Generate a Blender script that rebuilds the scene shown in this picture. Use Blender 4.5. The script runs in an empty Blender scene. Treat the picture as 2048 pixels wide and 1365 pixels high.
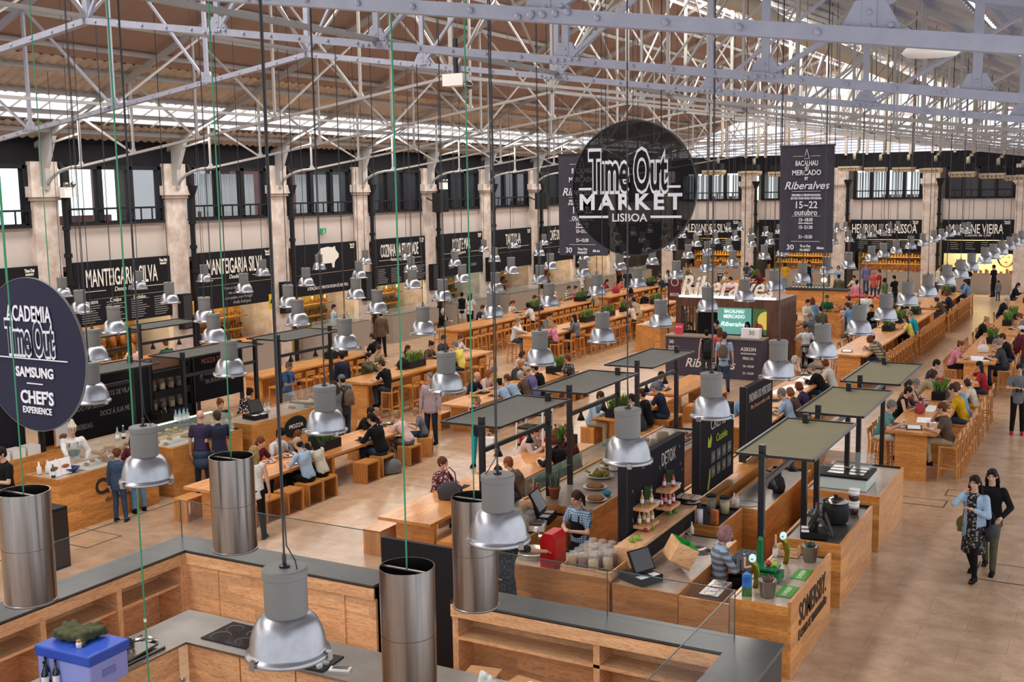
import bpy, math, random
from mathutils import Vector, Matrix, Euler
random.seed(7)
C = bpy.context.scene.collection
SC = bpy.context.scene
R = math.radians
# ---------------- camera (calibrated from the hall's own lines), world, sun, exposure ----------------
F_PX, YAW, PITCH, ROLL, HC = 2240.25, 0.50394168, 0.134108387, -0.0152745973, 6.2
_w = Vector((-math.sin(YAW)*math.cos(PITCH), math.cos(YAW)*math.cos(PITCH), -math.sin(PITCH)))
_r0 = Vector((math.cos(YAW), math.sin(YAW), 0)); _u0 = _r0.cross(_w)
_r = _r0*math.cos(ROLL) + _u0*math.sin(ROLL); _u = -_r0*math.sin(ROLL) + _u0*math.cos(ROLL)
cam = bpy.data.cameras.new('camera'); co = bpy.data.objects.new('camera', cam); C.objects.link(co)
cam.sensor_width = 36; cam.lens = F_PX/2048*36; cam.clip_end = 300; cam.clip_start = .05
m = Matrix((_r, _u, -_w)).transposed().to_4x4(); m.translation = (0, 0, HC)
co.matrix_world = m; SC.camera = co
SC.view_settings.view_transform = 'Standard'; SC.view_settings.look = 'None'
SC.view_settings.gamma = 1; SC.view_settings.use_curve_mapping = False
SC.view_settings.exposure = 0.1
SC.cycles.max_bounces = 8; SC.cycles.diffuse_bounces = 3; SC.cycles.glossy_bounces = 3; SC.cycles.transparent_max_bounces = 12
wd = bpy.data.worlds.new('world'); SC.world = wd; wd.use_nodes = True
wd.node_tree.nodes['Background'].inputs[0].default_value = (0.93, 0.95, 1.0, 1)
wd.node_tree.nodes['Background'].inputs[1].default_value = 1.25
def area(name, loc, rot, sx, sy, power, col):
    L = bpy.data.lights.new(name, 'AREA'); L.shape = 'RECTANGLE'; L.size = sx; L.size_y = sy; L.energy = power; L.color = col
    o = bpy.data.objects.new(name, L); C.objects.link(o); o.location = loc; o.rotation_euler = rot
    return o
# daylight entering through the ridge lantern and the strip of roof lights along the left slope
area('ridge_daylight', (-13.4, 32, 13.1), (0, 0, 0), 2.6, 74, 7000, (1, .95, .88))
area('roof_light_daylight', (-25.6, 32, 8.35), (0, R(-20), 0), 1.2, 74, 2600, (1, .96, .9))

def ray(x, y): return (x-1024)*_r - (y-682.5)*_u + F_PX*_w
def G(x, y, z=0.0):                      # point of the hall at height z seen at pixel x, y
    d = ray(x, y); return Vector((0, 0, HC)) + d*((z-HC)/d.z)

# ---------------- mesh helpers ----------------
class MB:
    def __init__(s): s.v = []; s.f = []; s.m = None
    def add(s, vs, fs):
        n = len(s.v)
        s.v += [tuple(s.m @ Vector(p)) for p in vs] if s.m else [tuple(p) for p in vs]
        s.f += [tuple(i+n for i in f) for f in fs]; return s
    def box(s, x0, y0, z0, x1, y1, z1):
        return s.add([(x, y, z) for z in (z0, z1) for y in (y0, y1) for x in (x0, x1)],
            [(0, 2, 3, 1), (4, 5, 7, 6), (0, 1, 5, 4), (2, 6, 7, 3), (0, 4, 6, 2), (1, 3, 7, 5)])
    def cb(s, c, d): return s.box(c[0]-d[0]/2, c[1]-d[1]/2, c[2]-d[2]/2, c[0]+d[0]/2, c[1]+d[1]/2, c[2]+d[2]/2)
    def bar(s, p, q, w, h=None):
        p = Vector(p); q = Vector(q); d = (q-p).normalized(); h = h or w
        a = Vector((0, 0, 1)) if abs(d.z) < .95 else Vector((0, 1, 0))
        x = d.cross(a).normalized()*w/2; y = x.cross(d).normalized()*h/2
        return s.add([b+i*x+j*y for b in (p, q) for j in (-1, 1) for i in (-1, 1)],
            [(0, 1, 3, 2), (4, 6, 7, 5), (0, 4, 5, 1), (2, 3, 7, 6), (0, 2, 6, 4), (1, 5, 7, 3)])
    def tube(s, pts, r, n=8):
        pts = [Vector(p) for p in pts]; rs = r if isinstance(r, (list, tuple)) else [r]*len(pts)
        vs = []; fs = []
        for i, p in enumerate(pts):
            d = (pts[min(i+1, len(pts)-1)]-pts[max(i-1, 0)]).normalized()
            a = Vector((0, 0, 1)) if abs(d.z) < .9 else Vector((1, 0, 0))
            x = d.cross(a).normalized(); y = x.cross(d)
            vs += [p+(x*math.cos(t)+y*math.sin(t))*rs[i] for t in [2*math.pi*k/n for k in range(n)]]
        for i in range(len(pts)-1):
            fs += [(i*n+k, i*n+(k+1) % n, (i+1)*n+(k+1) % n, (i+1)*n+k) for k in range(n)]
        fs += [tuple(range(n))[::-1], tuple((len(pts)-1)*n+k for k in range(n))]
        return s.add(vs, fs)
    def lathe(s, prof, c=(0, 0, 0), n=24, cap=True):
        vs = [(c[0]+r*math.cos(2*math.pi*k/n), c[1]+r*math.sin(2*math.pi*k/n), c[2]+z) for r, z in prof for k in range(n)]
        fs = [(i*n+k, i*n+(k+1) % n, (i+1)*n+(k+1) % n, (i+1)*n+k) for i in range(len(prof)-1) for k in range(n)]
        if cap: fs += [tuple(range(n))[::-1], tuple((len(prof)-1)*n+k for k in range(n))]
        return s.add(vs, fs)
    def ell(s, c, r, n=12, q=8, rot=None):
        M = (rot.to_matrix() if rot else Matrix.Identity(3)); c = Vector(c); vs = [c+M @ Vector((0, 0, -r[2]))]
        for j in range(1, q):
            t = math.pi*j/q-math.pi/2
            vs += [c+M @ Vector((r[0]*math.cos(t)*math.cos(2*math.pi*k/n), r[1]*math.cos(t)*math.sin(2*math.pi*k/n), r[2]*math.sin(t))) for k in range(n)]
        vs.append(c+M @ Vector((0, 0, r[2]))); L = len(vs)-1
        fs = [(0, 1+(k+1) % n, 1+k) for k in range(n)]
        fs += [(1+j*n+k, 1+j*n+(k+1) % n, 1+(j+1)*n+(k+1) % n, 1+(j+1)*n+k) for j in range(q-2) for k in range(n)]
        fs += [(1+(q-2)*n+k, 1+(q-2)*n+(k+1) % n, L) for k in range(n)]
        return s.add(vs, fs)
    def cap(s, a, ra, b, rb, n=10):      # tapered limb
        a = Vector(a); b = Vector(b); d = (b-a).normalized()
        s.tube([a-d*ra*.95, a-d*ra*.6, a, b, b+d*rb*.6, b+d*rb*.95], [ra*.3, ra*.8, ra, rb, rb*.8, rb*.3], n); return s
    def prism(s, poly, z0, z1):
        n = len(poly); return s.add([(x, y, z0) for x, y in poly]+[(x, y, z1) for x, y in poly],
            [tuple(range(n))[::-1], tuple(range(n, 2*n))]+[(k, (k+1) % n, n+(k+1) % n, n+k) for k in range(n)])
    def build(s, name, mat, parent=None, smooth=False, origin=None):
        me = bpy.data.meshes.new(name)
        v = s.v
        if origin: v = [(a-origin[0], b-origin[1], c-origin[2]) for a, b, c in v]
        me.from_pydata(v, [], s.f); me.update()
        if smooth: me.polygons.foreach_set('use_smooth', [True]*len(me.polygons))
        if smooth == 2: me.set_sharp_from_angle(angle=R(35))
        return link(name, me, mat, parent, origin)
def link(name, me, mat, parent=None, origin=None):
    o = bpy.data.objects.new(name, me); C.objects.link(o)
    if mat and not len(me.materials): me.materials.append(mat)
    if origin: o.location = origin
    if parent: o.parent = parent
    return o
LABELS = {}
def tag(o, label=None, cat=None, group=None, kind=None):
    if label: o['label'] = label
    if cat: o['category'] = cat
    if group: o['group'] = group
    if kind: o['kind'] = kind
    if label and cat: LABELS.setdefault(label, []).append(o.name)
    return o
def E(name, label, cat, loc=(0, 0, 0), rz=0, group=None):
    o = bpy.data.objects.new(name, None); C.objects.link(o); o.location = loc; o.rotation_euler = (0, 0, rz); o.empty_display_size = .1
    return tag(o, label, cat, group)
def copy(o, label, loc, rz=None, group=None):
    def rec(s, par):
        c = s.copy(); C.objects.link(c); c.parent = par
        for ch in s.children: rec(ch, c)
        return c
    c = rec(o, None); c.location = loc
    if rz is not None: c.rotation_euler = (0, 0, rz)
    return tag(c, label, o.get('category'), group or o.get('group'))
ORD = ['nearest', 'second', 'third', 'fourth', 'fifth', 'sixth', 'seventh', 'eighth', 'ninth', 'tenth', 'eleventh', 'twelfth', 'thirteenth', 'fourteenth', 'fifteenth',
       'sixteenth', 'seventeenth', 'eighteenth', 'nineteenth', 'twentieth', 'twenty-first', 'twenty-second', 'twenty-third', 'twenty-fourth', 'twenty-fifth', 'twenty-sixth', 'twenty-seventh', 'twenty-eighth']
# ---------------- materials ----------------
def lin(h):
    if isinstance(h, str): h = [int(h[i:i+2], 16)/255 for i in (0, 2, 4)]
    return tuple(c/12.92 if c <= .04045 else ((c+.055)/1.055)**2.4 for c in h)+(1,)
MATS = {}
def mat(name, col, rough=.5, metal=0, var=0, scale=4, stretch=(1, 1, 1), col2=None, bump=0, alpha=1, trans=0, emit=0, objcol=False, coat=0, ior=None, spec=None):
    if name in MATS: return MATS[name]
    m = bpy.data.materials.new(name); MATS[name] = m; m.use_nodes = True; nt = m.node_tree; b = nt.nodes['Principled BSDF']
    N = nt.nodes.new; K = nt.links.new
    b.inputs['Base Color'].default_value = lin(col) if col else (1, 1, 1, 1)
    b.inputs['Roughness'].default_value = rough; b.inputs['Metallic'].default_value = metal
    if alpha < 1: b.inputs['Alpha'].default_value = alpha
    if trans: b.inputs['Transmission Weight'].default_value = trans
    if coat: b.inputs['Coat Weight'].default_value = coat; b.inputs['Coat Roughness'].default_value = .1
    if ior: b.inputs['IOR'].default_value = ior
    if spec is not None: b.inputs['Specular IOR Level'].default_value = spec
    if emit: b.inputs['Emission Color'].default_value = lin(col); b.inputs['Emission Strength'].default_value = emit
    src = None
    if objcol:
        oi = N('ShaderNodeObjectInfo'); src = oi.outputs['Color']; K(src, b.inputs['Base Color'])
    if var or bump or col2:
        tc = N('ShaderNodeTexCoord'); mp = N('ShaderNodeMapping'); nz = N('ShaderNodeTexNoise')
        K(tc.outputs['Object'], mp.inputs[0]); mp.inputs['Scale'].default_value = stretch; K(mp.outputs[0], nz.inputs['Vector'])
        nz.inputs['Scale'].default_value = scale; nz.inputs['Detail'].default_value = 5; nz.inputs['Roughness'].default_value = .6
        if var or col2:
            mx = N('ShaderNodeMix'); mx.data_type = 'RGBA'; rp = N('ShaderNodeMapRange')
            rp.inputs[1].default_value = .35; rp.inputs[2].default_value = .65; K(nz.outputs[0], rp.inputs[0]); K(rp.outputs[0], mx.inputs[0])
            if src:
                mx.blend_type = 'MULTIPLY'; K(src, mx.inputs[6]); mx.inputs[7].default_value = (1-var,)*3+(1,)
            else:
                mx.inputs[6].default_value = lin(col); mx.inputs[7].default_value = lin(col2) if col2 else tuple(c*(1-var) for c in lin(col)[:3])+(1,)
            K(mx.outputs[2], b.inputs['Base Color'])
        if bump:
            bp = N('ShaderNodeBump'); bp.inputs['Strength'].default_value = bump; bp.inputs['Distance'].default_value = .02; K(nz.outputs[0], bp.inputs['Height']); K(bp.outputs[0], b.inputs['Normal'])
    return m
def wood(name, c1, c2, st, rough=.35, plank=None):
    m = mat(name, c1, rough, col2=c2, scale=1.6, stretch=st, coat=.15); nt = m.node_tree; N = nt.nodes.new; K = nt.links.new
    b = nt.nodes['Principled BSDF']; mx = [n for n in nt.nodes if n.type == 'MIX'][0]; mp = [n for n in nt.nodes if n.type == 'MAPPING'][0]
    wv = N('ShaderNodeTexNoise'); wv.inputs['Scale'].default_value = 7; wv.inputs['Detail'].default_value = 2; wv.inputs['Distortion'].default_value = 1.5; K(mp.outputs[0], wv.inputs['Vector'])
    cr = N('ShaderNodeValToRGB'); cr.color_ramp.elements[0].position = .42; cr.color_ramp.elements[0].color = (.72, .6, .5, 1); cr.color_ramp.elements[1].position = .5; cr.color_ramp.elements[1].color = (1, 1, 1, 1)
    K(wv.outputs[0], cr.inputs[0]); m2 = N('ShaderNodeMix'); m2.data_type = 'RGBA'; m2.blend_type = 'MULTIPLY'; m2.inputs[0].default_value = .75
    K(mx.outputs[2], m2.inputs[6]); K(cr.outputs[0], m2.inputs[7]); K(m2.outputs[2], b.inputs['Base Color'])
    # board to board tone
    tc = [n for n in nt.nodes if n.type == 'TEX_COORD'][0]; vo = N('ShaderNodeTexVoronoi'); vo.inputs['Scale'].default_value = 1
    mp2 = N('ShaderNodeMapping'); mp2.inputs['Scale'].default_value = tuple(min(s, 9)*.55 for s in st); K(tc.outputs['Object'], mp2.inputs[0]); K(mp2.outputs[0], vo.inputs['Vector']); vo.distance = 'CHEBYCHEV'
    hs = N('ShaderNodeHueSaturation'); sp = N('ShaderNodeSeparateColor'); K(vo.outputs['Color'], sp.inputs[0]); mr = N('ShaderNodeMapRange'); mr.inputs[3].default_value = .8; mr.inputs[4].default_value = 1.12
    K(sp.outputs[0], mr.inputs[0]); K(mr.outputs[0], hs.inputs['Value']); K(m2.outputs[2], hs.inputs['Color']); K(hs.outputs[0], b.inputs['Base Color'])
    return m
W_Y = wood('pine_along', 'dd9c55', 'c88342', (9, 1, 9)); W_X = wood('pine_across', 'dc9a53', 'c78241', (1, 9, 9)); W_Z = wood('pine_upright', 'd99750', 'c4803f', (9, 9, 1))
P_Y = wood('pale_pine_along', 'fbcb9c', 'eeb684', (9, 1, 9)); P_X = wood('pale_pine_across', 'fbcb9c', 'eeb684', (1, 9, 9))
D_X = wood('dark_timber', '6d4330', '513020', (9, 9, 1), .5)
BLACK = mat('black_paint', '19181b', .6, spec=.25); BLACKM = mat('black_metal', '17171a', .35); SIGN = mat('sign_black', '1f1e23', .8, var=.15, scale=3, spec=.15)
SLATE = mat('slate_top', '4a4c4c', .3, var=.25, scale=3, bump=.05); WHITE = mat('white_paint', 'e8e4df', .5); LETTER = mat('letter_white', 'ece6dc', .5)
STEEL = mat('brushed_steel', '9a9490', .22, 1, var=.3, scale=3, stretch=(6, 6, .3)); STEELT = mat('steel_top', '9c9690', .3, .9, var=.2, scale=2)
ALU = mat('spun_aluminium', 'b4b5bb', .33, 1, var=.25, scale=5, bump=.05); GREY = mat('lamp_grey', '777674', .5, spec=.3)
IRON = mat('painted_iron', '9a9cac', .4, var=.12, scale=6, bump=.25); IRONW = mat('painted_iron_far', '9f9b99', .45, var=.1, scale=3)
STONE = mat('cream_stone', 'd9cbc1', .8, col2='b7a497', scale=2.5, bump=.1); PLASTER = mat('plaster', 'cdc0b8', .8, var=.08, scale=1)
TERR = mat('terrazzo', 'a79a8d', .4, col2='8d8177', scale=40); MARB = mat('worktop_stone', 'b8a594', .3, col2='a08c7c', scale=14)
CLOTH = mat('cloth', None, .9, spec=.2, objcol=True, var=.25, scale=9, bump=.3); SKIN = mat('skin', None, .55, objcol=True, var=.08, scale=6); HAIR = mat('hair', None, .6, objcol=True, var=.6, scale=3, stretch=(26, 26, 2.5), bump=1.0, spec=.2)
EYE = mat('eye', '1c1512', .3); LIP = mat('lips', 'a4564c', .5); LEAF = mat('leaf', '3f6b22', .5, col2='6e8f35', scale=12); LEAF.node_tree.nodes['Principled BSDF'].inputs['Subsurface Weight'].default_value = .1
SOIL = mat('soil', '2d2018', .9); RED = mat('red_paint', 'b3151c', .35); GREEN = mat('green_enamel', '0f6a3c', .35); LIME = mat('lime_green', '3f9a2a', .5)
GLASS = mat('clear_glass', 'dfeeea', .03, alpha=.16, spec=.8); GLASSG = mat('green_edged_glass', '9fc0b0', .03, alpha=.22, spec=.9)
JGLASS = mat('jar_glass', 'eef4f2', .03, alpha=.13, spec=1.0); SHOT = mat('bottle_green', '1e3a1c', .15, coat=.5); AMBER = mat('cider', 'b8861f', .15, coat=.5); ROSE = mat('red_cider', 'b8301c', .15, coat=.5)
PORC = mat('porcelain', 'e9e6e1', .2); PAPER = mat('paper', 'ece9ec', .6); FOODY = mat('food_yellow', 'c59a3e', .7, col2='6d7a2a', scale=40, bump=.6); FOODB = mat('baked_food', 'b3743a', .7, col2='7d4a22', scale=30, bump=.5)
BLUE = mat('blue_plastic', '2b50b8', .4, var=.12, scale=4); PERI = mat('periwinkle_plastic', '8b95d8', .45); OLIVE = mat('olive_cloth', '45472a', .9, bump=.6, scale=8)
SCREEN = mat('dark_screen', '3b3a3d', .15); WARM = mat('warm_lamp', 'ffd9a0', .5, emit=5); GLOW = mat('white_glow', 'dfeaf6', .5, emit=2.2)
CORD = mat('cord_black', '2b2a2e', .5); CORDG = mat('cord_green', '2f8f62', .5); YELL = mat('yellow_plastic', 'd8b020', .5)
def text(s, size, mt, loc, rz=0, parent=None, sx=1, bold=0, ext=.004, name='lettering', tilt=90, align='CENTER', sh=0, sp=1, fit=0):
    cu = bpy.data.curves.new(name, 'FONT'); cu.body = s; cu.size = size; cu.extrude = ext; cu.offset = bold; cu.align_x = align; cu.align_y = 'CENTER'; cu.resolution_u = 3; cu.shear = sh; cu.space_character = sp
    t = bpy.data.objects.new(name, cu); C.objects.link(t); dg = bpy.context.evaluated_depsgraph_get()
    me = bpy.data.meshes.new_from_object(t.evaluated_get(dg)); bpy.data.objects.remove(t); bpy.data.curves.remove(cu)
    if fit: w = max(v.co.x for v in me.vertices)-min(v.co.x for v in me.vertices); sx = fit/max(w, .01)
    for v in me.vertices: v.co.x *= sx
    o = link(name, me, mt, parent); o.location = loc; o.rotation_euler = (R(tilt), 0, rz); return o
LEFTW = R(90)   # text that reads on a face looking toward +X
# ================= the hall =================
XW, YF, XR, RIDGE = -27.2, 67.2, .4, -13.4
def roofz(x): return 7.9+.42*(13.8-abs(x-RIDGE))
# floor of large limestone slabs
fm = mat('limestone_floor', 'c9a98c', .24, col2='b39273', scale=3.0, bump=.02); nt = fm.node_tree
b_ = nt.nodes['Principled BSDF']; mx = [n for n in nt.nodes if n.type == 'MIX'][0]; tc = [n for n in nt.nodes if n.type == 'TEX_COORD'][0]
br = nt.nodes.new('ShaderNodeTexBrick'); br.inputs['Scale'].default_value = 1; br.inputs['Brick Width'].default_value = 1.15; br.inputs['Row Height'].default_value = .62
br.inputs['Mortar Size'].default_value = .007; br.inputs['Mortar Smooth'].default_value = .3; br.inputs['Color1'].default_value = (1, 1, 1, 1); br.inputs['Color2'].default_value = (.8, .78, .77, 1); br.inputs['Mortar'].default_value = (.62, .55, .5, 1)
nt.links.new(tc.outputs['Object'], br.inputs['Vector']); mm = nt.nodes.new('ShaderNodeMix'); mm.data_type = 'RGBA'; mm.blend_type = 'MULTIPLY'; mm.inputs[0].default_value = .6
nt.links.new(mx.outputs[2], mm.inputs[6]); nt.links.new(br.outputs[0], mm.inputs[7])
vn = nt.nodes.new('ShaderNodeTexNoise'); vn.inputs['Scale'].default_value = 11; vn.inputs['Detail'].default_value = 8; vn.inputs['Distortion'].default_value = 2.5; nt.links.new(tc.outputs['Object'], vn.inputs['Vector'])
vr = nt.nodes.new('ShaderNodeValToRGB'); vr.color_ramp.elements[0].position = .47; vr.color_ramp.elements[0].color = (1, 1, 1, 1); vr.color_ramp.elements[1].position = .5; vr.color_ramp.elements[1].color = (.78, .7, .66, 1); e3 = vr.color_ramp.elements.new(.53); e3.color = (1, 1, 1, 1)
nt.links.new(vn.outputs[0], vr.inputs[0]); m3 = nt.nodes.new('ShaderNodeMix'); m3.data_type = 'RGBA'; m3.blend_type = 'MULTIPLY'; m3.inputs[0].default_value = .8
nt.links.new(mm.outputs[2], m3.inputs[6]); nt.links.new(vr.outputs[0], m3.inputs[7]); nt.links.new(m3.outputs[2], b_.inputs['Base Color'])
tag(MB().box(-33, -4, -.2, 1.2, 71, 0).build('floor', fm), kind='structure')
hatchm = mat('floor_joint', '3a2f28', .8)
for i, (px, py, a, b2, where) in enumerate([(1843, 1004, .9, .5, 'beyond the end kiosk'), (1935, 990, .8, .5, 'behind the two walking women'), (2020, 1150, 1.0, .9, 'at the right edge beside the walking women'), (160, 1075, 1.3, .8, 'in front of the left deli counter')]):
    p = G(px, py); h = E('floor_hatch', 'rectangular hatch outlined in the stone floor '+where, 'hatch', (p.x, p.y, 0), group='floor hatches')
    MB().box(-a/2, -b2/2, .0, a/2, b2/2, .003).build('cover', fm, h)
    q = MB(); [q.box(*t) for t in ((-a/2, -b2/2, 0, a/2, -b2/2+.02, .005), (-a/2, b2/2-.02, 0, a/2, b2/2, .005), (-a/2, -b2/2, 0, -a/2+.02, b2/2, .005), (a/2-.02, -b2/2, 0, a/2, b2/2, .005))]; q.build('joint', hatchm, h)
# ---- roof ----
CORR = mat('corrugated_sheet', 'c6b8a8', .5, col2='ac9c8b', scale=2); CORRW = mat('corrugated_white', 'b9bcc6', .45, var=.1); BOARD = mat('brown_ceiling_board', '9c8377', .85, var=.1, scale=.8)
def corr(x0, x1, name, mt, y0=-4, y1=YF, p=.16, a=.03, thick=.06):
    n = int((y1-y0)/p); q = MB(); vs = []; fs = []
    for i in range(n+1):
        d = a if i % 2 else -a
        for x in (x0, x1): vs += [(x, y0+i*p, roofz(x)+d), (x, y0+i*p, roofz(x)+thick+a)]
    for i in range(n):
        k = i*4; fs += [(k, k+2, k+6, k+4), (k+1, k+5, k+7, k+3)]
    q.add(vs, fs); return tag(q.build(name, mt), kind='structure')
corr(XW-.3, -26.35, 'ceiling', CORR); corr(-24.9, -23.1, 'ceiling', CORR)
def slab(x0, x1, name, mt):
    q = MB(); q.add([(x, y, roofz(x)+d) for x in (x0, x1) for y in (-4, YF) for d in (0, .12)], [(0, 2, 6, 4), (1, 5, 7, 3), (0, 4, 5, 1), (2, 3, 7, 6), (0, 1, 3, 2), (4, 6, 7, 5)])
    return tag(q.build(name, mt), kind='structure')
slab(-23.1, -15.0, 'ceiling', BOARD)
for a, b in ((-11.8, -8.7), (-8.45, -5.6), (-5.35, -2.6), (-2.35, .7)): corr(a, b, 'ceiling', CORRW)
lan = E('ridge_lantern', 'long louvred ridge lantern letting daylight through the roof peak', 'skylight', (0, 0, 0))
for x in [-14.95+.31*i for i in range(11)]: MB().bar((x, -4, 13.75-abs(x+13.4)*.35), (x, YF, 13.75-abs(x+13.4)*.35), .17, .02).build('louvre', WHITE, lan)
sky = E('roof_light_strip', 'bright strip of roof glazing along the left slope of the roof', 'skylight', (0, 0, 0))
q = MB(); [q.bar((-26.4, y, roofz(-26.4)+.02), (-24.85, y, roofz(-24.85)+.02), .03) for y in [i*.9 for i in range(-4, 75)]]; q.build('glazing_bars', WHITE, sky)
frost = mat('frosted_pane', 'f2f2f4', .6, alpha=.25)
MB().add([(-26.35, -4, roofz(-26.35)+.08), (-24.9, -4, roofz(-24.9)+.08), (-24.9, YF, roofz(-24.9)+.08), (-26.35, YF, roofz(-26.35)+.08)], [(0, 1, 2, 3)]).build('pane', frost, sky)
pl = E('roof_purlins', 'grey iron purlins running the length of the roof', 'purlins')
for x in [-26.6, -25.6, -24.6, -23.5, -22.5, -21.4, -20.1, -18.8, -17.5, -16.2, -15.0, -11.8, -10.4, -9.0, -7.6, -6.2, -4.8, -3.4, -2.0, -.6]:
    MB().bar((x, -4, roofz(x)-.1), (x, YF, roofz(x)-.1), .07, .12).build('purlin', IRONW if x < -13 else IRON, pl)
# ---- iron trusses every 5 m ----
OFF = [0, 2.5, 5.1, 7.7, 10.0, 12.05, 13.8]
def bz(o): return 8.72-.14*min(o, 12.1) if o <= 12.1 else 8.72-.14*12.1-(o-12.1)*.42
def rz_(o): return roofz(RIDGE+o)-.22
def rivets(q, p0, p1, step=.45, r=.022):
    p0 = Vector(p0); p1 = Vector(p1); n = int((p1-p0).length/step)
    for i in range(n): q.ell(p0.lerp(p1, (i+.5)/n), (r, r*.7, r), 8, 4)
def truss(near):
    mt = IRON if near else IRONW; t = bpy.data.objects.new('roof_truss', None); C.objects.link(t)
    for s in (-1, 1):
        q = MB(); q.bar((RIDGE, 0, rz_(0)), (RIDGE+s*13.9, 0, rz_(13.9)), .11, .13); q.build('rafter', mt, t)
        q = MB()
        for i in range(5): q.bar((RIDGE+s*OFF[i], 0, bz(OFF[i])), (RIDGE+s*OFF[i+1], 0, bz(OFF[i+1])), .11 if near else .07, .09 if near else .065)
        if s == 1: q.bar((RIDGE+12.05, 0, bz(12.05)), (RIDGE+13.9, 0, bz(12.05)-.26), .11 if near else .07, .09 if near else .065)
        if near:
            rivets(q, (RIDGE, -.068, bz(0)), (RIDGE+s*12, -.068, bz(12)))
            for o in OFF[1:5]:
                for k in (-.18, -.09, 0, .09, .18): q.ell((RIDGE+s*o+k, -.068, bz(o)), (.024, .018, .024), 8, 4)
        pts = []; a0 = Vector((RIDGE+s*12.05, 0, bz(12.05)))
        for k in range(7): tt = k/6; pts.append(a0+Vector((s*1.45*math.sin(tt*math.pi/2), 0, -.62*(1-math.cos(tt*math.pi/2)))))
        if s == -1: q.tube(pts, .05, 6)
        q.build('tie_chord', mt, t)
        for i in range(1, 6):
            o = OFF[i]; MB().bar((RIDGE+s*o, 0, bz(o)), (RIDGE+s*o, 0, rz_(o)), .08 if near else .06, .05).build('vertical', mt, t)
            g = MB(); x = RIDGE+s*o; z = bz(o); g.m = Matrix.Translation((x, 0, z)) @ Matrix.Rotation(R(90), 4, 'X')
            g.prism([(-.19, 0), (.19, 0), (.08, .2), (-.08, .2)], -.02, .02) if near else g.prism([(-.11, 0), (.11, 0), (.05, .13), (-.05, .13)], -.02, .02)
            if near: [g.ell((a, b, .025), (.02, .02, .012), 8, 4) for a, b in ((-.12, .05), (.12, .05), (0, .05), (0, .13))]
            g.build('gusset_plate', mt, t)
        for i in range(0, 6):
            if i < 5: MB().bar((RIDGE+s*OFF[i+1], 0, rz_(OFF[i+1])), (RIDGE+s*OFF[i], 0, bz(OFF[i])), .05, .045).build('diagonal', mt, t)
        MB().bar((RIDGE+s*OFF[5], 0, rz_(OFF[5])-.5), (RIDGE+s*13.4, 0, roofz(RIDGE+13.4)-.4), .06).build('diagonal', mt, t)
        if s == -1:
            g = MB(); g.m = Matrix.Translation((XW+.25, 0, 7.0)) @ Matrix.Rotation(R(90), 4, 'X')
            g.prism([(-.1, -.6), (.1, -.6), (.12, 0), (.5, .9), (-.1, .75)], -.08, .08); g.build('wall_shoe', mt, t)
    MB().bar((RIDGE, 0, bz(0)), (RIDGE, 0, rz_(0)), .1, .07).build('vertical', mt, t)
    return t
TN = truss(True); TF = truss(False)
for k in range(13):
    y = 1.7+5*k; src = TN if k in (1, 2, 3) else TF
    if k == 1: o = TN; o.location = (0, y, 0)
    elif k == 0: o = TF; o.location = (0, y, 0)
    else:
        def rec(s, par):
            c = s.copy(); C.objects.link(c); c.parent = par
            for ch in s.children: rec(ch, c)
            return c
        o = rec(src, None); o.location = (0, y, 0)
    tag(o, ('riveted ' if k in (1, 2, 3) else '')+'pale grey iron roof truss spanning the hall, %s from the viewer' % ORD[k], 'roof truss', 'iron roof trusses')
for n, (o, nm) in enumerate([(0, 'under the ridge'), (-5.1, 'on the left slope'), (5.1, 'on the right slope')]):
    t = E('bracing_girder', 'long lattice girder tying the trusses together '+nm, 'girder', (RIDGE+o, 0, 0), group='lattice girders'); a = abs(o)
    for k in range(13):
        y = 1.7+5*k; MB().bar((0, y, bz(a)+.05), (0, y+5, rz_(a)-.1), .05, .04).build('diagonal', IRONW, t)
        if a < 1: MB().bar((0, y+5, bz(a)+.05), (0, y, rz_(a)-.1), .05, .04).build('diagonal', IRONW, t)
    MB().bar((0, 1.7, bz(a)+.06), (0, 66.7, bz(a)+.06), .06, .06).build('rod', IRONW, t)
# ---- left wall ----
YP = [16.9+5*k for k in range(11)]
RAIL = BLACKM
tag(MB().box(XW-.35, 12, 4.2, XW-.1, YF, 5.36).build('wall_left', PLASTER), kind='structure')
tag(MB().box(XW-.35, -4, 7.1, XW-.05, YF, 8.1).build('wall_left', SIGN), kind='structure')
tag(MB().box(XW-.35, -4, 0, XW-.1, 12, 7.1).build('wall_left', PLASTER), kind='structure')
tag(MB().box(-31.5, 8, 0, -31.3, YF, 8).build('wall_back', mat('shop_back', '4a3b2c', .8, var=.3, scale=1)), kind='structure')
tag(MB().box(-31.3, 8, 4.0, XW-.36, YF, 4.15).build('ceiling', PLASTER), kind='structure')
SHOPS = ['', 'MANTEIGARIA SILVA', 'MANTEIGARIA SILVA', '', 'COZINHA DA FELICIDADE', 'MONTE MAR', 'TARTAR-IA', 'CAFÉ DE SÃO', '', '', '']
SUB = ['', 'Desde 1890', 'Desde 1890', '', 'Petiscos à portuguesa', 'Peixaria', 'Tártaros do mundo', '', '', '', '']
ROOMC = [('2f2f33', .0), ('dfeef2', 2.6), ('aeb4b8', .9), ('6f4a4c', .6), ('5b6166', .15), ('40373e', .1), ('38383e', .1), ('7c8084', .6), ('303034', 0), ('303034', 0), ('303034', 0)]
DARKGL = mat('window_glass', '39434b', .03, alpha=.18, spec=.5)
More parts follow.
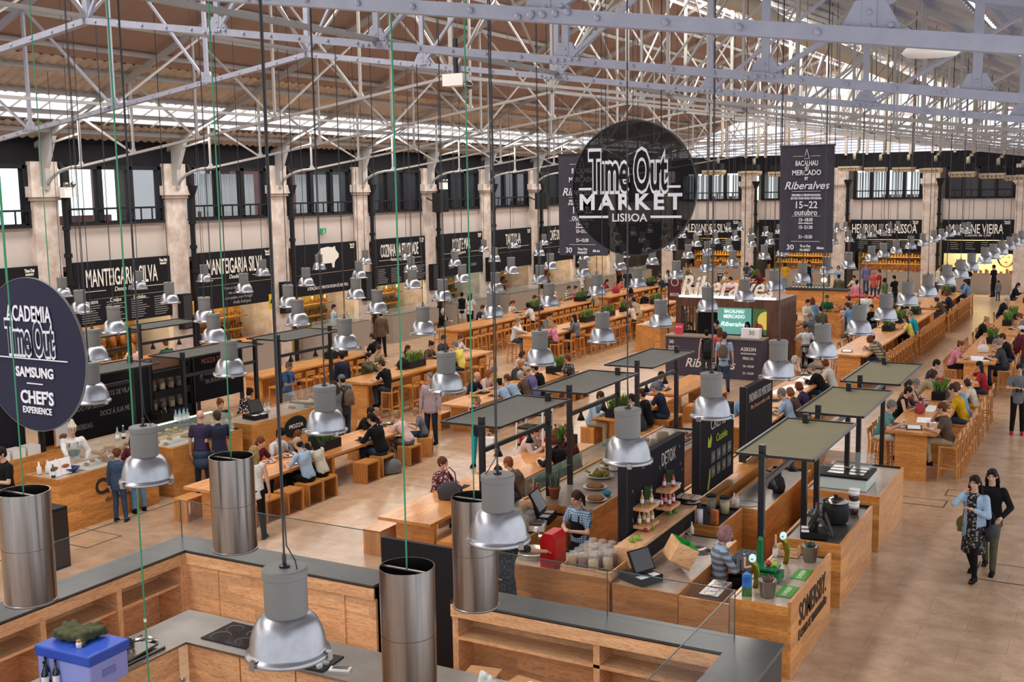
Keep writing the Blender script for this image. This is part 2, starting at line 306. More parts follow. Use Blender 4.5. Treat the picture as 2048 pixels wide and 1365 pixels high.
def logo(parent, x, y, z, rz, s=1.0, mt=None):
    mt = mt or LETTER
    d = (.012, 0) if rz else (0, -.012)
    text('Time Out', .26*s, mt, (x, y, z+.1*s), rz, parent, sx=.62, bold=.012*s, ext=.003, name='logo'); text('MARKET', .17*s, mt, (x, y, z-.12*s), rz, parent, sx=.85, bold=.004, name='logo')
def pilaster(px, py, face):              # face 'x': wall on the left; 'y': far wall
    pilaster.n += 1
    t = bpy.data.objects.new('trim_%d' % pilaster.n, None); C.objects.link(t); t.location = (px, py, 0); t.rotation_euler = (0, 0, 0 if face == 'x' else R(-90)); t['kind'] = 'structure'
    MB().box(-.1, -.45, 0, .12, .4, 6.1).box(-.1, -.5, 0, .16, .45, .25).build('pilaster_shaft', STONE, t)
    MB().box(-.1, -.52, 6.1, .2, .47, 6.2).box(-.1, -.6, 6.2, .28, .55, 6.5).build('pilaster_capital', STONE, t); MB().box(-.05, -.48, 6.5, .14, .43, 7.2).build('pilaster_block', STONE, t)
pilaster.n = 0
def pipe(px, py, face, lab):
    t = E('drainpipe', lab, 'drainpipe', (px, py, 0), 0 if face == 'x' else R(-90), 'cast iron drainpipes'); q = MB(); q.tube([(0, 0, 0), (0, 0, 6.2)], .085, 10); q.build('pipe', BLACK, t)
    [MB().lathe([(.085, -.06), (.12, -.06), (.12, .06), (.085, .06)], (0, 0, z), 10).build('collar', BLACK, t) for z in (2.2, 3.7, 4.5, 5.3)]
    MB().lathe([(.1, 6.1), (.2, 6.35), (.24, 6.5), (.2, 6.5)], (0, 0, 0), 12).build('rainwater_head', BLACK, t)
    if face == 'x': MB().tube([(0, 0, 6.45), (0, 0, 6.95), (-.15, 0, 7.15)], .09, 10).build('swan_neck', BLACK, t)
def bay(n, u0, u1, face, off, roomc, lit, nmul=3, teal=False):
    """one bay: window with rail above a plaster band, sign board; u along the wall"""
    if face == 'x': T = lambda u, d, z: (XW+d, u, z)
    else: T = lambda u, d, z: (u, YF-d, z)
    def bx(q, ua, ub, da, db, za, zb):
        a = T(ua, da, za); b = T(ub, db, zb); q.box(min(a[0], b[0]), min(a[1], b[1]), min(a[2], b[2]), max(a[0], b[0]), max(a[1], b[1]), max(a[2], b[2])); return q
    w = bpy.data.objects.new('window_%d' % n, None); C.objects.link(w); tag(w, kind='structure')
    q = MB(); bx(q, u0, u1, -.2, 0, 5.36, 5.46); bx(q, u0, u1, -.2, 0, 7.0, 7.12); N_ = nmul
    for k in range(N_+1): c = u0+(u1-u0)*k/N_; bx(q, c-.09, c+.09, -.2, 0, 5.36, 7.1)
    q.build('window_frame', BLACK, w)
    q = MB(); bx(q, u0, u1, -.12, -.1, 5.4, 7.05); q.build('pane', DARKGL, w)
    q = MB(); bx(q, u0-.05, u1+.05, .02, .06, 5.8, 5.86); bx(q, u0-.05, u1+.05, .02, .06, 5.34, 5.42)
    for k in range(9): c = u0+(u1-u0)*k/8; bx(q, c-.02, c+.02, .02, .05, 5.4, 5.82)
    q.build('window_rail', BLACK, w)
    rm = mat('room_%s' % roomc, roomc, .7, emit=lit) if lit else mat('room_%s' % roomc, roomc, .8)  # emission on the room wall stands in for the lighting inside the room
    q = MB(); bx(q, u0-.4, u1+.4, -2.6, -2.5, 4.2, 7.1); q.build('room_wall', rm, w)
    if lit > .3:
        q = MB(); [bx(q, u0+(u1-u0)*f, u0+(u1-u0)*f+.12, -1.3, -1.2, 4.3, 7.1) for f in (.25, .55)]; bx(q, u0+.3*(u1-u0), u1, -2.4, -2.3, 4.3, 5.6); q.build('room_partition', mat('room_part', '7c4a48' if not teal else '3f7f88', .7), w)
    if roomc in ('aeb4b8', '6f4a4c', 'dcecef'):
        q = MB()
        for k in range(24):
            c = u0+(u1-u0)*k/24; 
            if k % 7 != 5: bx(q, c, c+.09, -.55-.05*(k % 2), -.5, 5.4, 6.9)
        q.build('curtain', mat('curtain', 'b7bcc0', .9, emit=.4), w)  # cloth glows faintly: light on the curtain is put into its material
for k, y in enumerate(YP):
    if y > 62.1: continue
    pilaster(XW, y-.1, 'x'); pipe(XW+.2, y+.45, 'x', 'black cast iron drainpipe beside the %s left wall pilaster from the viewer' % ORD[k])
    u0, u1 = y+.75, y+4.35; c, l = ROOMC[k]
    bay(k+1, u0, u1, 'x', 0, c, l, 3)
    # shop sign board
    if k < 9:
        nm = SHOPS[k] or ['plain black', '', '', 'pig', '', '', '', '', 'dark corner'][k]
        t = E('shop_sign', 'black shop sign board on left wall, ' + ['cut off behind the round blue disc', 'nearer of two alike, long printed menu below', 'farther of two alike, chalk notes below', 'with a white pig silhouette', 'with small menu lines, right of the pig sign', 'second to the right of the pig sign', 'third to the right of the pig sign', 'beside the half hidden banner', 'close to the far corner without visible lettering'][k], 'sign', (XW+.12, 0, 0), group='shop signs')
        bd = MB().box(-.14, u0-.1, 3.15, 0, u1+.1, 4.27).build('board', SIGN, t)
        MB().box(-.14, u0-.1, 2.35, .0, u1+.1, 3.12).build('menu_board', SIGN, t)
        c = (u0+u1)/2
        if SHOPS[k]:
            L = len(SHOPS[k]); text(SHOPS[k], .74, LETTER, (.015, c-.08, 3.74), LEFTW, bd, fit=min(2.8, .175*L), bold=.008)
            if SUB[k]: text(SUB[k], .2, LETTER, (.015, c, 3.38), LEFTW, bd, sx=.9, sh=.3)
            q = MB(); q.box(0, u0+.2, 3.37, .01, c-.75, 3.385); q.box(0, c+.75, 3.37, .01, u1-.2, 3.385); q.build('rule', LETTER, bd)
        logo(bd, .015, u1-.2, 4.1, LEFTW, .5)
        if k in (1, 4):
            q = MB(); rr = random.Random(k)
            for cc in range(4):
                for r_ in range(9): q.box(0, u0+.1+cc*.95, 3.0-.07*r_, .008, u0+.1+cc*.95+rr.uniform(.45, .75), 3.0-.07*r_+.022)
            q.build('menu_lines', mat('chalk_dim', '8f8a86', .8), t)
            if k == 1: [text(s, .17, LETTER, (.012, u0+.45+i*.95, 3.06), LEFTW, t, sx=.8) for i, s in enumerate(('Presuntos', 'Queijos', 'Enchidos'))]
        if k == 2:
            for i, s in enumerate(('Nem só de pão', 'vive o homem', 'e os queijos, com Portugal', 'Amália Rodrigues')): text(s, .16, mat('chalk_dim', '8f8a86', .8), (.012, c-.3+.15*i, 3.0-.17*i), LEFTW, t, sx=.8, sh=.2)
        if k == 3:
            q = MB(); q.m = Matrix.Translation((0, c, 3.72)) @ Matrix.Rotation(R(90), 4, 'Z') @ Matrix.Rotation(R(90), 4, 'X')
            pig = [(-.62, -.05), (-.55, .22), (-.35, .38), (.05, .42), (.35, .38), (.5, .42), (.52, .3), (.62, .2), (.72, .12), (.7, -.02), (.55, -.1), (.45, -.2), (.42, -.4), (.3, -.4), (.28, -.22), (-.2, -.22), (-.24, -.4), (-.36, -.4), (-.4, -.2), (-.55, -.2)]
            q.prism(pig, 0, .012); q.build('pig_silhouette', LETTER, bd); text('ATENÇÃO: OS PRATOS FICAM CÁ DENTRO.', .17, LETTER, (.015, c, 2.6), LEFTW, t, sx=.75)
        if k == 5: [text(s, .2, mat('chalk_dim', '8f8a86', .8), (.015, c-1+i*1.0, 2.75), LEFTW, t, sx=.8) for i, s in enumerate(('PEIXE', 'ARROZ', 'SABOR'))]
# speakers and wall gadgets on the left wall
for px, py, yk in ((880, 405, 41.9), (1082, 402, 51.9)):
    d = ray(px, py); t_ = (XW+.7)/d.x; p = Vector((0, 0, HC))+d*t_
    s = E('loudspeaker', 'black wedge loudspeaker on the left wall, %s' % ('the nearer one' if px < 1000 else 'the farther one'), 'loudspeaker', p, R(20), 'wall loudspeakers')
    q = MB(); q.prism([(-.28, -.3), (.28, -.3), (.38, 0), (.2, .32), (-.2, .32)], -.42, .42); q.build('cabinet', BLACK, s); MB().bar((-.2, .0, 0), (-.6, 0, .2), .06).build('bracket', BLACKM, s)
for k, y in enumerate(YP[1:9]):
    s = E('column_speaker', 'slim black column box low on the %s left wall pilaster from the viewer' % ORD[k+1], 'loudspeaker', (XW+.22, y-.1, 1.85), 0, 'pilaster boxes'); MB().box(-.1, -.22, 0, .14, .2, 1.15).build('case', BLACK, s); MB().box(.14, -.19, .05, .15, .17, 1.1).build('grille', mat('grille', '2c2c30', .8), s)
for px, py in ((136, 385), (887, 372)):
    d = ray(px, py); p = Vector((0, 0, HC))+d*((XW+.55)/d.x); s = E('emergency_light', 'white twin-lamp emergency light on a pilaster, %s' % ('left end of the wall' if px < 500 else 'above the nearer wall loudspeaker'), 'light', p, 0, 'emergency lights')
    MB().box(-.1, -.2, -.15, .1, .2, .15).build('case', WHITE, s); MB().box(-.35, -.03, -.03, -.1, .03, .03).build('bracket', BLACKM, s); [MB().ell((.08, a, .22), (.08, .08, .08)).build('lamp_head', STEEL, s, True) for a in (-.12, .12)]
d = ray(647, 462); p = Vector((0, 0, HC))+d*((XW)/d.x); s = E('exit_sign', 'small green running-man exit sign above the pig sign', 'sign', p)
MB().box(-.05, -.14, -.1, .02, .14, .1).build('panel', mat('exit_green', '16814f', .5, emit=.4), s); q = MB(); q.bar((.03, -.03, .05), (.03, .0, -.02), .03, .02); q.bar((.03, 0, -.02), (.03, -.05, -.08), .02, .02); q.bar((.03, 0, -.02), (.03, .05, -.07), .02, .02); q.ell((.03, -.03, .07), (.01, .015, .015)); q.build('pictogram', LETTER, s)
# ---- far wall ----
XP = [-25.6, -20.4, -14.95, -9.9, -5.1]
tag(MB().box(-31.3, YF+.1, 4.15, XR+.6, YF+.35, 5.36).build('wall_far', PLASTER), kind='structure')
tag(MB().box(-31.3, YF+.05, 7.1, XR+.6, YF+.35, 8.0).build('wall_far', SIGN), kind='structure')
tag(MB().box(-31.3, YF+4, 0, XR+.6, YF+4.2, 8).build('wall_back', MATS['shop_back']), kind='structure')
tag(MB().box(-31.3, YF+.36, 4.0, XR+.6, YF+4, 4.15).build('ceiling', PLASTER), kind='structure')
FS = ['ALEXANDRE SILVA', 'MIGUEL', 'HENRIQUE SÁ PESSOA', 'MARLENE VIEIRA', '']
FSUB = ['Cozinha', '', 'Cozinha', 'Cozinha de Chef', '']
FR = [('dcecef', 1.6), ('dcecef', 2.6), ('dcecef', 2.6), ('4a4248', .1), ('4a4248', .1)]
for k, x in enumerate(XP):
    pilaster(x, YF, 'y'); pipe(x+.45, YF-.2, 'y', 'black cast iron drainpipe beside the %s far wall pilaster from the corner' % ORD[k])
    u0 = x+.8; u1 = (XP+[XR+.2])[k+1]-.6; c, l = FR[k]; bay(20+k, u0, u1, 'y', 0, c, l, 4, True)
    t = E('shop_sign', 'black shop sign board on far wall, ' + ['left end beside the round black disc', 'partly hidden by the clear banner', 'right of the clear banner', 'above the painted face mural', 'at the right end, cut by the picture edge'][k], 'sign', (0, YF-.12, 0), group='shop signs')
    bd = MB().box(u0-.15, 0, 3.05, u1+.15, .14, 4.18).build('board', SIGN, t); MB().box(u0-.15, 0, 2.3, u1+.15, .14, 3.02).build('menu_board', SIGN, t); c = (u0+u1)/2
    if FS[k]: text(FS[k], .74, LETTER, (c-.1, -.015, 3.64), 0, bd, fit=.2*len(FS[k]), bold=.008)
    if FSUB[k]: text(FSUB[k], .22, LETTER, (c, -.015, 3.32), 0, bd, sx=.9, sh=.3)
    logo(bd, u1-.2, -.015, 4.02, 0, .5)
    q = MB(); rr = random.Random(k); [q.box(u0+.3+i*.8, -.01, 2.9-.12*j, u0+.3+i*.8+rr.uniform(.3, .55), 0, 2.93-.12*j) for i in range(int((u1-u0)/.8)) for j in range(4)]; q.build('menu_lines', mat('chalk_dim', '8f8a86', .8), t)
# glazed gable above the far wall
g = bpy.data.objects.new('window_30', None); C.objects.link(g); tag(g, kind='structure')
q = MB()
for i in range(24):
    x = XW+.6+1.19*i
    if x < XR: q.box(x-.07, YF-.05, 7.9, x+.07, YF+.1, roofz(x))
for z in (8.9, 10.1, 11.3, 12.5): h = 13.8-(z-7.9)/.42; q.box(RIDGE-h, YF-.04, z-.06, RIDGE+h, YF+.09, z+.06)
for s in (-1, 1): q.bar((RIDGE, YF, roofz(RIDGE)-.15), (RIDGE+s*13.8, YF, 7.8), .35, .4)
q.build('window_frame', mat('gable_frame', 'c9b8b0', .6), g)
q = MB(); [q.bar((XW+.7, YF+.12, 8.0+.16*i), (XR-.1, YF+.12, 8.0+.16*i), .1, .05) for i in range(9)]; q.build('window_louvres', mat('louvre_blue', 'a9aec8', .6), g)
# big duct following the roof and air handling units near the far wall
dk = E('ventilation_duct', 'fat cream ventilation duct bending under the ridge', 'duct'); DU = mat('duct_cream', 'b5a993', .55)
MB().tube([(-9.4, 66, 10.9), (-9.4, 34, 10.9), (-9.8, 32.3, 11.3), (-12, 30, 12.1), (-13.0, 27, 12.6), (-13.0, 18, 12.6)], .27, 12).build('duct', DU, dk, True)
q = MB(); [q.bar((-9.4, y, 10.9), (-9.4, y, roofz(-9.4)), .06) for y in range(36, 66, 4)]; q.build('hanger', IRONW, dk)
SPOT = [(1428, 342), (1500, 344), (1560, 345), (1700, 334), (1752, 336), (1808, 336), (1862, 338), (1925, 345), (1985, 348), (2035, 352)]
for i, (px, py) in enumerate(SPOT):
    k = 54 if px < 1900 else 46
    p = Vector((0, 0, HC))+ray(px, py)/F_PX*k
    t = E('air_unit', 'hanging air unit with black box and cream scalloped skirt, %s from the left' % ORD[i], 'air unit', p, 0, 'air units near the far wall')
    MB().box(-.42, -.3, .05, .42, .3, .34).build('black_box', BLACK, t); MB().box(-.5, -.34, -.06, .5, .34, .03).build('tray', DU, t)
    q = MB(); [q.tube([(-.4+.16*j, -.3, -.1), (-.4+.16*j, .3, -.1)], .1, 8) for j in range(6)]; q.build('scalloped_skirt', mat('skirt', 'b49c7c', .8), t)
    MB().tube([(.2, 0, .3), (.2, 0, .6), (.3, 0, .7), (.36, 0, .7), (.4, 0, .8), (.4, 0, roofz(p.x)-p.z)], .075, 8).build('pipe', DU, t, True)
# ================= hanging lamps on their grid =================
def cordmb(L):
    q = MB(); q.tube([(0, 0, .56), (.002, 0, .8), (-.002, .002, 1.4), (0, 0, L)], .006, 5); q.tube([(.09, 0, .495), (.06, .02, .54), (.012, .01, .62), (.012, 0, .9), (.01, .0, L)], .004, 5); return q
CORDS = [cordmb(4.7)]
def make_lamp():
    t = bpy.data.objects.new('pendant_lamp', None); C.objects.link(t); t['category'] = 'lamp'
    dome = [(.112, .235), (.14, .225), (.168, .195), (.19, .15), (.205, .1), (.213, .045), (.216, .025), (.234, .02), (.238, .0), (.23, -.008), (.208, .02), (.2, .09), (.183, .145), (.15, .195), (.1, .22)]
    rf = MB().lathe(dome, n=40, cap=False).build('reflector', ALU, t, True)
    MB().lathe([(.06, .22), (.117, .232), (.12, .24), (.12, .445), (.126, .45), (.126, .49), (.118, .498)], n=28).build('housing', GREY, t, 2); hs_ = t.children[-1] if 0 else [c_ for c_ in t.children if c_.name.startswith('housing')][0]
    h = MB(); h.lathe([(.03, .497), (.03, .51), (.012, .515)], n=10); h.tube([(0, 0, .51), (0, 0, .57)], .012, 6); h.build('hook', BLACKM, hs_)
    CORDS[0].build('cord', CORD, t)
    [MB().box(-.02+.232*math.cos(a), -.02+.232*math.sin(a), -.02, .02+.232*math.cos(a), .02+.232*math.sin(a), .03).build('rim_clip', STEEL, rf) for a in (.3, 2.4, 4.5)]
    MB().ell((0, 0, .09), (.05, .05, .08)).build('bulb', PORC, rf, True)
    return t
LX_ = 0
LX = [(-3.99, 'above the right-hand kiosks'), (-7.55, 'second row from the right'), (-11.15, 'third row from the right'), (-13.98, 'middle row'), (-16.45, 'third row from the left wall'), (-20.05, 'second row from the left wall'), (-23.8, 'closest to the left wall')]
LY = [4.6, 6.94, 9.45, 11.9, 14.55, 16.85, 19.45, 22.0, 24.5, 27.0, 29.8, 32.45, 35.1, 38.6, 40.8, 43.4, 46.4, 49.1, 52.0, 54.6, 57.0, 59.5, 62.0, 64.2]
LAMP = make_lamp(); used = False; nl = 0
def proj(p):
    q = Vector(p)-Vector((0, 0, HC)); k = q.dot(_w)
    return (1024+F_PX*q.dot(_r)/k, 682.5-F_PX*q.dot(_u)/k, k)
for x, nm in LX:
    j = 0; o_ = cordmb(roofz(x)-3.7).build('cord', CORD); cm = o_.data; bpy.data.objects.remove(o_)
    for iy, y in enumerate(LY):
        px, py, k = proj((x, y, 3.66))
        if k < 3 or px < -30 or px > 2075 or py > 1420 or (x < -19 and y < 16): continue
        if abs(x+13.98) < .1 and y < 11: continue
        lab = 'grey-capped aluminium bell lamp, %s from the viewer, row %s' % (ORD[j], nm); j += 1; nl += 1
        gx = {-4.02: 'X'}.get(x)
        if not used: LAMP.location = (x, y, 3.66); tag(LAMP, lab, 'lamp', 'hanging bell lamps'); used = True
        else: lo_ = copy(LAMP, lab, (x+.03*math.sin(iy*5+x), y, 3.66+.02*math.sin(iy*3+x)), iy*1.3+x, 'hanging bell lamps')
        for c_ in (LAMP if not nl > 1 else lo_).children:
            if c_.name.startswith('cord'): c_.data = cm
print('LAMPS', nl)
# ---- steel hood tubes over the show kitchen ----
for i, (x, y, zb, zt, w) in enumerate([(-8.55, 6.42, 2.58, 3.6, 'leftmost of the four, at the left edge'), (-7.9, 8.37, 2.58, 3.56, 'second from the left, above the slate corner'), (-4.95, 7.17, 2.1, 3.22, 'third, in front of the black door'), (-5.48, 9.12, 2.13, 3.24, 'rightmost, behind the second lamp')]):
    t = E('hood_tube', 'brushed steel extractor tube on green cord, '+w, 'hood', (x, y, 0), group='steel hood tubes')
    q = MB(); q.lathe([(.222, zb+.01), (.225, zt), (.218, zt), (.215, zb+.01)], n=48, cap=False); q.build('tube', STEEL, t, 2)
    q = MB(); q.lathe([(.222, zb), (.232, zb), (.232, zb+.02), (.222, zb+.02)], n=40, cap=False); q.build('rim', STEELT, t, True); MB().lathe([(.2255, (zb+zt)/2), (.2262, (zb+zt)/2+.004)], n=40, cap=False).build('seam', STEELT, t)
    MB().bar((-.22, 0, zt-.03), (.22, 0, zt-.03), .03, .01).build('crossbar', STEELT, t); MB().tube([(0, 0, zt-.03), (0, 0, 8.2)], .007, 6).build('cord', CORDG, t)
t = E('hanging_line', 'bare green cord hanging down over the steel worktop near the cooler box', 'cord', (-6.3, 5.1, 0)); p = G(298, 1365, 1.6); t.location = (p.x, p.y, 0)
MB().tube([(0, 0, .92), (0, 0, 8.3)], .008, 6).build('line', CORDG, t); MB().lathe([(.014, 2.2), (.014, 2.23)], n=8).build('clip', WHITE, t)
# ---- round signs and banners ----
def at(px, py, k): return Vector((0, 0, HC))+ray(px, py)/F_PX*k
DISC = mat('disc_black', '09090d', .5, alpha=.72, spec=.15); DISCB = mat('disc_blue', '25263c', .6, spec=.2); LW = mat('lettering_white', 'e4e4ec', .45)
def timeout(parent, x, z, s, inner, y=-.02):
    # chunky lettering: white outline behind a dark face
    for k, (w, cx) in enumerate((('Tıme', -.27), ('Out', .3))):
        ww = (.56 if k == 0 else .46)*s
        text(w, .7*s, LW, (x+cx*s, y, z), 0, parent, fit=ww*1.04, bold=.055*s, name='logo_outline', ext=.003)
        text(w, .7*s, inner, (x+cx*s, y-.005, z), 0, parent, fit=ww*.98, bold=.014*s, name='logo_face', ext=.003)
k = 19.0; p = at(1266, 377, k); rad = 134*k/F_PX
t = E('round_sign', 'large see-through round black sign with white lettering hanging in mid-hall', 'sign', p, 0)
q = MB(); q.m = Matrix.Rotation(R(90), 4, 'X'); q.lathe([(rad, -.012), (rad, .012)], n=72); dd = q.build('disc', DISC, t)
q = MB(); q.m = Matrix.Rotation(R(90), 4, 'X'); q.lathe([(rad-.015, -.02), (rad+.01, -.02), (rad+.01, .02), (rad-.015, .02)], n=72, cap=False); q.build('rim', BLACKM, t)
timeout(dd, -.08, .26, 1.33, mat('disc_face', '0c0c10', .6, spec=.2))
text('MARKET', .37, LW, (-.06, -.02, -.24), 0, dd, fit=1.88, bold=.012, sp=1.35); text('LISBOA', .19, LW, (-.06, -.02, -.5), 0, dd, fit=.64, bold=.002)
q = MB()
for a, b, z in ((-1.0, -.76, -.02), (.62, .86, .0), (-1.0, -.45, -.5), (.33, .88, -.5)): q.box(a, -.03, z, b, -.02, z+.04)
q.build('bars', LW, dd); q = MB(); [q.tube([(a, 0, (rad**2-a*a)**.5-.02), (a, 0, 10.2-p.z)], .006, 5) for a in (-.5, 0, .5)]; q.build('cord', CORD, t)
k = 10.5; p = at(66, 710, k); rad = 155*k/F_PX; 
t = E('round_sign', 'round dark blue sign with white lettering at the left edge', 'sign', p, R(0))
q = MB(); q.m = Matrix.Rotation(R(90), 4, 'X') ; q.lathe([(rad, -.01), (rad, .01)], n=72); q.build('disc', DISCB, t)
q = MB(); q.m = Matrix.Rotation(R(90), 4, 'X'); q.lathe([(rad-.003, -.012), (rad+.002, -.012), (rad+.002, .012), (rad-.003, .012)], n=72, cap=False); q.build('rim', GREY, t)
text('ACADEMIA', .21, LW, (0, -.02, .38), 0, t, fit=.62, bold=.003); timeout(t, .0, .14, .62, DISCB)
text('SAMSUNG', .13, LW, (.03, -.02, -.17), 0, t, fit=.52, bold=.004); text("CHEF'S", .17, LW, (.04, -.02, -.41), 0, t, fit=.46, bold=.005); text('EXPERIENCE', .085, LW, (.03, -.02, -.53), 0, t, fit=.4, bold=.002)
q = MB(); q.box(-.6, -.03, -.04, .5, -.02, -.03); q.box(-.08, -.03, -.275, .14, -.02, -.265); q.build('bars', LW, t)
q = MB(); [q.tube([(a, 0, .5), (a, 0, 8.0-p.z)], .005, 5) for a in (-.3, .3)]; q.build('cord', CORDG, t)
BAN = mat('banner_cloth', '43404d', .85, var=.2, scale=1.2)
def banner(lab, px, py, k, w, h):
    p = at(px, py, k); t = E('hanging_banner', lab, 'banner', p, 0, 'cod festival banners'); n = 24
    q = MB(); vs = []; fs = []
    for i in range(n+1):
        for j in range(9): vs.append((-w/2+w*i/n, .02*math.sin(i*1.1+j*.2)*(j/8), -h*j/8)); 
    for i in range(n):
        for j in range(8): a = i*9+j; fs.append((a, a+1, a+10, a+9))
    q.add(vs, fs); q.build('cloth', BAN, t, True); MB().bar((-w/2-.03, 0, 0), (w/2+.03, 0, 0), .04).build('top_rail', BLACKM, t)
    q = MB(); [q.tube([(a, 0, 0), (a, 0, roofz(p.x+a)-p.z)], .008, 5) for a in (-w/2, w/2)]; q.build('cord', CORD, t)
    s = w/1.5
    for tx, sz, z, ft, sh in (('BACALHAU', .2, -.5, .62, 0), ('NO', .13, -.63, .12, 0), ('MERCADO', .2, -.76, .8, 0), ('BY', .12, -.92, .1, 0), ('Riberalves', .3, -1.12, 1.24, .3), ('DESCUBRA O MELHOR BACALHAU', .08, -1.38, .8, 0), ('DE CURA TRADICIONAL PORTUGUESA', .08, -1.47, .86, 0),
        ('15~22', .27, -1.66, .6, 0), ('outubro', .22, -1.87, .64, 0), ('15~18:30', .13, -2.07, .38, 0), ('showcooking com', .06, -2.16, .4, 0), ('15~21:30', .13, -2.28, .38, 0), ('21~15:30', .13, -2.55, .38, 0), ('30', .2, -2.85, .2, 0), ('Time Out', .1, -2.81, .3, 0), ('MARKET', .09, -2.92, .3, 0), ('Ribeira', .09, -2.86, .22, .3)):
        x = -.42 if tx == '30' else .42 if tx == 'Ribeira' else 0
        text(tx, sz*s, LW, (x*s, -.05, z*s*h/(3.0*s)), 0, t, fit=ft*s, bold=.004, sh=sh, ext=.003)
    q = MB(); [q.box(-.4*s, -.05, z, .4*s, -.045, z+.01) for z in (-1.28*h/3, -1.97*h/3, -2.68*h/3)]; q.box(-.38*s, -.05, -.3*h/3, -.1*s, -.045, -.29*h/3); q.box(.1*s, -.05, -.3*h/3, .38*s, -.045, -.29*h/3)
    q.bar((-.07*s, -.05, -.36), (0, -.05, -.1), .012); q.bar((.07*s, -.05, -.36), (0, -.05, -.1), .012); q.bar((-.07*s, -.05, -.36), (.07*s, -.05, -.36), .012); q.build('lines', LW, t)
banner('dark banner for the cod festival hanging clear at right', 1615, 291, 31, 1.5, 2.97)
banner('dark banner for the cod festival half hidden behind the round black sign', 1165, 308, 32, 1.55, 2.9)
# ceiling gadgets
for i, (px, py, kk) in enumerate([(912, 158, 19), (1862, 105, 9.5)]):
    p = at(px, py, kk)
    if i == 0:
        t = E('projector_light', 'white twin spotlight box on a truss at upper centre', 'light', p); MB().box(-.2, -.12, -.12, .2, .12, .08).build('case', WHITE, t); MB().ell((.22, 0, -.12), (.1, .1, .08)).build('lamp_head', STEEL, t, True); MB().box(-.03, -.03, .08, .03, .03, 8.75-p.z).build('bracket', BLACKM, t)
    else:
        t = E('ceiling_dish', 'flat white round dish hanging under the nearest truss at upper right', 'light', p); MB().lathe([(.05, .06), (.2, .05), (.24, .0), (.2, -.03), (.05, -.035)], n=40).build('dish', WHITE, t, True); q = MB(); [q.tube([(a, 0, .04), (a, 0, .42)], .005, 5) for a in (-.08, .08)]; q.build('hook', STEELT, t)
# ================= people: one continuous body, clothes and hair as parts =================
def V(*a): return Vector(a)
def ik(a, c, l1, l2, hint):
    d = c-a; L = min(d.length, (l1+l2)*.995); d.normalize(); x = (l1*l1-l2*l2+L*L)/(2*L); h = math.sqrt(max(l1*l1-x*x, 0))
    n = (hint-d*hint.dot(d)).normalized(); return a+d*x+n*h, a+d*L
def pose(pel, lean, hL, hR, kL, aL, kR, aR, head=0, eL=None, eR=None):
    P = Vector(pel); s = V(0, math.sin(R(lean)), math.cos(R(lean))); J = {'P': P, 's': s, 'lean': lean}
    J['S'] = P+s*.46; J['N'] = P+s*.53; h = V(0, math.sin(R(lean*.5+head)), math.cos(R(lean*.5+head))); J['H'] = J['N']+h*.145+V(0, .015, 0); J['h'] = lean*.3+head
    for k, sg, hh, kk, aa, e in (('L', -1, hL, kL, aL, eL), ('R', 1, hR, kR, aR, eR)):
        sh = J['S']+V(sg*.175, 0, -.02); el, w = ik(sh, Vector(hh), .285, .25, Vector(e or (sg*.8, -.5, -.6)))
        J['sh'+k], J['el'+k], J['w'+k] = sh, el, w; hp = P+V(sg*.09, 0, -.04)
        J['hp'+k], J['k'+k], J['a'+k] = hp, Vector(kk), Vector(aa)
    return J
POSES = {
 'eat': pose((0, 0, .57), 20, (-.17, .44, .80), (.15, .42, .82), (-.12, .43, .53), (-.12, .36, .09), (.12, .43, .53), (.13, .42, .09), 14),
 'chin': pose((0, 0, .57), 14, (-.2, .40, .80), (.06, .27, 1.10), (-.12, .43, .53), (-.12, .36, .09), (.12, .43, .53), (.13, .44, .09), 4, eR=(.5, .6, -.9)),
 'lap': pose((0, 0, .57), 4, (-.09, .30, .86), (.09, .32, .88), (-.11, .42, .54), (-.11, .38, .09), (.11, .42, .54), (.13, .36, .09), 16),
 'fold': pose((0, 0, .57), 36, (-.05, .50, .80), (.07, .54, .81), (-.12, .43, .53), (-.12, .34, .09), (.12, .43, .53), (.13, .44, .09), 2),
 'stand': pose((0, 0, .96), 2, (-.25, .05, .82), (.25, .07, .84), (-.1, .03, .5), (-.11, 0, .09), (.1, .02, .5), (.12, .03, .09), 2),
 'phone': pose((0, 0, .96), 3, (-.06, .27, 1.16), (.07, .28, 1.18), (-.1, .03, .5), (-.11, 0, .09), (.1, .02, .5), (.12, .03, .09), 14),
 'reach': pose((0, 0, .95), 14, (-.2, .35, 1.0), (.2, .62, 1.18), (-.1, .02, .5), (-.11, -.05, .09), (.1, .04, .5), (.12, .06, .09), 8),
 'walk': pose((0, 0, .95), 4, (-.06, .22, 1.22), (.15, .11, 1.44), (-.09, .2, .53), (-.09, .16, .11), (.09, -.02, .5), (.1, -.26, .13), 2, eR=(.5, .3, -1)),
 'stride': pose((0, 0, .95), 3, (-.2, .22, 1.0), (.24, .12, 1.12), (-.09, .17, .52), (-.09, .2, .09), (.09, .02, .5), (.1, -.22, .12), 4),
 'bend': pose((0, 0, .93), 34, (-.2, .58, 1.0), (.2, .60, 1.02), (-.1, .0, .5), (-.11, -.05, .09), (.1, .03, .5), (.12, .0, .09), 10),
 'armsup': pose((0, 0, .95), 4, (-.1, -.05, 1.7), (.1, -.05, 1.7), (-.1, .02, .5), (-.11, 0, .09), (.1, .02, .5), (.12, .0, .09), 2, eL=(-1, .3, 0), eR=(1, .3, 0)),
}
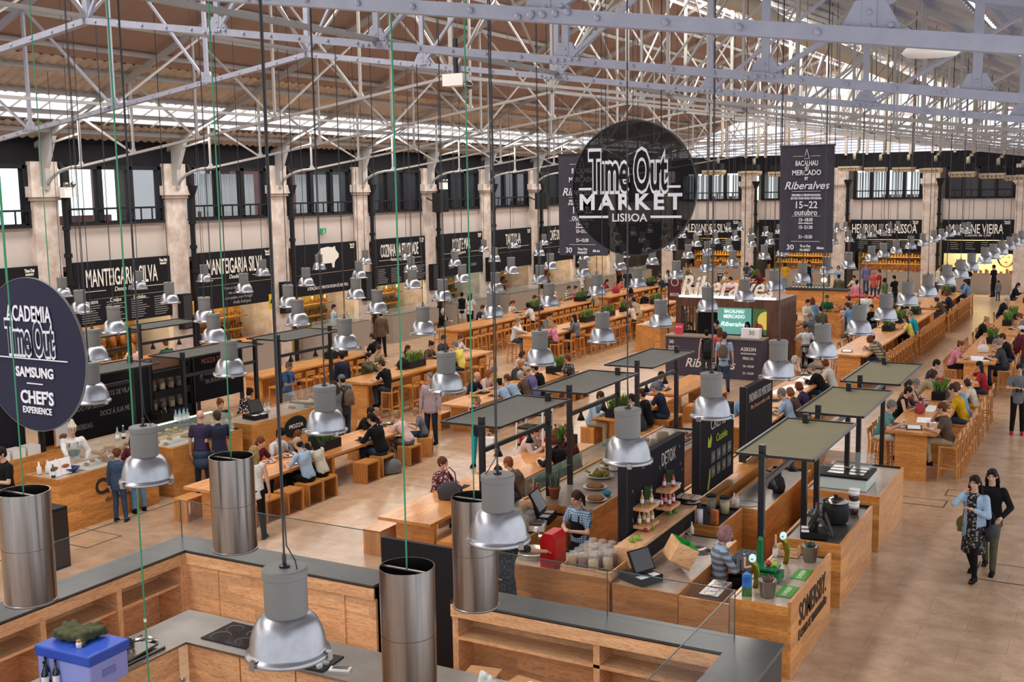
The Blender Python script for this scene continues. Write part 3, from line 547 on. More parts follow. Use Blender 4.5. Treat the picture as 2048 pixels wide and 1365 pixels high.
def remesh(q, vox, smooth=3, name='m'):
    me = bpy.data.meshes.new(name); me.from_pydata(q.v, [], q.f); o = bpy.data.objects.new(name, me); C.objects.link(o)
    r = o.modifiers.new('r', 'REMESH'); r.mode = 'VOXEL'; r.voxel_size = vox; r.use_smooth_shade = True
    s = o.modifiers.new('s', 'SMOOTH'); s.iterations = smooth; s.factor = .5
    dg = bpy.context.evaluated_depsgraph_get(); out = bpy.data.meshes.new_from_object(o.evaluated_get(dg)); bpy.data.objects.remove(o)
    out.polygons.foreach_set('use_smooth', [True]*len(out.polygons)); out.materials.clear(); return out
def hand(q, w, d, palm, sg, curl=25):
    d = d.normalized(); n = (palm-d*palm.dot(d)).normalized(); s = d.cross(n)*1.0; s = s if s.x*sg < 0 else -s   # s points toward the thumb side
    q.cap(w, .024, w+d*.045, .03, 8); rot = Matrix((s, d, n)).transposed()
    q.ell(w+d*.055, (.038, .045, .014), 10, 6, rot.to_euler())
    for i, (o, L) in enumerate(((.031, .9), (.0105, 1.0), (-.0105, .93), (-.031, .74))):
        b = w+d*.088+s*o; d1 = (d+n*math.tan(R(curl*.6))+s*o*2).normalized(); m = b+d1*.038*L; d2 = (d+n*math.tan(R(curl*1.6))).normalized()
        q.cap(b-d*.01, .0095, m, .0088, 7); q.cap(m, .0088, m+d2*.036*L, .0072, 7)
    t = w+d*.03+s*.032; t1 = (d*.75+s*.65+n*.3).normalized(); q.cap(t, .012, t+t1*.035, .0105, 7); t2 = (d+s*.2+n*.4).normalized(); q.cap(t+t1*.035, .0105, t+t1*.035+t2*.03, .009, 7)
def headgeo(q, H, a):
    rt = Euler((-R(a), 0, 0)); M = rt.to_matrix(); h = lambda x, y, z: H+M @ V(x, y, z)
    q.ell(h(0, -.008, .022), (.074, .093, .093), 16, 12, rt); q.ell(h(0, .022, -.035), (.055, .066, .075), 14, 10, rt)
    q.cap(h(0, .078, -.085), .02, h(0, .07, -.075), .024, 8)
    q.cap(h(0, .088, .02), .008, h(0, .108, -.016), .013, 8); q.ell(h(0, .092, .034), (.05, .012, .009), 10, 6, rt)
    for s in (-1, 1): q.ell(h(s*.075, -.005, -.002), (.011, .02, .032), 8, 6, rt); q.ell(h(s*.04, .062, -.022), (.022, .018, .02), 8, 6, rt)
    q.ell(h(0, .086, -.052), (.024, .011, .007), 8, 6, rt); q.ell(h(0, .085, -.063), (.02, .011, .007), 8, 6, rt)
def body_mesh(pn):
    J = POSES[pn]; q = MB(); P, s = J['P'], J['s']; rt = Euler((-R(J['lean']), 0, 0))
    q.ell(P+s*.02, (.15, .105, .12), 14, 8, rt); q.ell(P+s*.18, (.125, .09, .16), 14, 8, rt); q.ell(P+s*.36, (.155, .1, .15), 14, 8, rt)
    q.cap(J['shL'], .05, J['shR'], .05); q.cap(J['N']-s*.05, .06, J['H']+V(0, -.015, -.05), .05, 12); headgeo(q, J['H'], J['h'])
    for k, sg in (('L', -1), ('R', 1)):
        sh, el, w = J['sh'+k], J['el'+k], J['w'+k]; q.cap(sh, .047, el, .036); q.cap(el, .038, w, .025)
        palm = V(0, 0, -1) if abs((w-el).normalized().z) < .75 else V(-sg, .2, 0)
        hand(q, w, w-el, palm, sg)
        hp, kn, an = J['hp'+k], J['k'+k], J['a'+k]; q.cap(hp, .078, kn, .052); q.cap(kn, .052, kn.lerp(an, .35), .054); q.cap(kn.lerp(an, .35), .054, an, .034)
        q.cap(an+V(0, -.02, -.03), .035, an+V(0, .12, -.055), .028)
    me = remesh(q, .0085, 2, 'body'); me.materials.append(SKIN); me.materials.append(EYE); me.materials.append(LIP)
    M = Euler((-R(J['h']), 0, 0)).to_matrix(); eyes = [J['H']+M @ V(sx*.03, .083, .013) for sx in (-1, 1)]; brow = [J['H']+M @ V(sx*x, .092, .038) for sx in (-1, 1) for x in (.02, .032, .044)]; lip = [J['H']+M @ V(x, .096, -.057) for x in (-.015, 0, .015)]
    for p in me.polygons:
        c = p.center
        if (c-J['H']).length < .14 and (c-J['H']).y > .03:
            if any((c-e).length < .012 for e in eyes) or any((c-e).length < .008 for e in brow): p.material_index = 1
            elif any((c-e).length < .0115 for e in lip): p.material_index = 2
    return me
def top_mesh(pn, kind):      # s short sleeves, l long sleeves, v sleeveless, d knee-length dress, j open jacket
    J = POSES[pn]; q = MB(); P, s = J['P'], J['s']; rt = Euler((-R(J['lean']), 0, 0)); g = 1.1 if kind in 'ljo' else 1.0
    sit = pn in SITS
    for i in range(13):      # waist, chest and shoulders as one swept form
        u = -.04+.46*i/12 if sit else -.15+.57*i/12
        w_ = .172 if u < .02 else .172-.022*math.sin(min((u-.02)/.2, 1)*math.pi/2) if u < .22 else .15+.03*min((u-.22)/.12, 1)
        if u > .36: w_ -= (u-.36)*.25
        c = P+s*u if u > 0 else P+V(0, s.y*u*.3, u)
        q.ell(c, (w_*g, w_*.73*g, .07), 18, 8, rt)
    q.cap(J['shL']+V(.015, 0, -.01), .062, J['shR']+V(-.015, 0, -.01), .062); q.cap(P+s*.44, .085, P+s*.5, .066)
    if kind in 'de':
        for t in range(9): z = P.z-.1-.045*t; q.ell((P.x, .01, z), (.18+.003*t, .14+.004*t, .06), 16, 6)
        for k in 'LR': q.cap(J['hp'+k], .1, J['hp'+k].lerp(J['k'+k], .72), .098)
    for k in 'LR':
        sh, el, w = J['sh'+k], J['el'+k], J['w'+k]
        if kind in 'sd': q.cap(sh, .064, sh.lerp(el, .62), .06)
        elif kind in 'ljo': q.cap(sh, .066, el, .054); q.cap(el, .055, el.lerp(w, .92), .042)
    if kind == 'o':
        for t in range(4): q.ell((P.x, 0, P.z-.1-.04*t), (.2, .155, .06), 16, 6)
    me = remesh(q, .012, 7, 'shirt'); me.materials.append(CLOTH)
    if kind == 'o':
        import bmesh
        b = bmesh.new(); b.from_mesh(me); bmesh.ops.delete(b, geom=[f for f in b.faces if abs(f.calc_center_median().x) < .075 and f.calc_center_median().y > .0 and f.normal.y > .2 and f.calc_center_median().z < J['N'].z], context='FACES'); b.to_mesh(me); b.free()
    return me
def leg_mesh(pn, kind):      # t trousers, h shorts/skirt above the knee
    J = POSES[pn]; q = MB(); P, s = J['P'], J['s']; rt = Euler((-R(J['lean']*.4), 0, 0)); q.ell(P+V(0, -.005, -.03), (.158, .122, .11), 16, 8, rt)
    for k in 'LR':
        hp, kn, an = J['hp'+k], J['k'+k], J['a'+k]
        if kind == 'n': q.cap(hp, .08, kn, .055); q.cap(kn, .055, kn.lerp(an, .35), .057); q.cap(kn.lerp(an, .35), .057, an, .04); continue
        if kind == 'h': q.cap(hp, .1, hp.lerp(kn, .9), .078)
        else: q.cap(hp, .092, kn, .068); q.cap(kn, .07, an+V(0, 0, .0), .052)
    me = remesh(q, .014, 3, 'trousers'); me.materials.append(CLOTH); return me
def shoe_mesh(pn, k):
    J = POSES[pn]; q = MB(); an = J['a'+k]; q.cap(an+V(0, -.03, -.03), .045, an+V(0, .11, -.05), .038, 10); q.box(an.x-.04, an.y-.075, an.z-.09, an.x+.04, an.y+.15, an.z-.07); q.cap(an+V(0, -.01, .01), .045, an+V(0, -.01, -.02), .046)
    me = remesh(q, .012, 2, 'shoe'); me.materials.append(CLOTH); return me
def hair_mesh(kind):
    q = MB(); rr = random.Random(hash(kind) % 97 if 0 else len(kind)*7)
    if kind != 'fringe' and kind not in ('cap', 'beanie', 'chef'):
        q.ell((0, -.016, .036), (.086, .1, .097), 18, 12); q.ell((0, -.045, -.005), (.074, .064, .09), 14, 10)
    if kind == 'fringe': q.ell((0, -.05, -.005), (.08, .058, .05), 14, 8)
    if kind in ('cap', 'beanie', 'chef'): q.ell((0, -.045, -.01), (.075, .06, .08), 14, 10)
    if kind == 'long':
        q.ell((0, -.07, -.06), (.082, .05, .12), 14, 8)
        for i in range(26): a = -1.55+3.1*i/25; L_ = rr.uniform(.2, .3); x_ = math.sin(a)*.082; y_ = -.03-math.cos(a)*.055; q.cap((x_, y_, .02), .018, (x_*1.15+rr.uniform(-.01, .01), y_-.01, -.1), .02, 6); q.cap((x_*1.15, y_-.01, -.1), .02, (x_*1.2+rr.uniform(-.025, .025), y_-.015+rr.uniform(-.015, .015), -L_), .008, 6)
    if kind == 'bob': q.ell((0, -.045, -.03), (.098, .078, .1), 14, 8); [q.ell((s*.075, .01, -.03), (.025, .05, .08), 10, 8) for s in (-1, 1)]
    if kind == 'bun': q.ell((0, -.1, .085), (.042, .042, .038), 10, 8)
    if kind == 'pony': q.cap((0, -.1, .04), .03, (0, -.15, -.06), .034); q.cap((0, -.15, -.06), .034, (0, -.14, -.2), .016)
    if kind == 'curly':
        for i in range(46):
            a = rr.uniform(0, 6.28); t = rr.uniform(-.5, 1.5); q.ell((math.cos(a)*.085*math.cos(t*.9), -.03+math.sin(a)*.085*math.cos(t*.9)*.9, .03+.085*math.sin(t)), (.024, .024, .022), 6, 5) if math.sin(a) < .45 or t > .75 else None
    if kind == 'tuft':
        for i in range(14): a = rr.uniform(-1, 1); q.cap((a*.06, rr.uniform(-.06, .05), .1), .02, (a*.07, rr.uniform(-.1, .04), .15), .01, 6)
    me = remesh(q, .009 if kind != 'curly' else .008, 2 if kind != 'curly' else 1, 'hair'); me.materials.append(HAIR); return me
def hat_mesh(kind):
    q = MB()
    if kind == 'cap': q.ell((0, -.005, .05), (.09, .105, .085), 16, 10); q.ell((0, .12, .055), (.07, .07, .01), 12, 6)
    if kind == 'beanie': q.ell((0, -.012, .06), (.092, .108, .1), 16, 10)
    if kind == 'chef': q.ell((0, -.01, .07), (.09, .1, .06), 16, 10); q.cap((0, -.01, .09), .075, (0, -.02, .19), .035)
    me = remesh(q, .01, 2, 'hat'); me.materials.append(CLOTH); return me
CACHE = {}
def cached(f, *a):
    k = (f.__name__,)+a
    if k not in CACHE: CACHE[k] = f(*a)
    return CACHE[k]
COL = dict(black='131316', white='d8d5d2', navy='262a3d', blue='4a6fa5', lightblue='9db4cc', grey='6f7074', darkgrey='3c3c40', red='9c2a33', maroon='5a1f2b', pink='d4849a', coral='cf5f52', yellow='e3cf62', mustard='c99a12',
  teal='5b8f8a', turquoise='1fa3b5', purple='6a6592', green='5d7a48', olive='565640', brown='5f4b3e', beige='a89678', cream='cfc6b4', denim='3a4a63', jeans='35445a', khaki='9c8b6b', orange='d46a35', grape='3d3450', palepink='dcbcb6', bottle='1f5a3d', sky='6f95bd',
  # hair / skin
  dark='241a16', brownh='4a3224', auburn='7a4226', blond='b79562', greyh='8b8783', whiteh='cfc9c0', ginger='a0603a', rose='b4868a', blackh='15120f',
  fair='c79a80', tan='a97858', rosy='cf9c88', deep='6b4532')
HN = dict(dark='dark', brownh='brown', auburn='auburn', blond='blond', greyh='grey', whiteh='white', ginger='ginger', rose='pinkish', blackh='black')
CN = dict(lightblue='light blue', darkgrey='dark grey', palepink='pale pink', bottle='bottle green', grape='dark purple', sky='sky blue')
def lit(c): return lin(COL[c])
PATT = {}
def patt(kind, c1, c2):
    k = (kind, c1, c2)
    if k in PATT: return PATT[k]
    m = mat('fabric_%s_%s_%s' % k, COL[c1], .85); nt = m.node_tree; tc = nt.nodes.new('ShaderNodeTexCoord'); b = nt.nodes['Principled BSDF']; mx = nt.nodes.new('ShaderNodeMix'); mx.data_type = 'RGBA'
    mx.inputs[6].default_value = lit(c1); mx.inputs[7].default_value = lit(c2)
    if kind == 'stripe' or kind == 'check':
        w = nt.nodes.new('ShaderNodeTexWave'); w.bands_direction = 'Z'; w.inputs['Scale'].default_value = 9 if kind == 'check' else 3.4; nt.links.new(tc.outputs['Object'], w.inputs[0]); o = w.outputs[0]
        if kind == 'check':
            w2 = nt.nodes.new('ShaderNodeTexWave'); w2.bands_direction = 'X'; w2.inputs['Scale'].default_value = 9; nt.links.new(tc.outputs['Object'], w2.inputs[0])
            mm_ = nt.nodes.new('ShaderNodeMath'); mm_.operation = 'MAXIMUM'; nt.links.new(w.outputs[0], mm_.inputs[0]); nt.links.new(w2.outputs[0], mm_.inputs[1]); o = mm_.outputs[0]
    else:
        v = nt.nodes.new('ShaderNodeTexVoronoi'); v.inputs['Scale'].default_value = 22; nt.links.new(tc.outputs['Object'], v.inputs[0]); o = v.outputs[0]
    g = nt.nodes.new('ShaderNodeMapRange'); g.inputs[1].default_value = .35 if kind == 'floral' else .8 if kind == 'check' else .45; g.inputs[2].default_value = g.inputs[1].default_value+.06; nt.links.new(o, g.inputs[0])
    nt.links.new(g.outputs[0], mx.inputs[0]); nt.links.new(mx.outputs[2], b.inputs['Base Color']); PATT[k] = m; return m
PEOPLE = []
TABLES = []      # x0,x1,y0,y1,h,name
SITS = ('eat', 'chin', 'lap', 'fold')
TW = dict(s='T-shirt', l='long-sleeved top', v='sleeveless top', d='dress', e='dress', j='jacket')
def person(px, py, pn, face, top, hair, sex='m', high=0, legs='t:jeans', skin='fair', scale=None, lab='', pat=None, shoes='black', pos=None, snap=True, extra=None, z0=0):
    """px,py: pixel of the crown of the head; the point of the floor below follows from the height of the pose"""
    J = POSES[pn]; sc = scale or (1.0 if sex == 'm' else .95 if sex == 'f' else .72)
    zo = z0+((.30 if high else 0)+(.45*(1-sc) if pn in SITS else 0)); hz = J['H'].z+.12
    kind, hc = hair.split(':'); tk, tcol = top.split(':')
    if pos: x, y = pos
    else:
        g = G(px, py, zo+hz*sc); c, s_ = math.cos(R(face)), math.sin(R(face)); hy = J['H'].y*sc; x, y = g.x+s_*hy, g.y-c*hy
    tb = None
    if pn in SITS and snap:
        for T in TABLES:
            if abs(T[4]-(1.05 if high else .75)) < .1 and T[0]-.9 < x < T[1]+.9 and T[2]-.5 < y < T[3]+.5:
                if -135 < face < -45 : x = T[0]-.2; tb = T; y = min(max(y, T[2]+.25), T[3]-.25)
                elif 45 < face < 135: x = T[1]+.2; tb = T; y = min(max(y, T[2]+.25), T[3]-.25)
                break
        sd = 1 if face > 0 else -1
        for it in range(4):
            for Q in PEOPLE:
                if Q[3] and Q[4] == sd and abs(Q[0]-x) < .3 and abs(Q[1]-y) < .44: y = Q[1]+(.45 if y >= Q[1] else -.45)
    if y > 66.2 and not pos: x, y = x*66.2/y, 66.2
    o = link('person', cached(body_mesh, pn), None); o.color = lit(skin); o.location = (x, y, zo); o.rotation_euler = (0, 0, R(face)); o.scale = (sc,)*3
    who = dict(m='man', f='woman', c='child')[sex]
    if not lab: lab = '%s in %s %s' % (who, CN.get(tcol, tcol), TW[tk])
    tag(o, lab, 'person')
    if tk != 'n':
        t = link('dress' if tk in 'de' else 'jacket' if tk == 'j' else 'shirt', cached(top_mesh, pn, tk), None, o); t.color = lit(tcol)
        if pat: t.material_slots[0].link = 'OBJECT'; t.material_slots[0].material = patt(*pat)
    lk, lc = legs.split(':'); t = link({'t': 'trousers', 'h': 'shorts', 'n': 'tights'}[lk], cached(leg_mesh, pn, lk), None, o); t.color = lit(lc)
    for k in 'LR': t = link('shoe', cached(shoe_mesh, pn, k), None, o); t.color = lit(shoes)
    def onhead(me, nm, col):
        t = link(nm, me, None, o); t.color = lit(col); t.location = J['H']; t.rotation_euler = (-R(J['h']), 0, 0); return t
    if kind in ('cap', 'beanie', 'chef'): hcs = hc.split('/'); onhead(cached(hair_mesh, kind), 'hair', hcs[1]); onhead(cached(hat_mesh, kind), 'hat', hcs[0])
    elif kind != 'bald': onhead(cached(hair_mesh, kind), 'hair', hc)
    if extra: extra(o, J)
    PEOPLE.append((x, y, high, pn in SITS, 1 if face > 0 else -1, o, lab, tb)); return o
def apron(col, kind='full'):
    def f(o, J):
        q = MB(); P, s = J['P'], J['s']; rt = Euler((-R(J['lean']), 0, 0))
        if kind == 'full': q.ell(P+s*.2+V(0, .055, 0), (.135, .085, .22), 14, 8, rt); q.ell(P+V(0, .03, -.18), (.19, .125, .25), 14, 8)
        else: q.ell(P+V(0, 0, -.12), (.2, .155, .13), 14, 8); q.ell(P+V(0, 0, -.3), (.2, .16, .16), 14, 8)
        me = remesh(q, .014, 2, 'apron'); me.materials.append(CLOTH); t = link('apron', me, None, o); t.color = lit(col)
        if kind == 'full': u = MB(); [u.tube([J['S']+V(s_*.06, -.04, .03), J['S']+V(s_*.075, .1, -.06), P+s*.3+V(s_*.08, .13, 0)], .012, 6) for s_ in (-1, 1)]; t = u.build('apron_strap', CLOTH, o); t.color = lit(col)
    return f
# ================= tables =================
def table(nm, x0, x1, y0, y1, h, lab, step=1.5):
    hi = h > .9; t = E('bar_table' if hi else 'dining_table', lab, 'table', ((x0+x1)/2, y0, 0), group='high bar tables' if hi else 'low dining tables')
    w = (x1-x0)/2; L = y1-y0; MB().box(-w, 0, h-.055, w, L, h).build('tabletop', W_Y, t)
    n = max(1, round(L/step)); ys = [.12+(L-.24)*i/n for i in range(n+1)]
    if hi:
        for y in ys: MB().box(-w*.62, y-.04, 0, w*.62, y+.04, h-.055).build('leg_panel', W_X, t)
        MB().box(-.04, .16, .12, .04, L-.16, h-.055).build('spine_board', W_Y, t)
    else:
        for y in (ys[0]+.25, ys[-1]-.25): MB().box(-w*.72, y-.045, 0, w*.72, y+.045, h-.055).build('leg_panel', W_X, t)
        MB().box(-.05, .4, h-.25, .05, L-.4, h-.055).build('beam', W_Y, t)
    TABLES.append((x0, x1, y0, y1, h, nm)); return t
table('near left low table', -15.4, -14.42, 15.0, 18.0, .75, 'low pine dining table nearest at left, ending beside the second steel tube')
table('second left low table', -15.4, -14.42, 18.1, 21.1, .75, 'low pine dining table at left behind the one with the black planter')
table('checked-shirt low table', -15.4, -14.42, 24.0, 27.0, .75, 'low pine dining table behind the nearest dark awning')
table('far centre low table', -15.4, -14.42, 27.2, 30.3, .75, 'low pine dining table in mid-hall holding a small planter, farther of a pair')
table('front low table', -10.92, -9.86, 15.0, 18.2, .75, 'long pine table in front centre, its near end left of the rear steel tube')
table('second front low table', -10.92, -9.86, 18.3, 21.5, .75, 'pine table under the nearest dark awning with a planter at its far end')
table('middle low table', -11.12, -10.2, 24.1, 27.3, .75, 'pine table with the blue-shirted man at its near end')
table('far middle low table', -11.12, -10.2, 27.7, 30.9, .75, 'pine table before the black festival counter, empty at its far end')
table('menu-board low table', -8.0, -7.1, 24.4, 28.2, .75, 'pine table behind the bakery menu board')
table('paper low table', -8.3, -7.35, 28.5, 32.4, .75, 'pine table covered with white paper in front of the wooden slatted kiosk')
table('near left bar', -18.9, -17.85, 24.4, 31.1, 1.05, 'long pine bar table at centre left with black planter and tablet')
table('cafe bar', -22.2, -21.3, 24.0, 29.4, 1.05, 'pine bar table along the deli counters behind the camera man')
table('long bar', -22.75, -21.6, 35.3, 47.4, 1.05, 'very long pine bar table under the fish and tartare shop signs')
table('second bar', -19.0, -17.9, 34.8, 44.0, 1.05, 'long pine bar table with the man in the maroon vest at its near end')
table('second bar far', -19.0, -17.9, 44.2, 52.5, 1.05, 'pine bar table continuing behind the khaki trousered man')
table('red bag bar', -22.75, -21.6, 49.0, 56.0, 1.05, 'pine bar table with red bags on it in the left background')
table('far left bar', -19.0, -17.9, 54.5, 62.5, 1.05, 'pine bar table far back left of the festival kiosk letters')
table('right bar', -7.9, -6.8, 34.6, 41.6, 1.05, 'long pine bar table right of the slatted kiosk with a black tray on it')
table('right bar second', -7.9, -6.8, 41.9, 48.4, 1.05, 'pine bar table behind the woman in yellow')
table('right bar far', -7.9, -6.8, 49.2, 57.4, 1.05, 'pine bar table far back right, the man in grey blue shirt at its end')
table('teal bar', -4.32, -3.3, 24.1, 27.8, 1.05, 'pine bar table at right with trays, the woman in teal at its near end')
table('teal bar second', -4.32, -3.3, 27.9, 31.3, 1.05, 'pine bar table at right behind the long black planter')
table('far right bar', -4.25, -3.2, 34.5, 40.8, 1.05, 'pine bar table at the right edge with the woman in pink')
table('far right bar second', -4.25, -3.2, 41.2, 47.5, 1.05, 'pine bar table at the right edge behind the red flowers')
table('far right bar third', -4.25, -3.2, 48.5, 56, 1.05, 'pine bar table farthest back at the right edge')
# ---- stools ----
def bar_stool():
    t = E('bar_stool', '', 'stool'); MB().box(-.19, -.18, .72, .19, .18, .755).build('seat', W_X, t)
    for sx in (-1, 1):
        MB().bar((sx*.19, .17, 0), (sx*.165, .155, .72), .036).build('leg', W_Z, t); MB().bar((sx*.19, -.2, 0), (sx*.165, -.165, .72), .036).bar((sx*.165, -.165, .70), (sx*.165, -.2, 1.0), .036, .03).build('leg', W_Z, t)
        MB().bar((sx*.18, -.185, .28), (sx*.18, .165, .28), .03).build('rung', W_Y, t)
    MB().bar((-.18, .165, .24), (.18, .165, .24), .03).bar((-.18, -.185, .34), (.18, -.185, .34), .03).build('rung', W_X, t)
    MB().box(-.19, -.215, .9, .19, -.185, 1.02).build('backrest', W_X, t); return t
def box_stool():
    t = E('box_stool', '', 'stool'); MB().box(-.24, -.18, .41, .24, .18, .45).build('seat', W_X, t); [MB().box(s*.24-(.04 if s > 0 else 0), -.18, 0, s*.24+(.04 if s < 0 else 0), .18, .41).build('side_panel', W_Z, t) for s in (-1, 1)]; return t
_st = {1: bar_stool(), 0: box_stool()}; _su = {1: False, 0: False}; STOOLS = []
def stool(hi, x, y, rz, lab):
    g = 'pine bar stools' if hi else 'pine box stools'
    if not _su[hi]: s = _st[hi]; s.location = (x, y, 0); s.rotation_euler = (0, 0, R(rz)); tag(s, lab, 'stool', g); _su[hi] = True
    else: s = copy(_st[hi], lab, (x, y, 0), R(rz), g)
    STOOLS.append((x, y)); return s
PLN = E('planter', '', 'planter'); _pu = [False]
MB().box(-.16, -.42, 0, .16, .42, .2).build('box', BLACK, PLN); MB().box(-.14, -.4, .2, .14, .4, .205).build('soil', SOIL, PLN)
def leaves(n, hw, hl, h0, seed, red=0):
    q = MB(); rr = random.Random(seed)
    for i in range(n):
        x, y = rr.uniform(-hw, hw), rr.uniform(-hl, hl); a = rr.uniform(0, 6.28); L = rr.uniform(.16, .34)*h0; w = rr.uniform(.012, .022)*h0
        dx, dy = math.cos(a), math.sin(a); px, py = -dy*w, dx*w; b = rr.uniform(.2, .55)*L
        p = [(x, y, .2), (x+dx*b*.35, y+dy*b*.35, .2+L*.55), (x+dx*b, y+dy*b, .2+L*.95)]
        q.add([(p[0][0]-px*.6, p[0][1]-py*.6, p[0][2]), (p[0][0]+px*.6, p[0][1]+py*.6, p[0][2]), (p[1][0]+px, p[1][1]+py, p[1][2]), (p[1][0]-px, p[1][1]-py, p[1][2]), p[2]], [(0, 1, 2, 3), (3, 2, 4)])
    return q
leaves(150, .12, .36, 1.0, 3).build('foliage', LEAF, PLN)
def planter(x, y, z, lab, rz=0, red=False):
    if not _pu[0]: o = PLN; o.location = (x, y, z); o.rotation_euler = (0, 0, rz); tag(o, lab, 'planter', 'black table planters'); _pu[0] = True
    else: o = copy(PLN, lab, (x, y, z), rz, 'black table planters')
    if red:
        q = MB(); rr = random.Random(int(x*10)); [q.ell((rr.uniform(-.1, .1), rr.uniform(-.3, .3), rr.uniform(.38, .52)), (.03, .03, .035), 8, 6) for i in range(6)]; q.build('blossoms', RED, o, True)
# ================= who is where =================
P_ = person; r, l = -90, 90       # r: facing the right (+X), l: facing the left (-X)
B = dict(high=1)
# -- near left low table
P_(486, 870, 'eat', r, 's:maroon', 'long:auburn', 'f', lab='auburn-haired woman at the near end of the near left low table', skin='rosy')
P_(533, 850, 'eat', r, 's:white', 'beanie:black/dark', lab='man in white T-shirt and black beanie eating at the near left low table')
P_(565, 857, 'fold', r, 'l:navy', 'long:auburn', 'f', lab='woman in dark plaid shirt beside the man in the black beanie', pat=('check', 'navy', 'greyh'))
P_(577, 874, 'eat', l, 's:lightblue', 'cap:beige/dark', lab='person in light blue top and beige cap seen from behind at the low table', legs='t:black')
P_(613, 873, 'eat', l, 's:cream', 'long:blackh', 'f', lab='black-haired woman in white lace blouse seen from behind', legs='t:black')
P_(738, 826, 'eat', l, 'l:black', 'pony:blackh', lab='heavy man in black shirt with ponytail on a box stool', scale=1.05)
P_(784, 821, 'fold', l, 's:palepink', 'bun:blond', 'f', lab='woman in pale pink T-shirt leaning over the second left low table', legs='t:grey')
P_(831, 816, 'eat', 120, 's:grey', 'short:blond', 'c', lab='blond boy in grey T-shirt at the end of the second left low table', scale=.8)
P_(734, 814, 'fold', r, 's:black', 'short:dark', lab='man in black T-shirt reaching across the second left low table')
P_(750, 815, 'eat', r, 's:pink', 'long:blond', 'c', lab='small blond girl between two adults at the second left low table', scale=.8)
P_(508, 892, 'stand', 20, 'v:white', 'long:blond', 'f', legs='t:black', lab='blonde woman in white pleated top standing behind the second steel tube', scale=.98)
P_(404, 809, 'phone', 60, 's:navy', 'short:brownh', lab='man in navy shirt standing just behind the bald waiter', pos=(-16.35, 17.0))
P_(400, 821, 'stand', 30, 's:grape', 'bald:dark', lab='bald waiter in dark T-shirt with blue apron tied round the waist', legs='t:navy', extra=apron('denim', 'wrap'))
P_(667, 762, 'phone', 80, 's:grey', 'long:brownh', 'f', lab='woman in grey T-shirt standing at the glass deli case', legs='t:jeans')
P_(683, 750, 'phone', 75, 's:darkgrey', 'cap:grey/dark', lab='man in grey cap with brown backpack standing at the deli case')
P_(578, 723, 'phone', -80, 's:blue', 'short:greyh', lab='man in blue polo shirt holding a camera', legs='t:brown')
P_(682, 704, 'stand', 70, 'j:navy', 'short:dark', lab='man in navy hooded sweatshirt standing behind the bar table', legs='t:black')
P_(859, 746, 'stand', 190, 'l:palepink', 'short:greyh', lab='grey-haired man in red and blue checked shirt standing in the aisle', pat=('check', 'palepink', 'denim'), legs='t:navy', skin='rosy', scale=1.02)
P_(668, 609, 'stand', -70, 'l:lightblue', 'short:dark', lab='man in light blue shirt standing by the left wall', legs='t:navy')
P_(762, 622, 'stand', 20, 'l:brown', 'short:dark', lab='person in brown shirt standing before the terrazzo counter', legs='t:black')
# -- left deli block
P_(224, 818, 'reach', -120, 'l:white', 'chef:cream/dark', pos=(-18.4, 15.0), lab='cook in white shirt and pointed cream hat behind the left counter', extra=apron('navy'))
P_(24, 897, 'phone', 170, 's:black', 'short:dark', lab='man in black polo holding a phone at the left edge', pos=(-17.6, 12.9))
P_(234, 897, 'stand', 25, 'l:denim', 'curly:auburn', 'c', legs='t:denim', lab='boy in denim shirt and jeans standing at the wooden counter', scale=.82)
P_(266, 868, 'reach', 60, 's:maroon', 'long:blackh', 'f', legs='t:sky', lab='dark-haired girl in maroon T-shirt reaching over the counter', scale=.9)
P_(441, 775, 'bend', 0, 's:black', 'bun:dark', 'f', lab='woman in black floral top seen from behind inside the deli stall', pat=('floral', 'palepink', 'black'), pos=(-18.5, 20.0))
P_(414, 798, 'reach', -110, 's:black', 'bun:auburn', 'f', lab='woman with auburn bun behind the pastry case', pos=(-17.9, 18.6))
P_(262, 687, 'lap', 80, 'l:palepink', 'long:blond', 'f', high=1, lab='blond woman in pale pink top seated in the rear left stall', snap=False)
P_(330, 680, 'lap', 80, 's:bottle', 'short:auburn', high=1, lab='man in green and black T-shirt seated in the rear left stall', snap=False, pat=('stripe', 'bottle', 'black'))
P_(170, 681, 'reach', -90, 's:black', 'short:ginger', lab='man in black T-shirt behind the round blue disc edge')
P_(497, 637, 'armsup', -90, 's:black', 'long:brownh', 'f', lab='shop woman with both arms behind her head', pos=(-28.3, 29.6))
P_(471, 634, 'stand', -90, 's:black', 'short:dark', lab='shopkeeper in black behind the ham and cheese counter', pos=(-28.4, 28.4))
# -- near left bar and the cafe bar
P_(715, 704, 'chin', r, 'l:olive', 'short:dark', lab='man in olive grey shirt resting his chin at the near left bar table', **B)
P_(757, 690, 'eat', r, 's:beige', 'short:brownh', lab='man in tan T-shirt drinking at the near left bar table', **B)
P_(790, 689, 'chin', r, 'v:black', 'long:brownh', 'f', lab='long-haired woman in black top holding a glass', **B)
P_(833, 681, 'eat', r, 'l:brown', 'bun:dark', 'f', lab='woman in brown cardigan behind the planter of the near left bar table', **B)
P_(871, 669, 'lap', r, 'j:darkgrey', 'short:brownh', lab='person in dark jacket looking at a phone at the near left bar table', **B)
P_(896, 668, 'eat', r, 'l:white', 'curly:auburn', 'f', lab='curly-haired woman in white jacket facing the man in yellow', **B)
P_(903, 681, 'eat', l, 's:yellow', 'short:greyh', lab='man in yellow shirt seated at the far end of the near left bar table', legs='t:jeans', scale=1.05, **B)
P_(742, 718, 'eat', l, 's:black', 'short:brownh', lab='young man in black T-shirt on a bar stool with his back to us', legs='t:jeans', **B)
P_(748, 662, 'lap', l, 's:black', 'short:brownh', lab='man in black T-shirt looking at his phone beyond the near left bar table', high=1, scale=1.05)
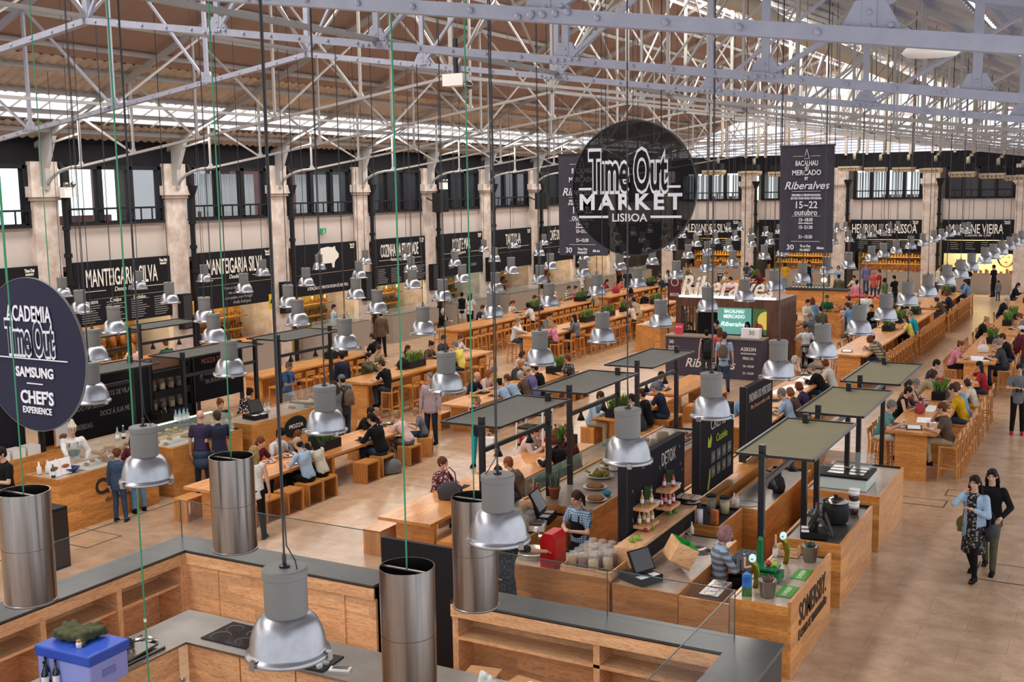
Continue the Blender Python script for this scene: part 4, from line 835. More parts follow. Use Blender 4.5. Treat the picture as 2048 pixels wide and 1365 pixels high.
# -- checked-shirt table
P_(939, 743, 'eat', r, 's:navy', 'fringe:greyh', lab='balding man in navy T-shirt with yellow bag strap')
P_(956, 738, 'eat', r, 'l:palepink', 'bob:ginger', 'f', lab='woman with ginger bob between two men at the low table')
P_(982, 729, 'chin', r, 'l:mustard', 'curly:greyh', 'f', lab='grey-haired woman in ochre top at the low table', skin='fair')
P_(965, 755, 'fold', l, 's:lightblue', 'bun:blackh', 'f', lab='woman in light blue T-shirt with black hair clip seen from behind')
P_(1002, 748, 'fold', l, 'l:lightblue', 'short:auburn', lab='man in pale blue shirt seen from behind at the low table')
P_(1034, 742, 'eat', l, 's:brown', 'curly:whiteh', 'f', lab='person with white curly hair in brown T-shirt')
P_(1050, 736, 'eat', l, 'l:purple', 'fringe:greyh', lab='bald man in purple shirt', scale=1.04)
P_(1029, 718, 'eat', r, 'l:darkgrey', 'bald:dark', lab='bald dark-skinned man in charcoal shirt behind the small planter', skin='tan')
P_(1045, 702, 'eat', r, 'v:white', 'bob:brownh', 'f', lab='woman in white sleeveless top with glasses on her head')
P_(1090, 737, 'eat', l, 'l:black', 'short:dark', lab='man in black shirt under the fifth lamp of the second row', scale=1.04)
P_(1121, 709, 'chin', l, 's:cream', 'short:auburn', 'f', lab='woman in black and cream patterned top at the far table end', pat=('floral', 'greyh', 'black'), scale=1.0)
P_(952, 791, 'phone', 185, 'v:navy', 'bob:blond', 'f', legs='t:turquoise', lab='blond woman in turquoise trousers carrying a white paper bag', skin='rosy')
# -- long bar
P_(887, 617, 'chin', r, 's:black', 'bob:whiteh', 'f', lab='white-haired woman in black polo at the near end of the long bar table', skin='rosy', **B)
P_(951, 610, 'eat', r, 's:navy', 'short:brownh', lab='man in navy shirt bending over his plate at the long bar table', **B)
P_(969, 607, 'eat', r, 's:white', 'bun:brownh', 'f', lab='woman in white T-shirt next to the man in navy at the long bar table', **B)
P_(1005, 600, 'eat', r, 's:cream', 'pony:auburn', 'f', lab='red-haired woman in cream T-shirt at the long bar table', **B)
P_(1050, 590, 'eat', r, 's:black', 'short:brownh', lab='bearded man in black T-shirt behind a planter at the long bar table', **B)
P_(1068, 590, 'eat', r, 's:darkgrey', 'fringe:dark', lab='balding man in dark T-shirt facing us at the long bar table', **B)
P_(1064, 606, 'eat', l, 's:white', 'bob:blackh', 'f', lab='black-haired woman in white T-shirt seen from behind at the long bar table', legs='t:black', **B)
P_(924, 585, 'stand', 20, 'v:black', 'short:blackh', 'f', legs='h:white', lab='woman in black tank top and white skirt at the fish counter')
P_(941, 587, 'phone', 0, 's:white', 'long:brownh', 'f', lab='long-haired woman in white shirt at the fish counter', legs='t:black')
P_(1036, 636, 'chin', r, 'l:white', 'short:greyh', lab='man in maroon knitted vest and white shirt on a bar stool', legs='t:jeans', snap=False, extra=lambda o, J: setattr(link('vest', cached(top_mesh, 'chin', 'v'), None, o), 'color', lit('maroon')), **B)
P_(1093, 625, 'eat', r, 'l:grey', 'short:dark', lab='man with glasses in grey shirt at the second bar table', **B)
P_(1099, 641, 'eat', l, 's:pink', 'long:blond', 'f', lab='blond woman in pink T-shirt at the second bar table', legs='t:brown', **B)
P_(1139, 629, 'chin', l, 'l:grey', 'long:blackh', 'f', lab='black-haired woman in grey top holding her head at the second bar table', legs='t:jeans', **B)
P_(1113, 583, 'eat', r, 's:palepink', 'bald:dark', lab='bald old man in pale pink shirt at the long bar table', skin='rosy', **B)
P_(1138, 572, 'eat', r, 's:olive', 'short:brownh', lab='man in striped olive shirt at the long bar table', pat=('stripe', 'olive', 'cream'), **B)
P_(1152, 572, 'chin', r, 's:pink', 'bun:brownh', 'f', lab='woman in pink at the far part of the long bar table', **B)
P_(1173, 571, 'eat', r, 'l:black', 'long:blackh', 'f', lab='black-haired woman in glasses and black top at the end of the long bar table', **B)
P_(1161, 541, 'stand', 70, 's:white', 'short:blackh', lab='man in white T-shirt waiting at the counter near the far left', skin='deep')
P_(1195, 578, 'eat', l, 'j:beige', 'short:brownh', lab='person in beige jacket half hidden by a lamp at the long bar table', high=1)
P_(1267, 595, 'bend', 60, 's:beige', 'short:dark', lab='man in beige shirt and khaki trousers standing at the second bar table', legs='t:khaki')
P_(1254, 603, 'eat', l, 's:pink', 'long:auburn', 'f', lab='woman in pink patterned blouse at the second bar table', pat=('floral', 'pink', 'cream'), high=1)
P_(1282, 581, 'eat', r, 'j:black', 'short:dark', lab='man in black jacket behind the yellow flowered planter', **B)
P_(1254, 588, 'eat', r, 's:white', 'short:brownh', lab='man in white shirt with dark straps at the second bar table', **B)
P_(1214, 559, 'eat', r, 's:red', 'long:dark', 'f', lab='woman in red top at the table with red bags', **B)
P_(1224, 557, 'eat', r, 's:coral', 'short:dark', lab='man with glasses in coral shirt at the table with red bags', **B)
P_(1251, 565, 'eat', l, 'v:black', 'long:brownh', 'f', lab='woman in black vest at the table with red bags', **B)
P_(1238, 539, 'stand', 40, 'v:black', 'long:auburn', 'f', legs='t:black', lab='red-haired woman in black tank top standing in the left background')
P_(1255, 537, 'stand', 20, 's:navy', 'short:brownh', lab='man in navy standing beside the red-haired woman')
P_(1320, 543, 'eat', r, 's:olive', 'long:brownh', 'f', lab='woman in olive at the far left bar table', **B)
P_(1334, 541, 'eat', r, 's:white', 'short:brownh', lab='man in white at the far left bar table', **B)
P_(1333, 551, 'eat', l, 's:navy', 'short:dark', lab='man in navy seen from behind at the far left bar table', **B)
P_(1378, 531, 'chin', r, 's:green', 'bun:auburn', 'f', lab='woman in green at the far left bar table', **B)
P_(1441, 514, 'stand', 10, 's:white', 'short:brownh', lab='man in black and white striped polo shirt in the background', pat=('stripe', 'white', 'black'), legs='t:navy')
P_(1453, 543, 'eat', r, 's:cream', 'short:ginger', lab='ginger man in cream shirt behind the festival letters', snap=False, **B)
P_(1447, 561, 'eat', r, 'v:palepink', 'bob:blond', 'f', lab='blond woman in pale pink vest behind the festival letters', snap=False, **B)
P_(1461, 554, 'eat', l, 'l:pink', 'short:dark', lab='man in pink shirt behind the festival letters', snap=False, **B)
P_(1433, 563, 'eat', l, 'v:orange', 'long:auburn', 'f', lab='woman in orange top behind the festival letters', snap=False, **B)
P_(1357, 588, 'bend', 80, 's:palepink', 'bob:brownh', 'f', lab='person in pale pink top bending beside the beer sign')
P_(1494, 522, 'stand', 30, 's:darkgrey', 'bob:brownh', 'f', lab='dark-clad woman standing under the restaurant sign')
P_(1503, 531, 'chin', l, 'l:sky', 'short:dark', lab='man in sky blue shirt in the background bar area', snap=False, **B)
P_(1502, 546, 'eat', r, 's:cream', 'bob:brownh', 'f', lab='woman in floral blouse in the background bar area', pat=('floral', 'cream', 'red'), snap=False, **B)
P_(1517, 544, 'eat', 60, 'l:maroon', 'long:auburn', 'f', lab='auburn woman in maroon in the background bar area', snap=False, **B)
P_(1570, 522, 'stand', 20, 's:mustard', 'bob:dark', 'f', lab='woman in mustard yellow top standing under the banner', legs='t:sky')
P_(1620, 526, 'stand', 200, 's:sky', 'bun:brownh', 'f', lab='woman in sky blue T-shirt behind the long dark counter')
P_(1618, 508, 'stand', 120, 'l:black', 'curly:blackh', lab='man with bushy black hair near the far wall')
P_(1677, 532, 'stand', 190, 's:lightblue', 'bob:dark', 'f', lab='barkeeper in pale blue beside the green bottles')
P_(1678, 549, 'stand', 10, 'l:olive', 'short:dark', lab='man in dark green seen from behind at the cider bar')
P_(1708, 551, 'eat', 160, 'l:cream', 'short:dark', lab='bearded man in cream shirt behind the green lamp', snap=False, high=1)
P_(1714, 560, 'stand', 10, 'l:pink', 'short:dark', lab='man in pink shirt seen from behind at the cider bar')
P_(1733, 527, 'stand', 30, 'l:purple', 'short:greyh', lab='man in violet blue shirt among the crowd at the cider bar')
P_(1748, 541, 'stand', 200, 's:coral', 'bob:blond', 'f', lab='blond woman in coral T-shirt among the crowd at the cider bar')
P_(1758, 539, 'stand', 100, 's:red', 'short:brownh', lab='man in red T-shirt among the crowd at the cider bar')
P_(1769, 556, 'stand', 60, 's:green', 'bob:dark', 'f', lab='woman in green among the crowd at the cider bar')
P_(1788, 551, 'phone', 60, 's:black', 'short:blackh', lab='man in black T-shirt and jeans standing near the right bar table', legs='t:denim')
P_(1878, 519, 'stand', -80, 'l:cream', 'bun:dark', 'f', lab='woman in cream at the counter with the painted face mural')
P_(1928, 526, 'stand', 100, 's:white', 'short:dark', lab='man in white at the counter with the painted face mural')
P_(1935, 532, 'stand', 20, 's:black', 'short:dark', lab='man in black seen from behind at the mural counter')
P_(1954, 527, 'stand', 180, 's:darkgrey', 'bob:dark', 'f', lab='shop assistant in dark grey behind the mural counter', pos=(-8.7, 69.2))
P_(1988, 522, 'stand', 60, 's:black', 'short:blackh', lab='slim man in black standing by the mural counter', legs='t:black')
P_(1997, 561, 'stand', 30, 'l:grey', 'bob:brownh', 'c', lab='small child in grey coat beside the slim man in black', scale=.62)
P_(1937, 557, 'chin', l, 'l:sky', 'short:dark', lab='man in grey blue shirt on a bar stool at the far end', **B)
P_(2037, 566, 'eat', r, 'l:black', 'long:dark', 'f', lab='woman in black at the far right edge', **B)
P_(1899, 583, 'eat', l, 'l:navy', 'bob:auburn', 'f', lab='woman in navy jacket at the far right-hand bar table', **B)
P_(1881, 596, 'fold', l, 's:brown', 'bob:brownh', 'f', lab='girl in brown leaning on the far right-hand bar table', **B)
P_(2014, 595, 'eat', r, 's:black', 'short:whiteh', lab='white-haired man in black polo eating at right', scale=1.08, **B)
# -- festival kiosk
P_(1375, 633, 'stand', 190, 'l:black', 'pony:blackh', 'f', lab='woman in black behind the red card on the festival counter', skin='tan', pos=(-12.95, 36.0))
P_(1435, 629, 'stand', 170, 'l:black', 'curly:blackh', lab='man in black shirt at the kiosk opening', pos=(-12.0, 36.0))
P_(1506, 641, 'stand', 180, 'l:black', 'bald:dark', lab='bald man in black behind the white box on the counter', skin='tan', pos=(-10.75, 36.3))
P_(1496, 641, 'stand', 190, 'l:darkgrey', 'long:dark', 'f', lab='woman hidden behind the bald man in the kiosk', pos=(-11.15, 36.7))
P_(1413, 660, 'stand', 30, 'v:black', 'short:blackh', 'f', lab='woman with black backpack at the festival counter', legs='t:darkgrey', skin='rosy')
P_(1439, 655, 'stand', 40, 's:coral', 'long:auburn', 'f', lab='auburn woman in coral top at the festival counter', legs='t:black')
P_(1449, 664, 'stand', 10, 's:lightblue', 'short:brownh', lab='man in light blue shirt with brown backpack seen from behind', legs='t:denim', scale=1.05)
P_(1616, 599, 'phone', -120, 'l:cream', 'short:dark', lab='man in cream shirt with a red folder right of the kiosk')
P_(1625, 595, 'stand', 20, 'l:sky', 'long:auburn', 'f', lab='woman in blue denim shirt right of the kiosk')
P_(1642, 612, 'stand', 40, 'j:olive', 'short:dark', lab='man in dark olive jacket right of the kiosk')
P_(1620, 625, 'stand', 180, 's:grey', 'short:greyh', lab='man in sunglasses and grey T-shirt facing us')
P_(1613, 649, 'stride', -150, 's:white', 'bun:dark', 'f', lab='waitress in white blouse and black trousers walking', legs='t:black', skin='tan')
P_(1694, 605, 'reach', 70, 's:sky', 'short:brownh', lab='young man in light blue carrying a tray of glasses')
P_(1697, 592, 'stand', 60, 's:brown', 'short:brownh', lab='man in brown behind the young man with the tray')
P_(1654, 590, 'stand', 180, 's:bottle', 'cap:bottle/dark', lab='attendant in green apron behind a wooden counter')
P_(1732, 582, 'stand', 160, 'l:white', 'short:dark', lab='tall smiling man in white shirt with black shoulder strap', legs='t:black', scale=1.08, skin='tan')
P_(1743, 609, 'chin', 170, 's:black', 'short:dark', lab='man in dark T-shirt resting his chin near the right bar table', high=1, snap=False)
# -- right bars
P_(1732, 672, 'fold', l, 'l:olive', 'bob:auburn', 'f', lab='woman in striped olive sweater leaning on the right bar table', pat=('stripe', 'olive', 'beige'), **B)
P_(1746, 668, 'fold', 110, 'l:beige', 'short:brownh', lab='person behind the woman in the striped sweater', pat=('floral', 'beige', 'brown'), **B)
P_(1819, 627, 'eat', l, 's:yellow', 'long:brownh', 'f', lab='woman in bright yellow T-shirt at the right bar table', legs='t:black', **B)
P_(1831, 623, 'eat', l, 's:turquoise', 'short:greyh', lab='grey-haired person in turquoise T-shirt', **B)
P_(1779, 607, 'eat', r, 'l:brown', 'bob:brownh', 'f', lab='woman in brown behind a planter of the right bar table', **B)
P_(1841, 594, 'eat', r, 's:black', 'short:brownh', lab='man in black behind the planter of the second right bar table', **B)
P_(1904, 682, 'eat', r, 's:pink', 'bun:auburn', 'f', lab='woman in pink T-shirt with hair bun reading at the bar table', legs='t:black', **B)
P_(1992, 678, 'eat', l, 's:darkgrey', 'short:greyh', lab='man in charcoal T-shirt opposite the woman in pink', legs='t:navy', scale=1.05, **B)
P_(1978, 634, 'eat', r, 'l:black', 'bun:blond', 'f', lab='blond woman in black top at the far right table', legs='t:beige', **B)
P_(2020, 668, 'eat', l, 's:black', 'short:brownh', lab='man in black T-shirt at the right edge behind the charcoal one', **B)
P_(2036, 627, 'eat', l, 's:grey', 'short:auburn', lab='auburn man in grey at the right edge', **B)
P_(2043, 652, 'stand', 60, 'l:maroon', 'cap:white/dark', lab='person in maroon with white cap standing at the right edge')
P_(1777, 801, 'eat', r, 's:teal', 'curly:greyh', 'f', lab='grey-haired woman in teal T-shirt and white trousers', legs='t:cream', scale=1.0, **B)
P_(1791, 772, 'eat', r, 'v:black', 'short:dark', 'f', lab='short-haired woman in black vest with red strap', pos=None, **B)
P_(1814, 762, 'chin', r, 's:brown', 'bun:brownh', 'f', lab='smiling woman in brown patterned blouse gesturing', pat=('floral', 'brown', 'auburn'), scale=1.02, **B)
P_(1823, 752, 'eat', r, 'l:denim', 'short:greyh', lab='grey-haired man behind the gesturing woman', **B)
P_(1872, 741, 'fold', r, 'l:beige', 'bob:brownh', 'f', lab='woman in beige blouse leaning far over the table', **B)
P_(1881, 720, 'eat', r, 's:darkgrey', 'short:blackh', lab='black-haired man in dark grey T-shirt with raised cup', **B)
P_(1944, 722, 'chin', l, 's:red', 'long:dark', 'f', lab='dark-haired woman in red T-shirt drinking', **B)
P_(1955, 760, 'eat', l, 'l:cream', 'bob:brownh', 'c', lab='child in cream checked shirt on a bar stool', legs='t:mustard', scale=.8, **B)
P_(1892, 767, 'eat', l, 's:mustard', 'short:brownh', lab='man in mustard yellow T-shirt', scale=1.04, **B)
P_(1910, 768, 'eat', l, 's:sky', 'short:auburn', lab='man in blue T-shirt next to the man in mustard', **B)
P_(1890, 806, 'chin', l, 's:brown', 'curly:auburn', 'f', lab='woman in dark brown T-shirt at the near end of the right table', legs='t:beige', scale=1.0, **B)
# -- menu board and paper tables
P_(1576, 711, 'chin', r, 'v:white', 'bob:whiteh', 'f', lab='white-haired woman with headband at the paper-covered table')
P_(1628, 728, 'fold', l, 'j:black', 'short:greyh', lab='man in black jacket and glasses leaning on the paper-covered table', scale=1.06)
P_(1670, 719, 'eat', l, 'l:lightblue', 'bob:auburn', 'f', lab='woman in tie-dyed blue blouse with pale scarf', pat=('floral', 'lightblue', 'cream'), scale=1.0)
P_(1492, 752, 'eat', r, 's:beige', 'bun:blond', 'f', lab='blond woman with hair bun behind the bakery menu board')
P_(1482, 768, 'eat', r, 's:green', 'fringe:dark', lab='balding man in green T-shirt')
P_(1457, 778, 'eat', r, 's:sky', 'short:brownh', lab='man in sky blue shirt bending over his tray', legs='t:navy')
P_(1564, 777, 'eat', l, 's:lightblue', 'short:greyh', lab='grey-haired man in grey blue T-shirt right of the bakery board', scale=1.05)
P_(1589, 776, 'eat', l, 's:brown', 'bob:ginger', 'f', lab='ginger-haired woman in brown top right of the bakery board')
P_(1602, 765, 'eat', l, 'l:grape', 'bob:auburn', 'f', lab='auburn woman in dark purple top right of the bakery board')
# -- middle tables
P_(1303, 742, 'fold', r, 's:blue', 'short:dark', lab='man in royal blue T-shirt leaning on a low table')
P_(1223, 785, 'eat', r, 'l:lightblue', 'short:brownh', lab='bearded man in pale blue shirt and beige trousers', legs='t:beige')
P_(1289, 778, 'chin', l, 'j:black', 'short:brownh', lab='man in black jacket with his hand at his face', scale=1.04)
P_(1266, 788, 'eat', l, 'l:darkgrey', 'short:dark', lab='dark-clad person beside the man in the black jacket')
P_(1333, 768, 'eat', l, 's:navy', 'curly:greyh', 'f', lab='grey-curled woman in navy seen from behind at a low table', scale=1.02)
P_(1043, 848, 'fold', r, 'l:palepink', 'short:dark', lab='bearded man in pale pink shirt at the front table', scale=1.05)
P_(1035, 905, 'fold', l, 'j:brown', 'short:ginger', lab='boy with short reddish hair in brown coat', scale=.97)
P_(1109, 867, 'eat', l, 'j:black', 'bob:auburn', 'f', lab='auburn woman in black jacket seen from behind', scale=1.06)
P_(1124, 862, 'chin', l, 'l:maroon', 'long:auburn', 'f', lab='woman in dark red beside the auburn woman in black')
P_(877, 914, 'chin', r, 'l:maroon', 'curly:auburn', 'f', lab='laughing woman in dark floral blouse at the front table', pat=('floral', 'palepink', 'maroon'), skin='rosy')
P_(946, 924, 'fold', l, 's:navy', 'short:dark', 'c', lab='dark-haired child in navy behind the black bag', scale=.88)
# -- kiosk staff and walkers
P_(1153, 982, 'lap', 0, 's:lightblue', 'pony:brownh', 'f', lab='', pos=(0, 0)) if 0 else None
P_(1153, 982, 'phone', 165, 's:lightblue', 'pony:brownh', 'f', lab='shop woman in blue checked shirt and black apron behind the jars', pat=('check', 'lightblue', 'denim'), extra=apron('black'), legs='t:black', scale=.98)
P_(1010, 1035, 'reach', -15, 'd:darkgrey', 'bob:brownh', 'f', lab='woman in grey patterned dress filling a bowl, head hidden by the second lamp', pat=('floral', 'darkgrey', 'black'), legs='n:fair', pos=(-7.3, 12.9), scale=1.0)
P_(1452, 1052, 'lap', -60, 'l:grey', 'bob:rose', 'f', lab='seated person with pinkish hair and striped grey sweater looking at a phone', pat=('stripe', 'grey', 'lightblue'), legs='t:black', snap=False, scale=1.0, z0=.08)
P_(1950, 952, 'walk', 165, 'e:black', 'long:dark', 'f', lab='dark-haired woman in black dress and light denim jacket walking', pat=('floral', 'greyh', 'black'), legs='n:black', scale=.97,
   extra=lambda o, J: setattr(link('jacket', cached(top_mesh, 'walk', 'o'), None, o), 'color', lit('lightblue')))
P_(1985, 939, 'stride', 175, 'l:black', 'long:dark', 'f', lab='woman in black top and olive trousers with a mustard green bag', legs='t:olive', scale=.97)
P_(2040, 728, 'phone', 185, 's:grey', 'short:dark', lab='bearded man in grey T-shirt with red shoes at the right edge', legs='t:black', shoes='red', scale=1.02)
# ---- stools under the seated and empty ones ----
for (x, y, hi, sit, sd, o, lab, tb) in list(PEOPLE):
    if sit:
        w = lab.split(); short = ' '.join(w[:9]); stool(1 if hi else 0, x, y, math.degrees(o.rotation_euler.z), ('pine bar stool' if hi else 'pine box stool')+' under the '+' '.join(w[:11]))
def fill(nm, side, pitch, skip=(), off=.35, lim=99):
    T = [t for t in TABLES if t[5] == nm][0]; hi = 1 if T[4] > .9 else 0; n = 0; y = T[2]+off; m_ = 0
    while y < T[3]-.15 and n < lim:
        x = T[1]+.22 if side == 'R' else T[0]-.22
        if all(abs(x-a) > .45 or abs(y-b) > .46 for a, b in STOOLS) and m_ not in skip:
            stool(hi, x, y, 90 if side == 'R' else -90, 'empty pine %s stool, %s along the %s side of the %s' % ('bar' if hi else 'box', ORD[n].replace('nearest', 'first'), 'right' if side == 'R' else 'left', nm)); n += 1
        m_ += 1; y += pitch
fill('near left low table', 'R', .62); fill('second left low table', 'R', .7, (0,)); fill('near left low table', 'L', .8, lim=2)
fill('checked-shirt low table', 'R', .8, lim=1); fill('checked-shirt low table', 'L', .8, lim=1); fill('far centre low table', 'R', .8)
fill('front low table', 'R', .7, lim=1); fill('front low table', 'L', .8, (1, 2, 3), lim=1); fill('second front low table', 'R', .75, (0, 1)); fill('middle low table', 'R', .7); fill('middle low table', 'L', .7, (0,)); fill('far middle low table', 'R', .7); fill('far middle low table', 'L', .7, (0,))
fill('menu-board low table', 'R', .7, (0,)); fill('paper low table', 'R', .75); fill('near left bar', 'R', .62); fill('near left bar', 'L', .7, (0, 1)); fill('cafe bar', 'R', .62); fill('long bar', 'R', .6); fill('long bar', 'L', .8, (0, 1, 2, 3, 4))
fill('second bar', 'R', .58, (0,)); fill('second bar far', 'R', .62); fill('second bar', 'L', .9, (0,)); fill('red bag bar', 'R', .7); fill('far left bar', 'R', .7)
fill('right bar', 'R', .6, (0,)); fill('right bar', 'L', .9, (0,)); fill('right bar second', 'R', .62); fill('right bar far', 'R', .65); fill('teal bar', 'R', .6); fill('teal bar', 'L', .7); fill('teal bar second', 'R', .6); fill('teal bar second', 'L', .7); fill('far right bar', 'L', .7); fill('far right bar', 'R', .7, lim=3); fill('far right bar second', 'L', .75)
print('STOOLS', len(STOOLS), 'PEOPLE', len(PEOPLE))
# ---- planters seen on the tables (pixel of the box, table height) ----
for i, (px, py, z, lab, red) in enumerate([(660, 905, .75, 'black planter with green plants on the near left low table', 0), (837, 735, 1.05, 'black planter with grasses on the near left bar table', 0), (1015, 736, .75, 'small leafy planter among the group of grey-haired guests', 0),
    (1035, 620, 1.05, 'black planter near the bearded man on the long bar table', 0), (1150, 600, 1.05, 'black planter before the woman in glasses on the long bar table', 0), (1146, 642, 1.05, 'planter between the couple on the second bar table', 0), (1198, 632, 1.05, 'planter with yellow flowers midway along the second bar table', 1),
    (1244, 620, 1.05, 'planter with red flowers left of the standing beige man', 1), (1300, 607, 1.05, 'planter with yellow green plants in front of the man in the black jacket', 0), (1322, 566, 1.05, 'planter before the far left background couple', 0), (1385, 552, 1.05, 'planter on the far left bar table near the auburn bun', 0),
    (1153, 880, .75, 'black planter with red bromeliads at the far end of the front tables', 1), (1268, 843, .75, 'small planter beside the man in black jacket on the middle table', 0), (1545, 835, .75, 'black planter with yellow flowers right behind the bakery board', 0),
    (1776, 660, 1.05, 'grey planter nearest on the right bar table', 0), (1800, 645, 1.05, 'grey planter second on the right bar table', 0), (1836, 628, 1.05, 'grey planter at the far end of the right bar table', 0), (1895, 590, 1.05, 'grey planter nearest on the far right-hand bar table', 0), (1912, 577, 1.05, 'grey planter second on the far right-hand bar table', 0),
    (1870, 800, 1.05, 'long black planter with red flower on the teal-shirt table', 1), (1976, 685, 1.05, 'planter with red flowers at the right edge table', 1), (2014, 650, 1.05, 'leafy planter on the table behind the blond woman in black', 0), (2012, 637, 1.05, 'small planter before the white-haired man in black polo', 0), (2040, 604, 1.05, 'planter at the far right edge', 0), (628, 712, 1.05, 'planter at the near end of the cafe bar under the awning', 0)]):
    g = G(px, py, z); best = min([t for t in TABLES if abs(t[4]-z) < .1], key=lambda t: max(t[0]-g.x, g.x-t[1], 0)+max(t[2]-g.y, g.y-t[3], 0))
    planter((best[0]+best[1])/2+.0, min(max(g.y, best[2]+.5), best[3]-.5), z, lab, 0, red)
# ================= right-hand kiosks =================
def counter(nm, lab, x0, x1, y0, y1, z, top=None, side='', wood=None, cat='counter', tt=.03, group=None, over=0):
    t = E(nm, lab, cat, ((x0+x1)/2, (y0+y1)/2, 0), group=group); a, b = (x1-x0)/2, (y1-y0)/2; w1 = wood or W_X
    MB().box(-a, -b, 0, a, -b+.04, z).build('front_panel', W_X, t); MB().box(a-.04, -b+.04, 0, a, b, z).build('side_panel', W_Y, t); MB().box(-a, -b+.04, 0, -a+.04, b, z).build('side_panel', W_Y, t); MB().box(-a+.04, b-.04, 0, a-.04, b, z).build('back_panel', BLACK, t)
    MB().box(-a+.03, -b+.03, z-.06, a-.03, b, z-.06+tt+over).build('worktop', top or MARB, t); return t
def awning(x0, x1, y0, y1, lab, col, z=2.62, px=None, group='kiosk awnings'):
    t = E('awning', lab, 'awning', ((x0+x1)/2, (y0+y1)/2, 0), group=group); a, b = (x1-x0)/2, (y1-y0)/2; q = MB(); N = 12; vs = []
    for k in (0, 1):
        for i in range(N+1):
            for j in range(N+1):
                u, v = i/N*2-1, j/N*2-1; vs.append((u*a, v*b, z-.07*(1-u*u)*(1-v*v)**.5-k*.006))
    fs = [(k*(N+1)**2+i*(N+1)+j, k*(N+1)**2+(i+1)*(N+1)+j, k*(N+1)**2+(i+1)*(N+1)+j+1, k*(N+1)**2+i*(N+1)+j+1) for k in (0, 1) for i in range(N) for j in range(N)]
    q.add(vs, fs); q.build('canvas', col, t, True)
    q = MB(); [q.bar(*e, .035) for e in (((-a, -b, z), (a, -b, z)), ((-a, b, z), (a, b, z)), ((-a, -b, z), (-a, b, z)), ((a, -b, z), (a, b, z)))]; q.build('frame', BLACKM, t)
    c = 0 if px is None else px-(x0+x1)/2
    for y in (-b+.12, b-.12): MB().box(c-.04, y-.04, 0, c+.04, y+.04, z+.12).build('post', BLACKM, t)
    MB().bar((c, -b+.12, 2.2), (c, b-.12, 2.2), .05, .07).build('beam', BLACKM, t)
    for y in (-b*.5, b*.35): MB().lathe([(.02, .0), (.03, -.05), (.075, -.16), (.07, -.16)], (c, y, 2.17), 14).build('spotlight', BLACKM, t, True)
    return t
CANG = mat('awning_grey', '55544f', .85, var=.08, scale=3); CANO = mat('awning_olive', '8c8468', .85, var=.08, scale=3)
for i, (y0, y1) in enumerate([(14.5, 17.0), (17.6, 20.0), (20.75, 23.25)]):
    awning(-9.28, -8.25, y0, y1, 'flat dark grey canvas awning, %s of the three over the left kiosk counters' % ORD[i], CANG, px=-8.62)
    awning(-4.52, -3.48, y0-.05, y1, 'sagging olive grey canvas awning, %s of the three over the right kiosk counters' % ORD[i], CANO, px=-4.2)
counter('counter', 'wooden salad bar counter with stone top behind the shop woman', -8.9, -7.5, 16.3, 20.3, .95)
counter('counter', 'low wooden counter carrying the big jars and till', -8.9, -7.95, 14.3, 16.25, .84, W_Y)
counter('counter', 'wooden front counter holding the crate of jars and the red machine', -7.7, -5.97, 13.45, 14.35, .93)
counter('counter', 'stone-topped counter with till and sink, facing the slate ledge', -5.92, -4.98, 13.45, 16.0, .88, over=.02)
t = E('partition', 'wooden panel closing the pit in front of the seated person', 'partition', (-4.63, 13.47, 0)); MB().box(-.34, -.02, 0, .34, .02, .86).build('panel', W_X, t)
t = counter('counter', 'cider counter with stone top and black stencilled lettering on its side', -4.27, -3.52, 13.45, 15.6, .95, over=.02)
MB().box(.375, -1.075, 0, .415, 1.075, 1.02).build('side_board', W_Y, t)
STEN = mat('stencil_dark', '33231a', .7)
text('SOMERSBY.', .42, STEN, (.42, .05, .7), LEFTW, t, fit=1.45, bold=.004); text('É COMO SE TEM DIVERSÃO', .15, STEN, (.42, .05, .43), LEFTW, t, fit=1.5, bold=.003)
counter('counter', 'wooden kiosk counter with black till and soup kettle under the second olive awning', -4.35, -3.47, 16.17, 18.47, .97, STEELT)
counter('counter', 'wooden kiosk counter at the far end carrying the white food warmer', -4.75, -3.47, 19.05, 21.33, .97, MARB)
t = E('partition', 'wooden back wall panel behind the white food warmer', 'partition', (-4.9, 21.6, 0)); MB().box(-.9, -.03, 0, .55, .03, 1.1).build('panel', W_X, t)
t = counter('counter', 'steel-topped sink counter with wooden doors inside the second kiosk', -5.75, -5.0, 17.6, 20.6, .92, STEELT)
MB().lathe([(.2, .9), (.2, .75), (.02, .74)], (-.05, -1.15, 0), 24, False).build('sink_bowl', STEELT, t, True)
counter('counter', 'black-topped back counter with soup kettle and blenders in the cider kiosk', -6.15, -5.35, 16.3, 17.45, .95, BLACK)
counter('counter', 'wooden side counter of the second kiosk under its grey awning', -8.9, -7.6, 20.5, 23.0, .95)
counter('counter', 'narrow counter under the two menu boards', -6.7, -6.0, 17.6, 22.8, .9, W_Y)
def board(lab, x, y0, y1, z0, z1):
    t = E('menu_board', lab, 'menu board', (x, (y0+y1)/2, 0), group='black menu boards'); b = (y1-y0)/2; MB().box(-.06, -b, z0, .06, b, z1).build('panel', SIGN, t); MB().box(-.07, -b-.03, z0-.05, .07, -b, z1+.03).build('post', BLACKM, t); return t
CH = mat('chalk', 'b9b4ac', .8); YG = mat('chalk_green', 'a9b83a', .8)
t = board('black wall with bottle shelves beside the salad bar', -6.25, 14.6, 17.0, .95, 2.25); text('DETOX', .3, CH, (.07, .45, 2.0), LEFTW, t, fit=.6)
q = MB(); rr = random.Random(5)
for i in range(26): y, z = rr.uniform(-1, 1.1), rr.uniform(1.1, 2.1); q.bar((.065, y, z), (.065, y+rr.uniform(-.05, .05), z+rr.uniform(.03, .08)), .012, .008)
q.build('chalk_marks', mat('chalk_dim', '8f8a86', .8), t)
